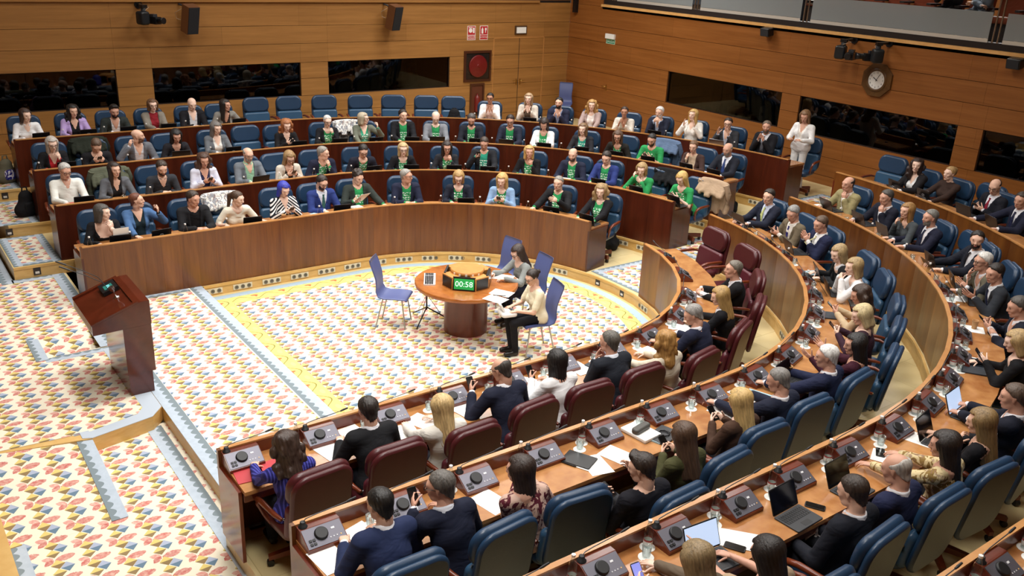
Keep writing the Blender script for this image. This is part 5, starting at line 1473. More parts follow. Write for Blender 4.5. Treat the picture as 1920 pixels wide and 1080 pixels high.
# row|sex|hair|hair colour|skin|top|jacket|neck|yaw|pitch|pose|flags|items|clothes
WHO = '''
L4|F|bob|#3b2a22|4|#eef0f2||v|25|8|type|c#eef0f2|t|white button shirt
L4|F|curlylong|#15110f|1|#16161b|#b79fd6|v|8|8|desk||t b|lilac blazer over black top
L4|M|quiff|#17120f|2|#e8e9ee|#2e3533|v|0|16|type|b|t b|dark green-grey jacket and white open shirt
L4|F|shag|#6b4a2e|4|#8c1f2a|#857f74|h|0|6|clasp|g|t b|grey tweed jacket and red roll neck
L4|M|||4|#dadbe2|#1a1a20|v|0|20|clasp||b p|black jacket over pale open shirt
L4|F|long|#1d1512|2|#2a1f1f|#8d8b85|v|35|4|reachL||t b|light grey jacket, arm stretched along the desk
L4|F|bun|#15110f|3|#d9c0b8|#f4f4f6|v|-8|4|clap|g|b|white jacket over patterned blouse
L4|F|bob|#b09472|4|#5b4a3a|#d8cfc2|v|-5|2|clap||t b|beige jacket over brown top, clapping
L4|M|short|#15110f|1|#9aa7c8|#242c52|v|-5|0|clap|bx|b|navy suit with pale blue shirt, clapping
L4|F|curlylong|#b58c52|4|#efe6df|#a58f8a|crew|10|4|desk||b g|dusty pink blazer over cream top
L4|F|updo|#3a271c|3|#b0a48f|#ded8cc|v|10|2|clap|s|b|cream jacket with sleeves pushed up, clapping
L4|M|short|#dad8d4|1|#aebfd8|#1f2746|v|-5|6|mouth|bx|t b|navy suit with light blue shirt, hands clasped at mouth
L4|F|long|#c9a462|4|#f3efe8|#f5f1ea|v|-10|0|clapwide||p b|white trouser suit jacket, clapping hands apart
L4|M|short|#2a1c14|1|#c9d3e6|#36383d|v|15|4|clapwide|gx|L|charcoal suit, clapping behind a silver laptop
L4|M|short|#6a5d50|2|#e6e7ee|#1b1c22|v|20|2|clap|bxt#6f7480c#e6e7ee|b|black suit with grey tie, applauding
L3|F|longstraight|#b9b4ad|4|#b3222c|#17171b|v|5|16|chinL|g|b t|black jacket over red top, cheek in hand
L3|M|crop|#5a4433|1|#1b1c21||crew|0|48|phone||b p|black sweater, bent low over a phone
L3|M||#6b4a38|1|#d6dbe6|#6c7078|v|65|0|raiseR|b|b|grey blazer and pale shirt, turned aside
L3|F|long|#15110f|2|#17171b|#26262c|v|0|24|type||s|dark blazer, behind a laptop covered in stickers
L3|F|long|#6f6a66|4|#ecebe6|#6b7076|v|15|16|type||t b|grey blazer over white blouse
L3|F|curlylong|#a5683c|4|#1c1b1e||v|0|20|phone||t|black blouse with flowered sleeve
L3|F|crop|#d8d5cf|4|#2b9355|#191a1f|crew|5|14|chinL|ge|b t|black jacket over green t-shirt, head propped on hand
L3|F|shag|#b7ab92|4|#3a9c7a|#6d7264|v|60|2|raiseL|ge|t b|sage jacket over green top, turned aside
L3|M|short|#241812|1|#2b9355|#16171c|crew|18|4|type|e|t b|black jacket over green t-shirt, gazing aside
L3|M|fringe|#a8a39c|4|#2b9355|#80848c|crew|0|30|type|e|l b|light grey blazer over green t-shirt
L3|M|short|#4a4644|2|#2b9355|#1c2233|crew|0|28|type|be|t b|navy jacket over green t-shirt, eyes on a tablet
L3|M|short|#2b1e17|2|#2b9355|#1f2742|crew|0|18|type|ge|l b|navy suit jacket over green t-shirt behind a laptop
L3|F|longstraight|#2a1c16|2|#2b9355|#f0efef|crew|0|32|type|e|t p b|white blazer over green t-shirt
L3|F|bob|#7d5f40|4|#2fa08a|#26262c|crew|-5|2|desk|e|t b|dark blazer over teal green t-shirt
L3|F|long|#5a4130|2|#2b9355|#23221f|crew|10|16|desk|ge|t b|brown-black jacket over green t-shirt
L3|M|crop|#1c1512|2|#319f5b||crew|0|24|phone|bse|t|short-sleeved green t-shirt, holding a phone
L3|F|ponytail|#6b4c30|1|#cdb79c|#4a3733|h|10|12|chinR||t p|brown blazer over beige top, hand at chin
L3|M|fringe|#8b8178|2|#e4e6ee|#1f2436|v|0|12|desk|bxt#2c3f74c#e4e6ee|t p|navy suit with blue tie at the row end
L2|M|short|#b9b7b2|2|#e9ebe4||v|10|18|type|gc#e9ebe4|t r|off-white overshirt
L2|F|longstraight|#2a1d16|1|#1c1b1e|#63666c|v|15|4|desk||g|grey blazer over black top, a glass in reach
L2|M|short|#3a2c22|1|#33363c||v|0|22|clasp|bc#33363c|b|dark grey shirt, hands folded
L2|F|wavy|#4a3022|2|#2a2a4a|#dcdff0|v|0|16|phone|||pale lilac jacket, tapping a phone
L2|M|fringe|#a39c92|1|#9fd0b0|#70777f|v|5|14|type|bgc#9fd0b0|e b|grey blazer over mint green shirt
L2|F|long|#9a7a50|1|#17171b|#d9d1c3|v|0|30|phone|g|b|beige jacket over black top
L2|M|short|#8f8a83|1|#2b9355|#20264a|crew|48|8|chinL|e|p b|navy blazer over green t-shirt, chin in hand
L2|M|short|#1f1713|1|#2b9355|#1e2238|crew|0|30|type|ge|t b|dark navy blazer over green t-shirt, reading a tablet
L2|F|bob|#c2a878|4|#2b9355|#191a1f|crew|0|8|desk|ge|t p|black blazer over green t-shirt, glasses on
L2|F|long|#2a1d17|2|#2b9355|#26272d|crew|5|12|chinL|ge|t b|charcoal leather jacket over green t-shirt
L2|M|crop|#3a2c22|2|#2f9c80|#1f222b|crew|0|26|holdR|e|t b|dark jacket over green t-shirt, photographing with a phone
L2|F|bob|#c4a060|2|#2b9355|#17171b|crew|20|0|chinL|e|b p|black jacket over green t-shirt, red papers before them
L2|M|fringe|#4a3a2e|1|#2b9355|#21284a|crew|0|10|desk|be|b p|indigo blazer over green t-shirt
L2|M|short|#2c2019|1|#2b9355|#2b3a78|crew|0|22|type|e|t r|bright blue blazer over green t-shirt
L2|F|shag|#a78a5c|4|#319f5b||crew|15|16|eyeR|e|t c|green t-shirt over white shirt sleeves
L2|F|longstraight|#cda863|4|#319f5b||crew|0|30|phone|se|t|green short-sleeved t-shirt at the row end
L1|F|bob|#45413e|4|#17181c||scoop|50|6|chinL||w b|black scoop-neck top, chin on hand
L1|F|crop|#6a3a24|1|#1b2b33|#4d6f9c|v|68|-4|raiseL||t b|blue denim jacket, one hand raised
L1|M|short|#3a2c22|2|#121216|#1d1e22|crew|28|14|clasp||b|black jacket and black t-shirt, hands clasped
L1|F|ponytail|#4a3424|4|#f1ecda||crew|42|14|reach2|s|t b|cream short-sleeved blouse, reaching across the desk
L1|F|bob|#2b36a8|4|#f0f0f0||v|8|26|phone|z|c|black and white striped blouse
L1|M|short|#2a1d16|1|#dfe3ee|#2a3b7a|v|15|26|type|bgxt#3e6a66c#dfe3ee|t b n|blue suit with green tie
L1|M|curlyshort|#2f241d|1|#2b9355|#2f3632|crew|18|22|paperR|e|p b|dark green blazer over green t-shirt, holding a sheet
L1|M|short|#9a9791|2|#2b9355|#20284e|crew|50|2|clasp|ge|p b|navy blazer over green t-shirt, head turned aside
L1|F|bob|#b08d58|4|#2b9355|#1f2740|crew|0|26|type|ge|t r b|navy jacket over green t-shirt, behind a tablet
L1|F|long|#c6a262|4|#2b9355|#8fb0d6|crew|-5|18|phone|e|b|light denim jacket over green t-shirt
L1|M|crop|#8a857d|1|#2b9355|#17181c|crew|0|4|gesture|e|t b|black jacket over green t-shirt, hand lifted
L1|F|wavy|#9c7f55|4|#2b9355|#15151a|crew|20|12|desk|e|t p|black jacket over green t-shirt at the row end
R1|F|wavy|#3a281e|1|#2a2a7a||crew|5|18|desk|r|rr|ribbed violet-blue sweater
R1|M|short|#2a2320|1|#e9e9ee|#17181c|crew|0|14|desk|xc#e9e9ee|p P|black suit, second maroon chair
R1|F|longstraight|#c9ac77|4|#e8e4da|#dcd8cf|crew|0|16|desk||p p|cream jacket
R1|M|fringe|#3a332e|2|#e9e9ee|#1c2342|crew|20|22|holdL|gxc#e9e9ee|p|navy suit, looking at a phone
R1|F|longstraight|#15110f|2|#f1f1f2||crew|0|6|holdL||p p|white blouse
R1|M|short|#5a564f|2|#dfe4ee|#1d2433|crew|15|6|chinL|xc#dfe4ee|d p|slate suit, hand at the ear
R1|F|wavy|#a3793f|4|#d8cdb8||crew|-10|12|desk||p|sand-coloured blouse
R1|M|short|#8d8a86|2|#e9e9ee|#1d2548|crew|25|26|reachL|xc#e9e9ee|p p|navy suit, leaning forward to write
R1|F|long|#a98850|1|#15151a|#15151a|crew|20|18|desk|c#e9e9ee|p|black jacket with white cuffs
R1|M|short|#6f685d|2|#e9e9ee|#14151b|v|10|0|clasp|xc#e9e9eet#1b1c2a|p|black suit and white collar, upright
R2|M|short|#14110f|1|#e9e9ee|#22336b|crew|10|16|desk|xc#e9e9ee|p f|royal blue suit
R2|M|short|#5c5853|2|#dfe4ee|#182040|crew|40|10|holdL|gxc#dfe4ee|p|midnight blue suit, phone in hand
R2|F|longstraight|#2e2019|2|#d9b7a6||crew|30|8|clap|m|p|burgundy and cream patterned blouse, clapping
R2|M|quiff|#2a1f18|1|#e9e9ee|#141523|crew|25|16|lapphone|xk|P|dark suit, leaning back with a phone
R2|F|longstraight|#4f3826|1|#4a4a2c||crew|5|18|phone||n|olive green top
R2|F|longstraight|#c8a76b|4|#4a3428||crew|5|18|phone||p|chocolate brown top
R2|M|crop|#7d7a76|2|#e9e9ee|#1b2342|crew|25|18|reachL|xc#e9e9ee|p n|navy suit, hand stretched over papers
R2|M|short|#e2e0dc|2|#e9e9ee|#1e2754|crew|25|10|reachL|xc#e9e9ee|l c|deep blue suit beside a paper cup
R2|F|long|#120f0f|2|#3c1424||crew|30|10|gesture2|||wine red top, gesturing with both hands
R2|F|bob|#cbb88a|4|#3a2230||crew|20|22|phone|||plum top, phone held over the desk
R2|F|wavy|#3a281d|2|#cbb594||crew|15|22|phone||d|beige sweater, phone over a dark folder
R2|F|bob|#a88e62|4|#f0f0f0||crew|15|10|mouth||t|white blouse, hands at the mouth
R2|F|longstraight|#a58c62|4|#191a1c|#191a1c|crew|20|22|type|c#e9e9ee|l n|black jacket, typing on a laptop
R2|M|short|#5a4636|2|#efefef|#222c5c|v|8|16|clap|xt#d8d4a0c#efefef|l|blue suit with pale yellow tie
R2|M|short|#8d8c88|2|#e8e4dc|#6e6350|v|18|24|phone|xt#2f2f7ac#e8e4dc||taupe suit with blue tie
R2|M|short|#261c16|1|#cfd8ee|#1f2742|v|18|6|type|xt#c8d08ac#cfd8ee|l b|navy suit with lime tie
R3|F|shag|#8f7a58|4|#6b5d4d||crew|0|20|holdL|||grey-brown top, lit phone raised
R3|F|longstraight|#1d1512|2|#b49c80||crew|5|20|point|s|i f|tan top, pointing at a lit laptop
R3|M|short|#33271f|1|#e9e9ee|#171b2c|crew|5|16|lap|xc#e9e9ee|l f|dark navy suit behind a black laptop
R3|M|fringe|#b4afa8|2|#e9e9ee|#212a5c|crew|10|18|lap|xc#e9e9ee|l|cobalt navy suit
R3|F|longstraight|#231a15|2|#d9c79a||crew|25|12|reachL|q|p F|beige snakeskin patterned blouse
R3|F|longstraight|#8a7048|1|#15151a||crew|15|14|mouthL|s|l p|black short-sleeved top, hand at the mouth
R3|M|short|#5a4a3e|2|#e9e9ee|#1b2036|crew|15|12|type|xc#e9e9ee|i f|dark suit cut by the picture edge
R3|F|bob|#b79a6a|4|#141418||crew|10|20|holdL||d d|black top, spectacles in hand
R3|M|short|#4f4a45|2|#e9e9ee|#1b2238|v|8|18|phone|xc#e9e9ee|p c|midnight suit, phone over a note
R3|M|short|#241c17|2|#e8ecf2|#2d3440|v|25|14|gesture2|xc#e8ecf2t#1d2140|t|slate grey suit, hands spread
R3|M|short|#d8d6d0|2|#e9e9ee|#6a6656|v|10|8|chinR|gxc#e9e9ee|t p|khaki grey suit, fingers at the lips
R3|M|short|#1f1712|1|#e9e9ee|#1a1f33|v|60|4|desk|bxt#15151cc#e9e9ee|t|navy suit and dark tie, glancing at the camera
R3|M|short|#77756f|2|#e9e9ee|#1b2140|v|0|4|desk|bxt#20263fc#e9e9ee|d b|navy suit in profile over a black folder
R3|F|longstraight|#9c7440|1|#4c5256||crew|10|6|mouthR||l b|grey sweater, hand over the mouth
R3|M|short|#4a4642|2|#e9e9ee|#1b2038|crew|0|10|chinL|xc#e9e9ee|l|navy suit, cheek on hand, turned away
R3|M|fringe|#2a211b|2|#e6e2d6|#9a9168|v|0|6|chinL|xc#e6e2d6|l p|olive beige jacket at the row end
R4|F|wavy|#2a1a16|4|#f0f0f0|#1d1b1e|v|38|-2|clasp||t p g|black blazer over white top, smiling
R4|F|updo|#b08e5e|4|#3a2a24||h|0|2|desk||t p b|dark brown blouse with neck tie, in profile
R4|M|fringe|#2a1f1a|1|#e6e6ee|#1a1d2e|v|25|22|phone|gxt#8c1c34c#e6e6ee|l b|dark suit with red tie
R4|M|short|#33281f|2|#e9e9ee|#1b2140|v|20|10|reachR|xc#e9e9eet#1d2140|l|navy suit with white cuffs at the picture edge
'''
ORD = ['first', 'second', 'third', 'fourth', 'fifth', 'sixth', 'seventh', 'eighth', 'ninth', 'tenth', 'eleventh', 'twelfth', 'thirteenth', 'fourteenth', 'fifteenth', 'sixteenth', 'seventeenth', 'eighteenth', 'nineteenth', 'twentieth', 'twenty-first', 'twenty-second', 'twenty-third']
RN = {'L1': 'far front row', 'L2': 'far second row', 'L3': 'far third row', 'L4': 'far back row', 'R1': 'near maroon-chair row', 'R2': 'near second row', 'R3': 'near third row', 'R4': 'near outer row'}
DN = (0, 0, -1)
def pose_hands(code, H):
    hx, hy, hz = H
    L = ((-0.16+hx*0.5, 0.40, 0.785), (0.45, 0.89, -0.04), DN, 'relax'); R = ((0.16+hx*0.5, 0.40, 0.785), (-0.45, 0.89, -0.04), DN, 'relax')
    held = None
    chin = lambda s: ((hx+s*0.07, hy+0.10, hz-0.235), (-s*0.25, 0.05, 0.96), (-s*0.5, -0.85, 0), 'grip')
    if code == 'type': L = ((-0.12, 0.38, 0.80), (0.25, 0.95, -0.1), DN, 'typing'); R = ((0.12, 0.38, 0.80), (-0.25, 0.95, -0.1), DN, 'typing')
    elif code == 'clasp': L = ((-0.09, 0.40, 0.79), (0.85, 0.5, 0.05), (0.2, -0.3, -0.9), 'grip'); R = ((0.09, 0.40, 0.80), (-0.85, 0.5, 0.05), (-0.2, -0.3, -0.9), 'grip')
    elif code == 'phone':
        y = min(hy+0.20, 0.42); L = ((-0.085, y, 0.855), (0.55, 0.6, 0.35), (0.75, -0.3, 0.45), 'grip'); R = ((0.085, y, 0.855), (-0.55, 0.6, 0.35), (-0.75, -0.3, 0.45), 'grip')
        held = ('phone', (0, y+0.075, 0.91), (math.radians(42), 0, 0))
    elif code == 'clap':
        y = hy+0.20; z = hz-0.26; L = ((-0.065, y-0.04, z), (0.30, 0.45, 0.84), (0.95, -0.2, -0.25), 'clap'); R = ((0.065, y-0.04, z), (-0.30, 0.45, 0.84), (-0.95, -0.2, -0.25), 'clap')
    elif code == 'clapwide':
        y = hy+0.16; z = hz-0.22; L = ((-0.12, y, z), (0.1, 0.35, 0.93), (0.95, 0, -0.2), 'clap'); R = ((0.12, y, z), (-0.1, 0.35, 0.93), (-0.95, 0, -0.2), 'clap')
    elif code == 'mouth': L = ((hx-0.07, hy+0.13, hz-0.18), (0.75, 0.15, 0.62), (0.5, -0.8, 0), 'grip'); R = ((hx+0.07, hy+0.13, hz-0.18), (-0.75, 0.15, 0.62), (-0.5, -0.8, 0), 'grip')
    elif code in ('chinL', 'mouthL'): L = chin(-1)
    elif code in ('chinR', 'mouthR'): R = chin(1)
    elif code == 'eyeR': R = ((hx+0.10, hy+0.09, hz-0.15), (-0.2, 0.1, 0.97), (-0.7, -0.7, 0), 'grip'); L = ((-0.06, 0.30, 0.93), (0.7, 0.3, 0.6), (0.3, -0.9, 0), 'relax')
    elif code == 'raiseR': R = ((0.20, hy+0.16, hz-0.14), (-0.25, 0.25, 0.9), (-0.8, -0.3, 0), 'grip')
    elif code == 'raiseL': L = ((-0.24, hy+0.20, hz-0.16), (0.1, 0.2, 0.95), (0.8, -0.4, 0), 'grip')
    elif code == 'reachL': L = ((-0.33, 0.44, 0.80), (-0.35, 0.9, -0.05), DN, 'relax')
    elif code == 'reachR': R = ((0.33, 0.44, 0.80), (0.35, 0.9, -0.05), DN, 'relax')
    elif code == 'reach2': L = ((-0.34, 0.42, 0.79), (-0.5, 0.85, -0.05), DN, 'relax'); R = ((0.24, 0.36, 0.79), (0.1, 0.95, -0.05), DN, 'relax')
    elif code == 'holdR': R = ((0.14, hy+0.22, hz-0.22), (-0.35, 0.7, 0.5), (-0.9, 0, 0.1), 'grip'); held = ('phone', (0.085, hy+0.29, hz-0.17), (math.radians(75), 0, 0.1))
    elif code == 'holdL': L = ((-0.20, hy+0.20, 0.90), (0.25, 0.75, 0.45), (0.9, 0, 0.1), 'grip'); held = ('phone', (-0.165, hy+0.275, 0.955), (math.radians(48), 0, -0.1))
    elif code == 'paperR': R = ((0.22, 0.34, 0.88), (-0.4, 0.8, 0.3), (-0.8, 0, 0.4), 'grip'); held = ('sheet', (0.10, 0.40, 0.94), (math.radians(40), 0, 0.35)); L = ((-0.28, 0.42, 0.80), (-0.3, 0.9, -0.1), DN, 'relax')
    elif code == 'gesture': L = ((-0.14, 0.34, 0.98), (0.55, 0.6, 0.3), (0.6, -0.5, -0.4), 'relax'); R = ((0.26, 0.40, 0.82), (0.2, 0.9, -0.2), DN, 'relax')
    elif code == 'gesture2': L = ((-0.22, 0.36, 0.90), (-0.1, 0.85, 0.45), (0.8, 0, 0.5), 'flat'); R = ((0.14, 0.36, 0.90), (0.2, 0.8, 0.5), (-0.8, 0, 0.5), 'flat')
    elif code == 'lap': L = ((-0.14, 0.24, 0.64), (0.5, 0.8, -0.1), DN, 'relax'); R = ((0.14, 0.24, 0.64), (-0.5, 0.8, -0.1), DN, 'relax')
    elif code == 'lapphone': L = ((-0.12, 0.26, 0.70), (0.6, 0.7, 0.2), (0.5, -0.3, 0.7), 'grip'); R = ((0.16, 0.26, 0.86), (-0.2, 0.6, 0.7), (-0.8, 0, 0), 'relax'); held = ('phone', (-0.04, 0.34, 0.745), (math.radians(25), 0, 0.2))
    elif code == 'point': L = ((-0.20, 0.50, 0.93), (-0.05, 0.97, 0.1), (0.6, 0, -0.8), 'point')
    return L, R, held
TEE = {}
def fetch(st, key):
    i = st.find(key+'#'); return st[i+1:i+8] if i >= 0 else None
rows = {}
for ln in WHO.strip().split('\n'):
    a = ln.split('|'); rows.setdefault(a[0], []).append(a)
LITPHONE = M('phone_lit', '#8f95e0', 0.4, Emission_Color=srgb('#8088dd'), Emission_Strength=0.6)
for rk, lst in rows.items():
    s = 1 if rk[0] == 'L' else -1; k = int(rk[1])
    for i, a in enumerate(lst):
        _, sex, hair, hcol, sk, top, jac, neck, yaw, pitch, pose, fl, items, desc = a
        q, off, hz = SEAT[rk][i]
        cq = CHAIRQ.get(rk, [None]*30)[i] if rk in CHAIRQ else q
        bq = (q+cq)/2 if (q < 0) == (cq < 0) else cq*0.5
        so = SEATOFF.get((rk, i), 0.72 if off < 0.80 else 0.80)
        rz = face_rz(bq, s); P = upt(bq, s, RR[k]+so)
        # head in seat coordinates
        hw = upt(q, s, RR[k]+off)-P
        c, sn = math.cos(-rz), math.sin(-rz)
        hx, hy = hw.x*c-hw.y*sn, hw.x*sn+hw.y*c
        hy = min(max(hy, -0.02), 0.36)
        who = '%s along the %s' % (ORD[i], RN[rk])
        ch = place_chair(k, s, cq, so+0.0, '%s leather swivel chair of the person %s' % ('maroon' if rk == 'R1' else 'blue', who), random.uniform(-6, 6))
        collar = fetch(fl, 'c'); tie = fetch(fl, 't')
        flg = fl.split('#')[0] if '#' in fl else fl
        flags = set(flg.replace('c', '').replace('t', '') if '#' in fl else fl)
        tm = None
        if 'e' in flags: tm = cloth(top, 0.85, 'tee')
        if 'z' in flags: tm = cloth('#f0f0f0', 0.8, 'stripe', '#15151c')
        if 'm' in flags: tm = cloth('#d9b7a6', 0.8, 'blotch', '#5a1f2c')
        if 'q' in flags: tm = cloth('#d9c79a', 0.8, 'blotch', '#8a7040')
        if 'r' in flags: tm = cloth('#24246c', 0.85, 'rib', '#4a4ca8')
        L, R, held = pose_hands(pose, (hx, hy, hz))
        if s < 0 and k in (2, 3) and rk == 'R2' and i == 8: pass
        lab = 'person in %s, %s' % (desc, who)
        if len(lab.split()) > 16: lab = lab.replace(' along the ', ', ')
        if len(lab.split()) > 16: print('LONG', lab)
        po = person((P.x, P.y, tread(k)), rz, lab, sex == 'M', (hx, hy, hz), hair or None, hcol or '#4a3a2e', SK[sk], top, jac or None,
                    '#1b1c24' if 'k' not in flags else '#34353a', float(yaw), float(pitch), 0, L, R, 'short' if 's' in flags else 'long', neck if neck != 'h' else 'high', 'b' in flags, 'g' in flags, tie, collar,
                    topmat=tm, h=0.020 if s > 0 else 0.0185, jopen=0.025 if 'x' in flags else 0.06, legs='cross' if 'k' in flags else ('sit' if s < 0 or i in (0, len(lst)-1) else 'none'), group='people seated in the '+RN[rk],
                    jmat=(cloth(jac, 0.9, None, None, 'denim_'+jac[1:]) if jac in ('#4d6f9c', '#8fb0d6') else None))
        def loc_w(p): 
            c2, s2 = math.cos(rz), math.sin(rz)
            return (P.x+p[0]*c2-p[1]*s2, P.y+p[0]*s2+p[1]*c2, tread(k)+p[2])
        if held:
            hl = loc_w(held[1]); rr = (held[2][0], held[2][1], held[2][2]+rz)
            if held[0] == 'phone': phone(hl, 'phone held by the person '+who, rr, LITPHONE if rk == 'R3' and i == 0 else None)
            else:
                o = simple('paper_sheet', 'sheet', hl, 'white sheet held by the person '+who, 'paper', rot=rr)
        # things on the desk in front
        yb = so-0.80
        def dp(x, y):
            v, r2 = desk_pt(k, s, bq, x, y, 0.80); return v, r2
        side = 1 if random.random() < 0.5 else -1
        fx = 0.27 if s > 0 else 0.20
        for j, it in enumerate(items.split()):
            w_ = '%s person along the %s' % (ORD[i], RN[rk])
            if it == 'b' and s > 0:
                v, r2 = dp(0.30, 0.66); bottle(v, 'small water bottle before the '+w_, rz=r2)
            elif it in ('t', 'w'):
                v, r2 = dp(-0.12 if s > 0 else 0.05, 0.52 if s > 0 else 0.34); computer(v, r2+random.uniform(-0.12, 0.12), 'black tablet with keyboard cover before the '+w_, 'tablet', sticker=(j == 0 and i % 3 == 1))
                if it == 'w':
                    v, r2 = dp(-0.12, 0.655)
                    o = obj('paper_sheet', PM['sheet'], None, (v.x, v.y, v.z+0.16), (math.radians(72), 0, r2)); tag(o, 'white sheet propped on the tablet of the first person, far front row', 'paper')
                    b = MB(); b.box(-0.09, 0.09, -0.004, 0.004, 0, 0.05); o = b.build('name_card', M('card_green', '#b9c8b4', 0.7), None, (dp(-0.12, 0.70)[0]), (0, 0, r2)); tag(o, 'small pale name card at the end of the far front row', 'card')
            elif it in ('l', 'L', 's', 'e', 'i'):
                v, r2 = dp(0.0, 0.46 if s > 0 else 0.33); computer(v, r2+random.uniform(-0.1, 0.1), ('silver laptop' if it == 'L' else 'laptop with lit screen' if it == 'i' else 'black laptop')+' before the '+w_, 'laptop', LIT if it == 'i' else None, it == 'L', it in 's e')
            elif it in ('p', 'P'):
                if s < 0 and k < 4 and it == 'p': continue
                v, r2 = dp((0.12 if j == 0 else -0.02)+0.10*(j % 2), 0.36 if s > 0 else 0.36+0.05*j)
                o = simple('paper_sheet', 'sheet', (v.x, v.y, v.z+0.001+0.002*j), ('white sheet' if j == 0 else 'second white sheet')+' on the desk of the '+w_, 'paper', r2+random.uniform(-0.35, 0.35), 'papers on the desks')
                if it == 'P':
                    v2, _ = dp(-0.05, 0.50); phone((v2.x, v2.y, v2.z+0.010), 'phone lying on papers of the '+w_, (0, 0, r2+0.4))
            elif it == 'f':
                v, r2 = dp(0.24, 0.36); phone((v.x, v.y, v.z+0.006), 'phone lying on the desk of the '+w_, (0, 0, r2+0.5))
            elif it == 'F':
                v, r2 = dp(0.02, 0.55); phone((v.x, v.y, v.z+0.006), 'phone in a ringed dark case near the '+w_, (0, 0, r2-1.0))
            elif it in ('r', 'rr'):
                for jj in range(len(it)):
                    v, r2 = dp(-0.02-0.22*jj, 0.42+0.08*jj); b = MB(); b.box(-0.115, 0.115, -0.155, 0.155, 0, 0.006); o = b.build('folder', REDP, None, (v.x, v.y, v.z+0.001), (0, 0, r2+random.uniform(-0.5, 0.5))); tag(o, ('red folder' if jj == 0 else 'second red folder')+' on the desk of the '+w_, 'folder')
            elif it == 'n':
                v, r2 = dp(0.22, 0.45); b = MB(); b.box(-0.09, 0.09, -0.12, 0.12, 0, 0.014); b.box(-0.088, 0.091, -0.118, 0.118, 0.002, 0.012, 1); o = b.build('notebook', [M('notebook_blue', '#9fc0cc', 0.6), PAPER], None, v, (0, 0, r2+0.3)); tag(o, 'pale blue notebook beside the '+w_, 'notebook')
            elif it == 'd':
                v, r2 = dp(0.12-0.2*j, 0.48); b = MB(); b.slab(0.22, 0.30, 0.016, 0.012, 0.003, 3, 0, T(0, 0, 0.008) @ RX(90)); o = b.build('folder', M('folder_slate', '#2c323a', 0.5), None, v, (0, 0, r2+0.2)); tag(o, ('dark slate folder' if j == 0 else 'second dark folder')+' before the '+w_, 'folder')
            elif it == 'c':
                v, r2 = dp(0.14, 0.50); simple('paper_cup', 'cup', v, 'brown paper cup before the '+w_, 'cup')
            elif it == 'g':
                v, r2 = dp(-0.02, 0.50); simple('tumbler', 'tumbler', v, 'glass of water before the '+w_, 'glass')
# empty chairs -----------------------------------------------------------------
for i, q in enumerate((4.48, 8.97, 13.82, 18.87, 23.42, 28.25, 32.15)):
    place_chair(4, 1, q, 1.22, 'empty blue leather swivel chair, %s of seven unoccupied in the far back row' % ORD[i], random.uniform(-4, 4))
place_chair(3, 1, -0.25, 0.86, 'empty blue leather swivel chair in the far third row')
place_chair(4, 1, 83.6, 1.05, 'blue leather swivel chair behind the standing person', 8)
place_chair(1, -1, 61.5, 0.88, 'empty maroon leather chair, second from the centre aisle', 10)
place_chair(1, -1, 73.5, 0.80, 'empty maroon leather chair nearest the centre aisle', 6)
place_chair(3, -1, 57.6, 0.85, 'empty blue leather swivel chair in the near third row', 0)
place_chair(4, -1, 84.5, 1.0, 'empty blue leather chair nearest the aisle, near outer row', 4)
place_chair(4, -1, 71.2, 1.0, 'empty blue leather chair between two people, near outer row', 0)
# consoles, bottles and tumblers along the near rows ----------------------------------
def station(rk, q, n, bott=True, cons=True):
    s = -1; k = int(rk[1]); wh = '%s along the %s' % (ORD[n], RN[rk])
    if cons:
        v, rz = desk_pt(k, s, q, 0.0, 0.66)
        c = copy_tree(CONSOLE, None, v, rz); tag(c, 'microphone console, '+wh, 'console', 'microphone consoles')
    if bott:
        v, rz = desk_pt(k, s, q, -0.215, 0.70); simple('coaster', 'coaster', v, 'white coaster under the bottle, '+wh, 'coaster', group='coasters')
        bottle(v+Vector((0, 0, 0.003)), 'water bottle by the console, '+wh, rz=rz)
        v, rz = desk_pt(k, s, q, -0.30, 0.625); simple('coaster', 'coaster', v, 'white coaster under the tumbler, '+wh, 'coaster', group='coasters')
        simple('tumbler', 'tumbler', v+Vector((0, 0, 0.003)), 'glass tumbler by the console, '+wh, 'glass', group='tumblers')
CONQ = {'R1': [-4.24, -3.52, -2.80, -2.10, -1.40, -0.68, 0.5, 12.6, 27.5, 41.0, 56.0, 70.0],
        'R2': [-4.23, -3.56, -2.89, -2.20, -1.52, -0.81, -0.12, 7.3, 16.2, 25.5, 34, 42, 50, 61.5, 68.5, 76.5],
        'R3': [-3.65, -2.95, -2.26, -1.57, -0.92, -0.20, 4.8, 11.4, 17.8, 24, 30.2, 36.5, 44, 50.5, 58, 67, 74.5], 'R4': [-2.3, -1.62, -0.94, -0.25, 3.3]}
for rk, qs in CONQ.items():
    for n, q in enumerate(qs):
        station(rk, q, n, not ((rk == 'R1' and n in (0, 10, 11)) or (rk == 'R2' and n == 0)), not (rk == 'R3' and q > 50))
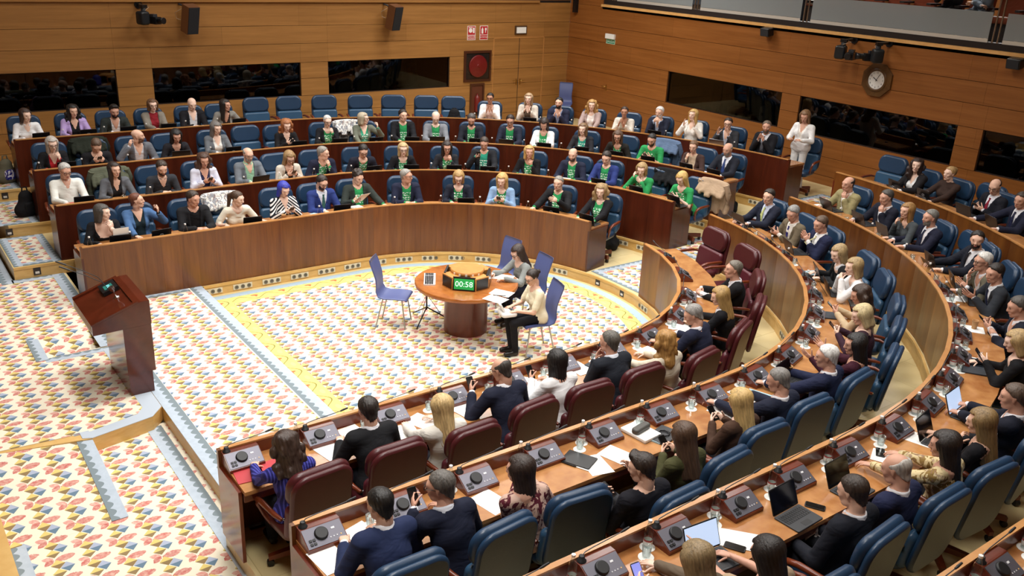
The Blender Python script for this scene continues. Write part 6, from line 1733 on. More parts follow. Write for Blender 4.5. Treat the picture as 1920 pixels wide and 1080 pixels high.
SHEETS = [('R1', -3.52, 0.37, 10), ('R1', -3.22, 0.20, 5), ('R1', -2.56, 0.33, 20), ('R1', -2.79, 0.43, -10), ('R1', -2.09, 0.35, 10), ('R1', -1.33, 0.43, 0), ('R1', -1.20, 0.20, 30), ('R1', -0.52, 0.22, 0), ('R1', -1.02, 0.42, 10), ('R1', 44.87, 0.28, 0), ('R1', 23.63, 0.25, 20), ('R1', 20.99, 0.40, -15), ('R1', 7.99, 0.37, 0), ('R2', -4.28, 0.37, 5), ('R2', -3.95, 0.26, 15), ('R2', -2.92, 0.41, 10), ('R2', -1.6, 0.43, 15), ('R2', -1.94, 0.33, 25), ('R2', -1.17, 0.26, 5), ('R2', -0.17, 0.38, 20), ('R2', 3.1, 0.27, 0), ('R3', 0.99, 0.35, 25), ('R3', -1.86, 0.40, 40), ('R3', 5.6, 0.30, 10), ('R3', 33.32, 0.26, 0), ('R3', 24.6, 0.28, 0), ('R3', 42.42, 0.27, 0), ('R3', 80.0, 0.40, 0)]
cnt = {}
for rk, q, o_, a_ in SHEETS:
    k = int(rk[1]); cnt[rk] = cnt.get(rk, 0)+1
    v, rz = desk_pt(k, -1, q, 0.0, 0.80-o_)
    simple('paper_sheet', 'sheet', (v.x, v.y, v.z+0.0005+0.0016*(cnt[rk] % 3)), 'loose white sheet, %s along the %s desk' % (ORD[cnt[rk]-1], RN[rk].replace(' row', '')), 'paper', rz+math.radians(a_), 'loose sheets on the near desks')
v, rz = desk_pt(2, -1, -1.94, 0.0, 0.49); b = MB(); b.slab(0.20, 0.27, 0.010, 0.012, 0.003, 3, 0, T(0, 0, 0.005) @ RX(90)); o = b.build('tablet_computer', BLK, None, (v.x, v.y, v.z+0.006), (0, 0, rz+0.45)); tag(o, 'closed black tablet lying on a sheet, near second row', 'tablet')
v, rz = desk_pt(2, -1, -1.17, 0.0, 0.54); b = MB(); b.slab(0.22, 0.30, 0.03, 0.01, 0.004, 3, 0, T(0, 0, 0.015) @ RX(90)); o = b.build('document_stack', PAPER, None, (v.x, v.y, v.z+0.006), (0, 0, rz+0.1)); tag(o, 'thick stack of white documents on the near second row desk', 'papers')
b = MB(); b.slab(0.22, 0.08, 0.05, 0.03, 0.015, 4, 0, T(0, 0, 0.025) @ RX(90)); o = b.build('spectacle_case', M('case_grey', '#4a4844', 0.5), None, (v.x, v.y, v.z+0.036), (0, 0, rz+0.2)); tag(o, 'grey zipped pouch on top of the document stack', 'pouch')
v, rz = desk_pt(2, -1, -1.02, 0.0, 0.40); b = MB(); b.slab(0.30, 0.21, 0.018, 0.012, 0.004, 3, 0, T(0, 0, 0.009) @ RX(90)); o = b.build('laptop', BLKM, None, v, (0, 0, rz+0.25)); tag(o, 'closed dark laptop with a coiled cable on top, near second row', 'laptop')
b = MB(); b.tube([(0.06*math.cos(t_*0.7)*(1+0.15*math.sin(t_)), 0.05*math.sin(t_*0.7), 0.004*(t_ % 5)*0.6) for t_ in range(34)], 0.0035, 5); o = b.build('cable', BLK, None, (v.x, v.y, v.z+0.024), (0, 0, rz)); tag(o, 'black coiled cable on the closed laptop', 'cable')
# garments
OLIVE = cloth('#5d6150', 0.9); DKG = cloth('#23281f', 0.9); DEN = cloth('#5f7391', 0.9, None, None, 'denim_coat'); SCARF = cloth('#e4e3de', 0.9, 'blotch', '#8f9298'); DKC = cloth('#17181b', 0.9); BGE = cloth('#b39a80', 0.9)
coat(2, 1, SEAT['L2'][1][0], 0.72, OLIVE, 'olive green parka over a chair back in the far second row')
coat(3, 1, SEAT['L3'][1][0], 0.72, DKG, 'dark green coat over a chair back in the far third row')
coat(3, 1, SEAT['L3'][15][0]+1, 0.72, DEN, 'denim jacket over the chair of the person in green')
coat(3, 1, SEAT['L3'][7][0]-2.2, 0.72, SCARF, 'black and white patterned coat over a chair back, far third row', 0, 0.8)
coat(1, 1, SEAT['L1'][3][0]-0.08, 0.72, SCARF, 'white garment with black print over a front row chair')
coat(2, 1, SEAT['L2'][14][0]+3.0, 0.72, DKC, 'black coat over a chair near the row end')
coat(2, 1, SEAT['L2'][15][0]+3.0, 0.72, BGE, 'beige coat over the last chair of the far second row')
# ------------------------------------------------------------------ centre table, stenographers, lectern
def text(s, size, M4, mat, parent=None, name='lettering'):
    me = text_mesh(s, size).copy(); me.materials.clear(); me.materials.append(mat)
    o = D.objects.new(name, me); o.matrix_local = M4
    return link(o, parent)
TABLE_W = wood('table_wood', '#8e4f22', '#b9763a', (3.0, 3.0, 6), 0.25, 0.02, coat=0.35)
TABLE_B = wood('table_base_wood', '#5a2814', '#743720', (5, 5, 0.6), 0.3, 0.02, coat=0.3)
e = empty('round_table', (6.60, 9.83, 0)); tag(e, 'round wooden table on a drum base in the middle of the well', 'table')
MB().lathe([(0.70, 0.68), (0.725, 0.685), (0.73, 0.70), (0.73, 0.73), (0.72, 0.74)], 56).build('tabletop', TABLE_W, e)
MB().lathe([(0.31, 0.0), (0.31, 0.68)], 40).build('drum_base', TABLE_B, e)
HB = Vector((6.56, 9.76, 0.74)); HA = 228.7
h = empty('table_console', HB, math.radians(HA-270)); h.scale = (1.14, 1.14, 1.1); tag(h, 'wooden octagonal console with screens on the round table', 'console')
HUBW = wood('hub_wood', '#b87a3a', '#cf9450', (4, 4, 4), 0.35, 0.03)
def octa(r, a0=22.5): return [(r*math.cos(math.radians(a0+45*i)), r*math.sin(math.radians(a0+45*i))) for i in range(8)]
MB().prism(octa(0.17), 0, 0.17).build('core', BLKM, h)
# local: face normal -y is the one towards the camera
for i in range(8):
    Mx = RZ(45*i)
    if i % 2 == 0:
        if i == 4: continue
        b = MB(); b.box(-0.135, 0.135, -0.012, 0.012, 0.004, 0.175, 0, Mx @ T(0, -0.275, 0) @ RX(-6)); mo = b.build('monitor', BLK, h)
        b = MB(); b.box(-0.12, 0.12, -0.0135, -0.012, 0.02, 0.155, 0, Mx @ T(0, -0.275, 0) @ RX(-6)); sc_ = b.build('screen', M('timer_green', '#1f9a4a', 0.4, Emission_Color=srgb('#1f9a4a'), Emission_Strength=0.55) if i == 0 else SCREEN, mo)
        if i == 0:
            text('00:58', 0.098, T(0, -0.275, 0) @ RX(-6) @ T(0, -0.0145, 0.085) @ RX(90), M('timer_digits', '#d6f2e4', 0.4, Emission_Color=srgb('#cfeee6'), Emission_Strength=0.9), mo, 'timer_digits')
    else:
        b = MB(); b.box(-0.10, 0.10, -0.30, -0.15, 0, 0.165, 0, Mx); wb = b.build('housing', HUBW, h)
        b = MB(); b.box(-0.088, 0.088, -0.304, -0.299, 0.012, 0.15, 0, Mx); b.build('speaker_grille', BLK, wb)
MB().lathe([(0.20, 0.155), (0.21, 0.16), (0.21, 0.195), (0.20, 0.205)], 32).build('top_disc', HUBW, h)
for i in range(5):
    MB().box(-0.012, 0.012, -0.214, -0.205, 0.165, 0.19, 0, RZ(-40+22*i)).build('badge', M('badge_pale', '#e6ddcf', 0.5), h)
kb = empty('keyboard', (6.17, 10.12, 0.74), math.radians(58)); tag(kb, 'white and black computer keyboard on the round table', 'keyboard')
MB().box(-0.225, 0.225, -0.08, 0.08, 0, 0.018).build('keyboard_tray', M('kb_white', '#dfe0e2', 0.5), kb)
b = MB()
for j in range(5):
    for i in range(17):
        if i in (13,): continue
        b.box(-0.215+i*0.0253, -0.215+i*0.0253+0.021, 0.045-j*0.024, 0.065-j*0.024, 0.018, 0.026)
b.build('keys', BLK, kb)
b = MB(); b.tube([(6.30, 10.0, 0.75), (6.36, 9.98, 0.745), (6.33, 9.92, 0.745), (6.40, 9.90, 0.745)], 0.003, 5); tag(b.build('cable', BLKM), 'thin keyboard cable on the round table', 'cable')
for i, (x, y, a) in enumerate(((6.76, 9.20, 0.5), (6.56, 9.06, 0.35), (7.14, 9.70, 0.7))):
    simple('paper_sheet', 'sheet', (x, y, 0.7405), ['white sheet on the round table edge', 'lower white sheet with a pen on the round table', 'white sheet under the writing hand'][i], 'paper', a, 'papers on the round table')
b = MB(); b.tube([(6.60, 9.18, 0.748), (6.74, 9.08, 0.748)], 0.005, 6); tag(b.build('pen', BLK), 'black pen between two sheets on the round table', 'pen')
# tripod stand under the table edge
e = empty('tripod_stand', (6.27, 10.36, 0)); tag(e, 'black folding tripod stand beside the round table', 'stand')
MB().lathe([(0.012, 0.18), (0.012, 0.60), (0.016, 0.61), (0.016, 0.66)], 8).build('pole', BLKM, e)
MB().box(-0.06, 0.06, -0.05, 0.05, 0.645, 0.665).build('head_plate', BLK, e)
for a in (215, 335, 95):
    c, s_ = math.cos(math.radians(a)), math.sin(math.radians(a))
    lg = MB().tube([(0, 0, 0.22), (c*0.34, s_*0.34, 0.012)], 0.010, 6).build('leg', BLK, e)
    MB().tube([(0, 0, 0.42), (c*0.2, s_*0.2, 0.115)], 0.005, 5).build('brace', STEEL, lg)
# moulded side chairs
SHELL = M('chair_shell_blue', '#515c8c', 0.45)
def side_chair_proto():
    e = empty('side_chair', (0, 0, -50))
    prof = [(0.23, 0.425, 0.40), (0.20, 0.445, 0.42), (0.05, 0.45, 0.43), (-0.10, 0.44, 0.42), (-0.18, 0.46, 0.41), (-0.215, 0.53, 0.38), (-0.215, 0.62, 0.345), (-0.225, 0.72, 0.35), (-0.26, 0.84, 0.37), (-0.295, 0.94, 0.37), (-0.31, 0.985, 0.34)]
    vs = []; n = len(prof)
    for side in (0, 1):
        for i, (y, z, w) in enumerate(prof):
            a = prof[max(i-1, 0)]; b = prof[min(i+1, n-1)]
            ty, tz = b[0]-a[0], b[1]-a[1]; L = math.hypot(ty, tz); ny, nz = tz/L, -ty/L
            for u in (-0.5, -0.42, -0.2, 0.2, 0.42, 0.5):
                dish = 0.012*(abs(u) > 0.4)
                vs.append((u*w, y+ny*(-0.014*side)+(-ny)*(-dish), z+nz*(-0.014*side)+(nz)*(-dish)*-1))
    fs = []; K = 6
    for side in (0, 1):
        o_ = side*n*K
        for i in range(n-1):
            for j in range(K-1):
                q_ = (o_+i*K+j, o_+i*K+j+1, o_+(i+1)*K+j+1, o_+(i+1)*K+j)
                fs.append(q_ if side else q_[::-1])
    for i in range(n-1):
        for j in (0, K-1):
            fs.append((i*K+j, (i+1)*K+j, n*K+(i+1)*K+j, n*K+i*K+j))
    for j in range(K-1):
        fs.append((j, j+1, n*K+j+1, n*K+j)); m = (n-1)*K; fs.append((m+j, m+j+1, n*K+m+j+1, n*K+m+j))
    MB().add(vs, fs, 0, True).build('shell', SHELL, e)
    for sx in (-1, 1):
        for y0, y1 in ((0.15, 0.21), (-0.12, -0.22)):
            MB().tube([(sx*0.15, y0, 0.435), (sx*0.19, y1, 0.0)], 0.0105, 8).build('leg', M('leg_steel', '#a8a9a6', 0.3, 0.9), e)
    MB().tube([(-0.15, 0.15, 0.43), (0.15, 0.15, 0.43)], 0.009, 6).build('frame_bar', M('leg_steel'), e)
    return e
SIDE = side_chair_proto()
def side_chair(x, y, ang, label, z=0.0, sc=1.0):
    c = copy_tree(SIDE, None, (x, y, z), math.radians(ang-90)); tag(c, label, 'chair', 'moulded blue side chairs'); return c
side_chair(5.82, 10.52, -43, 'empty blue moulded chair beside the tripod')
side_chair(7.60, 10.46, 188, 'empty blue moulded chair tucked behind the round table')
side_chair(7.56, 9.66, 176, 'blue moulded chair of the person writing at the round table')
side_chair(7.02, 8.74, 166, 'blue moulded chair of the person in cream top in the well')
side_chair(15.75, 18.95, 225, 'blue moulded chair standing in the corner by the wall', tread(4), 1.0)
w1_ = person((7.56, 9.66, 0), math.radians(176-90), 'person in grey puff-sleeved blouse, writing at the round table', False, (0.0, 0.22, 1.14), 'longstraight', '#33241c', SK['4'], '#8d9290', None, '#1a1c2c',
       5, 30, 0, ((-0.18, 0.52, 0.83), (0.5, 0.85, -0.1), DN, 'relax'), ((0.10, 0.55, 0.84), (-0.2, 0.95, -0.2), DN, 'grip'), 'long', 'crew', False, True, scale=0.95, h=0.017)
w2_ = person((7.02, 8.74, 0), math.radians(166-90), 'person in cream knitted top with a stenography machine on the lap', False, (0.0, 0.10, 1.15), 'bun', '#2b201a', SK['1'], '#ece3c6', None, '#15151a',
       10, 24, 0, ((-0.10, 0.36, 0.70), (0.2, 0.95, -0.1), DN, 'typing'), ((0.10, 0.36, 0.70), (-0.2, 0.95, -0.1), DN, 'typing'), 'short', 'crew', False, True, scale=0.94, h=0.017)
sm = empty('stenography_machine', (6.60, 8.84, 0.585), math.radians(166-90)); tag(sm, 'white stenography machine with small grey display', 'machine')
WHT = M('machine_white', '#e9eaea', 0.4)
MB().slab(0.24, 0.22, 0.06, 0.05, 0.02, 5, 0, T(0, 0.0, 0.03) @ RX(90)).build('machine_body', WHT, sm)
dv = MB().slab(0.12, 0.14, 0.025, 0.02, 0.006, 4, 0, T(0, 0.09, 0.12) @ RX(-30)).build('display_lid', WHT, sm)
MB().box(-0.045, 0.045, -0.0145, -0.0125, -0.05, 0.05, 0, T(0, 0.09, 0.12) @ RX(-30)).build('screen', M('lcd_grey', '#8d9a92', 0.3), dv)
b = MB()
for i in range(10): b.box(-0.09+i*0.019, -0.09+i*0.019+0.015, -0.09+0.02*(i % 2), -0.04, 0.06, 0.068)
b.build('keys', BLKM, sm)
# lectern --------------------------------------------------------------------------------
LEC = wood('lectern_wood', '#421709', '#5c2413', (3, 3, 3), 0.2, 0.02, coat=0.5)
e = empty('lectern', (2.0, 10.29, 0.17)); tag(e, 'mahogany speaking lectern with two thin microphones', 'lectern')
def pris_xz(poly, y0, y1, nm, mat, par=e):
    n = len(poly); vs = [(x, y0, z) for x, z in poly]+[(x, y1, z) for x, z in poly]
    return MB().add(vs, [tuple(range(n)), tuple(range(2*n-1, n-1, -1))]+[(i, n+i, n+(i+1) % n, (i+1) % n) for i in range(n)]).build(nm, mat, par)
pris_xz([(0.03, 0.0), (0.29, 0.0), (0.29, 0.27), (0.03, 0.27)], -0.46, 0.46, 'plinth_block', LEC)
pris_xz([(0.02, 0.27), (0.325, 0.27), (0.325, 0.848), (0.02, 0.838)], -0.472, 0.472, 'pillar', LEC)
tp = pris_xz([(-0.29, 0.83), (0.33, 0.85), (0.33, 1.13), (0.24, 1.13), (-0.29, 0.935)], -0.475, 0.475, 'desk_box', LEC)
sl = math.degrees(math.atan2(0.195, 0.53))
Ms = T(-0.03, 0, 1.032) @ RY(-sl)
for (x0, x1, y0, y1) in ((-0.275, 0.26, -0.475, -0.425), (-0.275, 0.26, 0.425, 0.475), (0.215, 0.26, -0.425, 0.425)):
    MB().box(x0, x1, y0, y1, 0.0, 0.022, 0, Ms).build('desk_rim', LEC, tp)
MB().box(-0.292, -0.289, -0.42, 0.42, 0.85, 0.925).build('front_slot', M('slot_pale', '#b7a595', 0.5), tp)
dvc = MB().box(0.02, 0.20, 0.10, 0.36, 0.005, 0.05, 0, Ms).build('control_unit', BLK, e)
MB().box(0.06, 0.16, 0.15, 0.27, 0.05, 0.052, 0, Ms).build('timer_screen', M('timer_cyan', '#1d5f55', 0.4, Emission_Color=srgb('#2a8f82'), Emission_Strength=0.3), dvc)
text('0:58', 0.055, Ms @ T(0.11, 0.21, 0.0525) @ RZ(-90), M('timer_cyan_digits', '#8fe6ee', 0.4, Emission_Color=srgb('#79dfe8'), Emission_Strength=0.8), dvc, 'timer_digits')
for i, y in enumerate((0.34, 0.14)):
    a0 = Ms @ Vector((0.10, y, 0.03)); 
    st = MB().tube([a0, a0+Vector((-0.06, 0.03, 0.10)), a0+Vector((-0.22, 0.08, 0.20)), a0+Vector((-0.36, 0.13, 0.27))], 0.004, 6).build('microphone_stem', BLK, e)
    MB().tube([a0+Vector((-0.36, 0.13, 0.27)), a0+Vector((-0.46, 0.165, 0.32))], 0.010, 8).build('microphone', BLK, st)
MB().lathe([(0.032, 0.0), (0.032, 0.006), (0.005, 0.012), (0.005, 0.07), (0.03, 0.10), (0.034, 0.14)], 14, 0, Ms @ T(0.12, -0.05, 0.0)).build('glass_holder', STEEL, e)
# standing speaker in white
sw = person((15.2, 10.86, tread(4)), math.radians(100), 'standing person in white belted trouser suit speaking', False, (0.0, 0.0, 1.53), 'long', '#7d5c3c', SK['2'], '#efe9df', '#f6f6f6', '#f1efec',
       10, 22, 0, ((-0.13, 0.26, 1.10), (0.6, 0.5, 0.1), (0, -0.5, -0.8), 'grip'), ((0.13, 0.26, 1.10), (-0.6, 0.5, 0.1), (0, -0.5, -0.8), 'grip'), 'long', 'v', stand=True, jopen=0.03, h=0.018, shoe=M('shoe_white', '#e4e2de', 0.4))
MB().tube([(-0.10, 0.135, 1.05), (0.0, 0.15, 1.05), (0.10, 0.135, 1.05)], 0.014, 6).build('belt_bow', cloth('#f3f3f3'), sw)
p = desk_pt(4, 1, 82.6, 0, 0.5)[0]
e = empty('desk_microphone', p); tag(e, 'thin upright desk microphone before the standing person', 'microphone')
MB().lathe([(0.03, 0), (0.03, 0.02), (0.01, 0.03)], 10).build('microphone_base', BLK, e)
MB().tube([(0, 0, 0.02), (0.01, -0.02, 0.25), (0.04, 0.02, 0.40)], 0.004, 6).build('microphone_stem', BLK, e)
MB().tube([(0.04, 0.02, 0.40), (0.05, 0.03, 0.44)], 0.008, 6).build('microphone_tip', BLK, e)

# ------------------------------------------------------------------ things on the walls
RED = M('sign_red', '#b8282e', 0.5); WHS = M('sign_white', '#ece9e4', 0.5); GRN = M('sign_green', '#2f7f62', 0.5)
def wall_sign(x, z, label, txts, pic):
    e = empty('fire_sign', (x, YW-0.004, z)); tag(e, label, 'sign')
    MB().box(-0.125, 0.125, 0, 0.004, -0.175, 0.175).build('plate', WHS, e)
    MB().box(-0.112, 0.112, -0.002, 0, -0.045, 0.162).build('picture_field', RED, e)
    MB().box(-0.112, 0.112, -0.002, 0, -0.162, -0.06).build('text_field', RED, e)
    for i, t_ in enumerate(txts):
        text(t_, 0.05, T(0, -0.003, -0.11+(len(txts)-1)*0.022-0.045*i) @ RX(90), WHS, e)
    b = MB()
    if pic == 'hose':
        b.lathe([(0.055, 0), (0.055, 0.002)], 16, 0, T(-0.03, -0.002, 0.06) @ RX(90)); b.box(0.04, 0.09, -0.005, -0.002, 0.0, 0.13); b.box(-0.09, 0.03, -0.005, -0.002, 0.12, 0.14)
    else:
        b.box(-0.075, -0.02, -0.005, -0.002, -0.02, 0.10); b.box(-0.06, -0.035, -0.005, -0.002, 0.10, 0.13); b.box(0.03, 0.08, -0.005, -0.002, 0.06, 0.12); b.box(0.04, 0.06, -0.005, -0.002, 0.0, 0.06)
    b.build('pictogram', WHS, e)
wall_sign(13.09, 3.04, 'red and white fire hose sign above the reel cabinet', ['BOCA DE', 'INCENDIO'], 'hose')
wall_sign(13.47, 3.04, 'red and white fire extinguisher sign beside the hose sign', ['EXTINTOR'], 'ext')
e = empty('emergency_light', (14.64, YW-0.03, 3.09)); tag(e, 'white emergency light in dark frame above the double door', 'lamp')
MB().box(-0.19, 0.19, 0, 0.03, -0.11, 0.11).build('frame', M('frame_brown', '#4a3018', 0.5), e)
MB().box(-0.15, 0.15, -0.02, 0, -0.075, 0.075).build('diffuser', M('diffuser', '#eef0ee', 0.5), e)
e = empty('exit_sign', (XW-0.004, 17.89, 3.0), math.radians(-90)); tag(e, 'green SALIDA exit sign under a white emergency light', 'sign')
MB().box(-0.17, 0.17, 0, 0.004, -0.12, 0.0).build('plate', M('sign_mint', '#bfe3cf', 0.5), e)
MB().box(-0.155, 0.155, -0.002, 0, -0.108, -0.012).build('green_field', GRN, e)
text('SALIDA', 0.085, T(0, -0.003, -0.06) @ RX(90), M('sign_letters', '#d8f2e2', 0.5), e)
MB().box(-0.17, 0.17, -0.05, 0.0, 0.01, 0.13).build('light_box', M('diffuser'), e)
# hose reel and extinguisher niches
e = empty('hose_reel_cabinet', (13.3, YW-0.03, 2.21)); tag(e, 'glazed wall cabinet with a round red fire hose reel', 'cabinet')
FRB = M('frame_mahogany', '#45200f', 0.4)
for (x0, x1, z0, z1) in ((-0.42, 0.42, 0.33, 0.39), (-0.42, 0.42, -0.39, -0.33), (-0.42, -0.36, -0.33, 0.33), (0.36, 0.42, -0.33, 0.33)):
    MB().box(x0, x1, 0, 0.03, z0, z1).build('frame', FRB, e)
MB().box(-0.36, 0.36, 0.022, 0.03, -0.33, 0.33).build('back_plate', M('niche_dark', '#20140e', 0.7), e)
MB().lathe([(0.27, 0.0), (0.28, 0.004), (0.28, 0.03), (0.25, 0.036), (0.06, 0.03), (0.03, 0.05), (0.03, 0.052)], 36, 0, T(0.01, 0.02, 0.0) @ RX(90)).build('hose_reel', M('reel_red', '#8f1f22', 0.4), e)
MB().box(-0.36, 0.36, -0.04, -0.036, -0.33, 0.33).build('glass_door', glass('cabinet_glass', (0.9, 0.9, 0.9), 0.03), e)
MB().lathe([(0.012, 0), (0.012, 0.02)], 8, 0, T(0.37, -0.01, 0) @ RX(90)).build('latch', STEEL, e)
e = empty('extinguisher_cabinet', (13.31, YW-0.03, 1.38)); tag(e, 'narrow wall cabinet with a fire extinguisher under the reel', 'cabinet')
for (x0, x1, z0, z1) in ((-0.22, 0.22, 0.34, 0.39), (-0.22, 0.22, -0.42, -0.37), (-0.22, -0.17, -0.37, 0.34), (0.17, 0.22, -0.37, 0.34)):
    MB().box(x0, x1, 0, 0.03, z0, z1).build('frame', FRB, e)
MB().box(-0.17, 0.17, 0.022, 0.03, -0.37, 0.34).build('back_plate', M('niche_brown', '#5a2a14', 0.6), e)
MB().lathe([(0.07, -0.33), (0.075, -0.30), (0.075, 0.02), (0.05, 0.07), (0.02, 0.09), (0.02, 0.13)], 16, 0, T(0, 0.0, 0)).build('extinguisher', M('ext_red', '#6f1d18', 0.4), e)
# double door outline and handles
def lever(loc, rz, label, flip):
    e = empty('door_handle', loc, rz); tag(e, label, 'handle', 'brass door handles')
    MB().box(-0.018, 0.018, -0.008, 0, -0.10, 0.05).build('plate', M('brass', '#b08d4a', 0.3, 0.9), e)
    MB().tube([(0, -0.01, 0), (0, -0.05, 0), (flip*0.05, -0.055, 0.005), (flip*0.14, -0.05, 0.01)], 0.010, 6).build('lever', M('brass'), e)
lever((14.57, YW-0.002, 1.78), 0, 'brass lever handle, one of the pair on the back wall door', -1)
lever((14.69, YW-0.002, 1.78), 0, 'brass lever handle, the other of the back wall pair', 1)
lever((XW-0.002, 17.92, 1.78), math.radians(-90), 'brass lever handle on the right wall door', -1)
mb = MB()
for x in (13.80, 15.44): mb.box(x-0.012, x+0.012, YW-0.006, YW+0.01, tread(4), 2.90)
mb.box(13.80, 15.44, YW-0.006, YW+0.01, 2.885, 2.91); mb.box(14.615, 14.629, YW-0.003, YW+0.01, tread(4), 2.885, 1)
tag(mb.build('door_1', [CAP_W, DARK]), 'double door cut into the back wall panels', kind='structure')
# clock
e = empty('wall_clock', (XW-0.002, 10.12, 3.04), math.radians(-90)); tag(e, 'octagonal brown wooden wall clock with white dial', 'clock')
CLK = wood('clock_wood', '#4a3016', '#6b4a24', (6, 6, 6), 0.35, 0.02)
n8 = [(0.335*math.cos(math.radians(22.5+45*i)), 0.335*math.sin(math.radians(22.5+45*i))) for i in range(8)]
MB().prism(n8, 0, 0.05, 0, RX(90)).build('clock_case', CLK, e)
MB().lathe([(0.225, 0.05), (0.215, 0.07), (0.18, 0.075), (0.172, 0.055)], 32, 0, RX(90), False).build('clock_ring', CLK, e)
MB().lathe([(0.175, 0.052), (0.175, 0.056)], 32, 0, RX(90)).build('dial', M('dial_white', '#e8e8e4', 0.5), e)
INK = M('clock_ink', '#17161a', 0.5)
for i in range(1, 13):
    a = math.radians(90-30*i); text(str(i), 0.048, T(0.138*math.cos(a), -0.0565, 0.138*math.sin(a)) @ RX(90), INK, e, 'numeral')
def chand(deg, ln, w_, nm):
    MB().box(-w_, w_, -0.062, -0.058, -0.03, ln, 0, RY(deg)).build(nm, INK, e)
chand(302, 0.085, 0.006, 'hour_hand'); chand(28, 0.13, 0.004, 'minute_hand')
# loudspeakers on the back wall
def loud(x, z, label):
    e = empty('loudspeaker', (x, YW-0.30, z), math.radians(14)); tag(e, label, 'speaker', 'loudspeakers on the back wall')
    Mx = RX(14)
    MB().box(-0.13, 0.13, -0.10, 0.14, -0.28, 0.28, 0, Mx).build('cabinet', M('speaker_wood', '#6b4326', 0.5), e)
    MB().box(-0.118, 0.118, -0.115, -0.10, -0.27, 0.27, 0, Mx).build('grille', M('speaker_cloth', '#16191f', 0.8), e)
    MB().tube([(0, 0.13, 0.16), (-0.04, 0.20, 0.26), (-0.06, 0.31, 0.28)], 0.02, 6).build('bracket', BLKM, e)
    MB().tube([(-0.10, 0.15, 0.20), (-0.20, 0.24, 0.12), (-0.16, 0.26, 0.0), (-0.12, 0.18, -0.02)], 0.006, 5).build('cable', M('cable_pale', '#b9a28a', 0.6), e)
loud(5.98, 3.46, 'wood-sided loudspeaker beside the camera on the back wall'); loud(10.72, 3.46, 'wood-sided loudspeaker above the third booth window')
def small_speaker(y, label):
    e = empty('small_speaker', (XW-0.12, y, 3.68), math.radians(-90)); tag(e, label, 'speaker', 'small speakers under the gallery')
    MB().slab(0.24, 0.17, 0.16, 0.02, 0.01, 3, 0, RX(12)).build('cabinet', BLK, e)
    MB().box(-0.10, 0.10, -0.092, -0.082, -0.07, 0.07, 0, RX(12)).build('grille', M('grille_grey', '#23252a', 0.8), e)
    MB().box(-0.02, 0.02, 0.04, 0.12, -0.02, 0.02).build('bracket', BLKM, e)
small_speaker(12.85, 'small black speaker under the gallery rail'); small_speaker(7.56, 'small black speaker at the picture edge under the gallery')
def tv_cam(loc, rz, label, flip=1):
    e = empty('robotic_camera', loc, math.radians(rz)); tag(e, label, 'camera', 'robotic cameras on the walls')
    MB().box(-0.06, 0.06, -0.05, 0.06, 0.13, 0.19).build('mount_arm', BLK, e)
    wv = Matrix.Rotation(-math.radians(rz), 3, 'Z') @ (Vector((0, 0.36, 0)) if loc[1] > 19 else Vector((0.36, 0, 0)))
    MB().tube([(0, 0, 0.16), (wv.x*0.5, wv.y*0.5, 0.17), (wv.x, wv.y, 0.17)], 0.03, 8).build('wall_arm', BLK, e)
    MB().tube([(wv.x*0.9, wv.y*0.9, 0.17), (wv.x, wv.y, 0.17)], 0.08, 10).build('wall_plate', BLK, e)
    MB().lathe([(0.05, 0.06), (0.05, 0.14), (0.035, 0.16)], 12).build('pan_head', BLKM, e)
    hd = MB().slab(0.20, 0.26, 0.20, 0.05, 0.03, 4, 0, T(-0.03*flip, 0, -0.06)).build('tilt_body', M('camera_dark', '#12181d', 0.4), e)
    cb = MB().box(-0.07, 0.07, -0.13, 0.14, -0.08, 0.06, 0, T(0.19*flip, -0.05, -0.10)).build('camera_body', BLK, e)
    MB().lathe([(0.05, 0), (0.055, 0.10), (0.065, 0.16), (0.06, 0.162)], 14, 0, T(0.19*flip, -0.17, -0.10) @ RX(90)).build('lens', BLK, cb)
    MB().box(-0.05, 0.05, -0.05, 0.07, 0.06, 0.11, 0, T(0.19*flip, -0.05, -0.10)).build('viewfinder', BLKM, cb)
    MB().lathe([(0.012, 0), (0.012, 0.006)], 8, 0, T(0.19*flip, -0.09, 0.0) @ RX(90)).build('lamp_dot', M('led_white2', '#d8dcdf', 0.4), cb)
    MB().tube([(0.05*flip, 0.1, 0.16), (0.14*flip, 0.0, 0.14), (0.02*flip, -0.06, 0.10), (-0.1*flip, 0.02, 0.02)], 0.005, 5).build('cable', M('cable_pale'), e)
tv_cam((5.05, YW-0.35, 3.56), 25, 'black robotic camera on the back wall')
tv_cam((XW-0.35, 10.78, 3.56), -70, 'black robotic camera above the clock, nearer the corner')
tv_cam((XW-0.35, 10.02, 3.58), -130, 'black robotic camera above the clock with a lens hood', -1)
MB().box(XW-0.10, XW, 19.28, 19.40, 3.55, 3.90).build('corner_box', BLK)
tag(D.objects['corner_box'], 'narrow black box high in the wall corner', 'speaker')
# boxes and gear inside the booths
for i, (y, z, w_, label) in enumerate(((14.55, 1.62, 0.42, 'cardboard box in the booth window, farther one'), (13.75, 1.62, 0.42, 'cardboard box in the booth window, nearer one'))):
    e = empty('cardboard_box', (XW+0.38, y, z), math.radians(8)); tag(e, label, 'box', 'cardboard boxes in the booth')
    MB().box(-0.14, 0.14, -w_/2, w_/2, 0.0, 0.26).build('carton', M('cardboard', '#a8834e', 0.8), e)
    MB().box(-0.145, -0.14, -0.10, 0.08, 0.06, 0.16).build('print_mark', M('carton_ink', '#4a3a22', 0.8), e)
e = empty('computer_tower', (XW+0.34, 12.98, 1.62), 0.2); tag(e, 'pale computer unit standing in the booth window', 'computer')
MB().box(-0.08, 0.08, -0.07, 0.07, 0, 0.42).build('case', M('tower_grey', '#a9a9a4', 0.5), e); MB().box(-0.085, -0.08, -0.03, 0.03, 0.22, 0.28).build('panel', BLK, e)
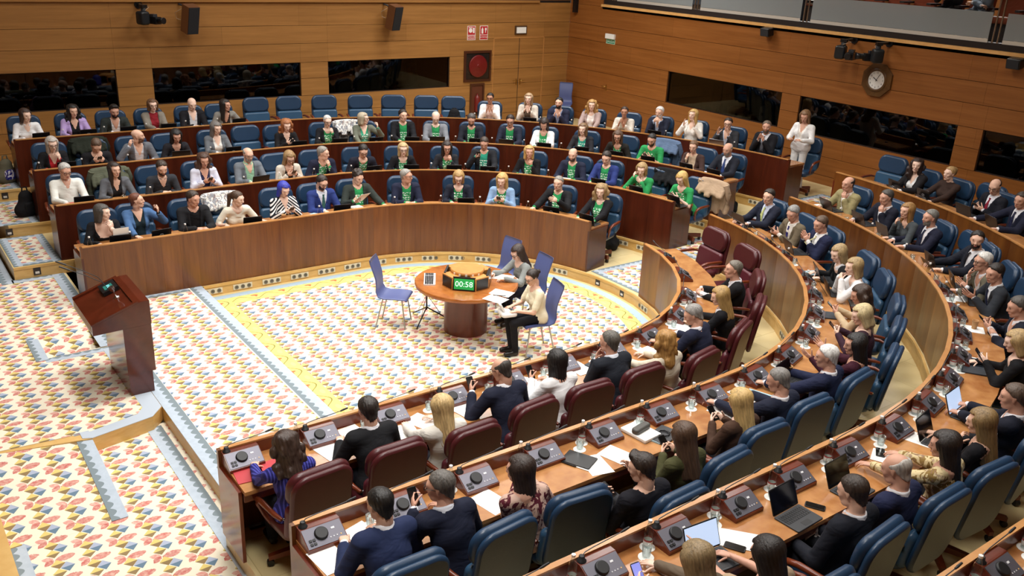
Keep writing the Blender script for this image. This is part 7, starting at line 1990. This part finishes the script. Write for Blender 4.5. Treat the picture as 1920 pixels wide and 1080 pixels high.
for (x, y, nm, jc) in ((11.75, YW+0.85, 'person in dark sweater with headphones inside the booth', '#20211d'), (11.05, YW+1.0, 'person in dark clothes beside the headphones wearer in the booth', '#1a1a1f')):
    person((x, y, 0.95), math.radians(180), nm, True, (0, 0.1, 1.20), 'short', '#1d1512', SK['5'], jc, None, '#1b1b20', 20, 15, 0, legs='none', h=0.022)
e = MB().tube([(0.095*math.cos(a), 0, 0.095*math.sin(a)) for a in [PI*i/10 for i in range(11)]], 0.01, 6).build('headphones', BLK, None, (11.75, YW+0.75, 2.17)); tag(e, 'black headphones worn inside the booth', 'headphones')

# ------------------------------------------------------------------ gallery above the right wall
mb = MB(); mb.box(XW, 22.5, -3, 18.3, 3.72, 3.83); tag(mb.build('floor', M('gallery_floor', '#6d5844', 0.7)), 'gallery floor slab', kind='structure')
mb = MB(); mb.box(22.4, 22.6, -3, YW, 3.7, CEIL); tag(mb.build('wall_gallery', WALL_W2), 'wood wall behind the gallery seats', kind='structure')
FROST = None
t = NT('frosted_glass'); t.base('#a9b0b2'); t.set(Roughness=0.35); t.b.inputs['Transmission Weight'].default_value = 0.45; t.b.inputs['IOR'].default_value = 1.08
FROST = t.m
KICK = M('brushed_steel', '#d2cec4', 0.45, 0.35)
posts = [17.95, 15.10, 12.05, 8.07, 4.2]
e = empty('gallery_railing', (XW+0.05, 0, 3.84)); tag(e, 'frosted glass gallery railing with steel kick plate', 'railing')
for a, b_ in zip(posts[:-1], posts[1:]):
    MB().box(-0.004, 0.004, b_+0.13, a-0.13, 0.18, 0.62).build('glass_panel', FROST, e)
    MB().box(-0.006, 0.006, b_+0.13, a-0.13, 0.0, 0.175).build('kick_plate', KICK, e)
for y in posts:
    for dy in (-0.045, 0.045):
        MB().tube([(0.0, y+dy, 0), (0.0, y+dy, 1.0)], 0.018, 8).build('post', STEEL, e)
    for z in (0.12, 0.55):
        MB().tube([(0, y-0.13, z), (0, y+0.13, z)], 0.008, 6).build('glass_clamp', STEEL, e)
MB().tube([(0, 17.95, 1.0), (0, 4.2, 1.0)], 0.022, 8).build('handrail', STEEL, e)
SEATC = cloth('#8a4a34', 0.9); SEATF = M('seat_frame', '#2a2220', 0.5)
gs = empty('folding_chair', (0, 0, -50))
MB().slab(0.48, 0.46, 0.12, 0.05, 0.03, 4, 0, T(0, 0, 0.44) @ RX(90)).build('seat', SEATC, gs)
MB().slab(0.48, 0.55, 0.09, 0.06, 0.03, 4, 0, T(0, -0.24, 0.74) @ RX(10)).build('backrest', SEATC, gs)
MB().box(-0.20, 0.20, -0.15, 0.10, 0.0, 0.39).build('pedestal', SEATF, gs)
for sx in (-1, 1): MB().box(sx*0.27-0.025, sx*0.27+0.025, -0.22, 0.18, 0.60, 0.64).build('armrest', SEATF, gs)
for i in range(15):
    y = 5.2+0.58*i
    c = copy_tree(gs, None, (17.75, y, 3.83), math.radians(90)); tag(c, 'reddish brown folding chair in the gallery, %s from the near end' % ORD[i], 'chair', 'gallery seats')
person((17.72, 9.75, 3.83), math.radians(90), 'gallery visitor in black with blue lanyard filming with a phone', True, (0, 0.10, 1.20), 'short', '#2a1d16', SK['1'], '#141418', None, '#1b1b22', 0, 20, 0,
       ((-0.07, 0.34, 0.74), (0.5, 0.6, 0.5), (0.7, -0.3, 0), 'grip'), ((0.07, 0.34, 0.74), (-0.5, 0.6, 0.5), (-0.7, -0.3, 0), 'grip'), h=0.02)
phone((17.30, 9.75, 4.65), 'white phone held up in the gallery', (math.radians(80), 0, math.radians(90)))
person((17.72, 9.12, 3.83), math.radians(90), 'gallery visitor in light grey suit with folded arms', True, (0, 0.05, 1.20), 'short', '#3a2c22', SK['1'], '#d8dce4', '#6f7d8c', '#5b6470', 0, 5, 0,
       ((0.10, 0.22, 0.72), (0.9, 0.1, 0.0), DN, 'fist'), ((-0.10, 0.26, 0.68), (-0.9, 0.1, 0.0), DN, 'fist'), jopen=0.03, h=0.02)
person((17.3, 12.66, 3.83), math.radians(90), 'gallery visitor in white shirt behind the railing gap', False, (0, 0.10, 1.20), 'long', '#5a4030', SK['1'], '#e6e2e0', None, '#222228', 0, 5, 0, h=0.022)

# ------------------------------------------------------------------ bags
def bag(loc, rz, label, w, d, hgt, mat, pat=None, flap=True):
    e = empty('bag', loc, rz); tag(e, label, 'bag', 'bags on the floor')
    f = Field((-w, -d, -0.01), (w, d, hgt*1.1), 0.02)
    f.cap((-w*0.25, 0, hgt*0.25), (w*0.25, 0, hgt*0.25), min(d*0.45, hgt*0.26), None, 0, 0.05); f.cap((0, 0, hgt*0.3), (0, 0, hgt*0.72), w*0.42, w*0.32, 0, 0.06, ((0, 1, 0), d/w))
    V, Q = f.mesh(); obj('bag_body', mk_mesh('bag_body', V, Q, [mat]), e)
    MB().tube([(-w*0.15, 0, hgt*0.86), (-w*0.1, 0, hgt*1.08), (w*0.1, 0, hgt*1.08), (w*0.15, 0, hgt*0.86)], 0.012, 6).build('handle', mat, e)
    MB().slab(w*0.55, hgt*0.4, 0.05, 0.05, 0.02, 4, 0, T(0, -d*0.42, hgt*0.36)).build('front_pocket', pat or mat, e)
    return e
bag((2.12, 16.45, tread(3)), 0.4, 'black backpack on the middle landing beside the far desks', 0.36, 0.26, 0.46, cloth('#17171a', 0.9))
bag((2.10, 18.10, tread(4)), 0.3, 'olive backpack with purple printed pocket on the top landing', 0.34, 0.26, 0.46, cloth('#6d6a58', 0.9), cloth('#2b2b8a', 0.8, 'blotch', '#e0dff0'))
bag((10.62, 11.22, tread(1)), 1.2, 'black bag on the floor at the end of the far front row', 0.40, 0.25, 0.34, cloth('#141416', 0.8))
bag((13.30, 10.86, tread(3)), 1.2, 'black bag on the floor at the end of the far third row', 0.34, 0.25, 0.42, cloth('#141416', 0.8))
bag((9.45, 7.20, tread(1)), 0.8, 'black handbag beside a maroon chair near the aisle', 0.36, 0.2, 0.40, cloth('#121214', 0.7))
e = bag((0, 0, 0), 0, 'black bag on an empty chair of the far back row', 0.40, 0.22, 0.36, cloth('#17181c', 0.8))
pq = upt(32.15, 1, RR[4]+0.98); e.location = (pq.x, pq.y, tread(4)+0.52); e.rotation_euler = (0, 0, face_rz(32.15, 1))
pq = upt(32.15, 1, RR[4]+0.72); b = MB(); b.slab(0.56, 0.34, 0.16, 0.06, 0.05, 4, 0, RX(80)); o = b.build('coat', cloth('#6b4a3a', 0.9, 'blotch', '#c9c0a8'), None, (pq.x, pq.y, tread(4)+0.58), (0, 0, face_rz(32.15, 1))); tag(o, 'flower-patterned coat bundled on an empty chair, far back row', 'coat')

# remove the hidden masters that copies were made from
def kill(o):
    for ch in list(o.children): kill(ch)
    D.objects.remove(o)
for o in (CH_FAR, CH_NEAR, CH_MAR, CONSOLE, SIDE, gs): kill(o)
for o in list(D.objects):
    if o.type == 'MESH' and not o.data.materials: print('NOMAT', o.name)
print('PEOPLE', PCOUNT[0], 'OBJ', len(D.objects), 'FACES', sum(len(m.polygons) for m in D.meshes))
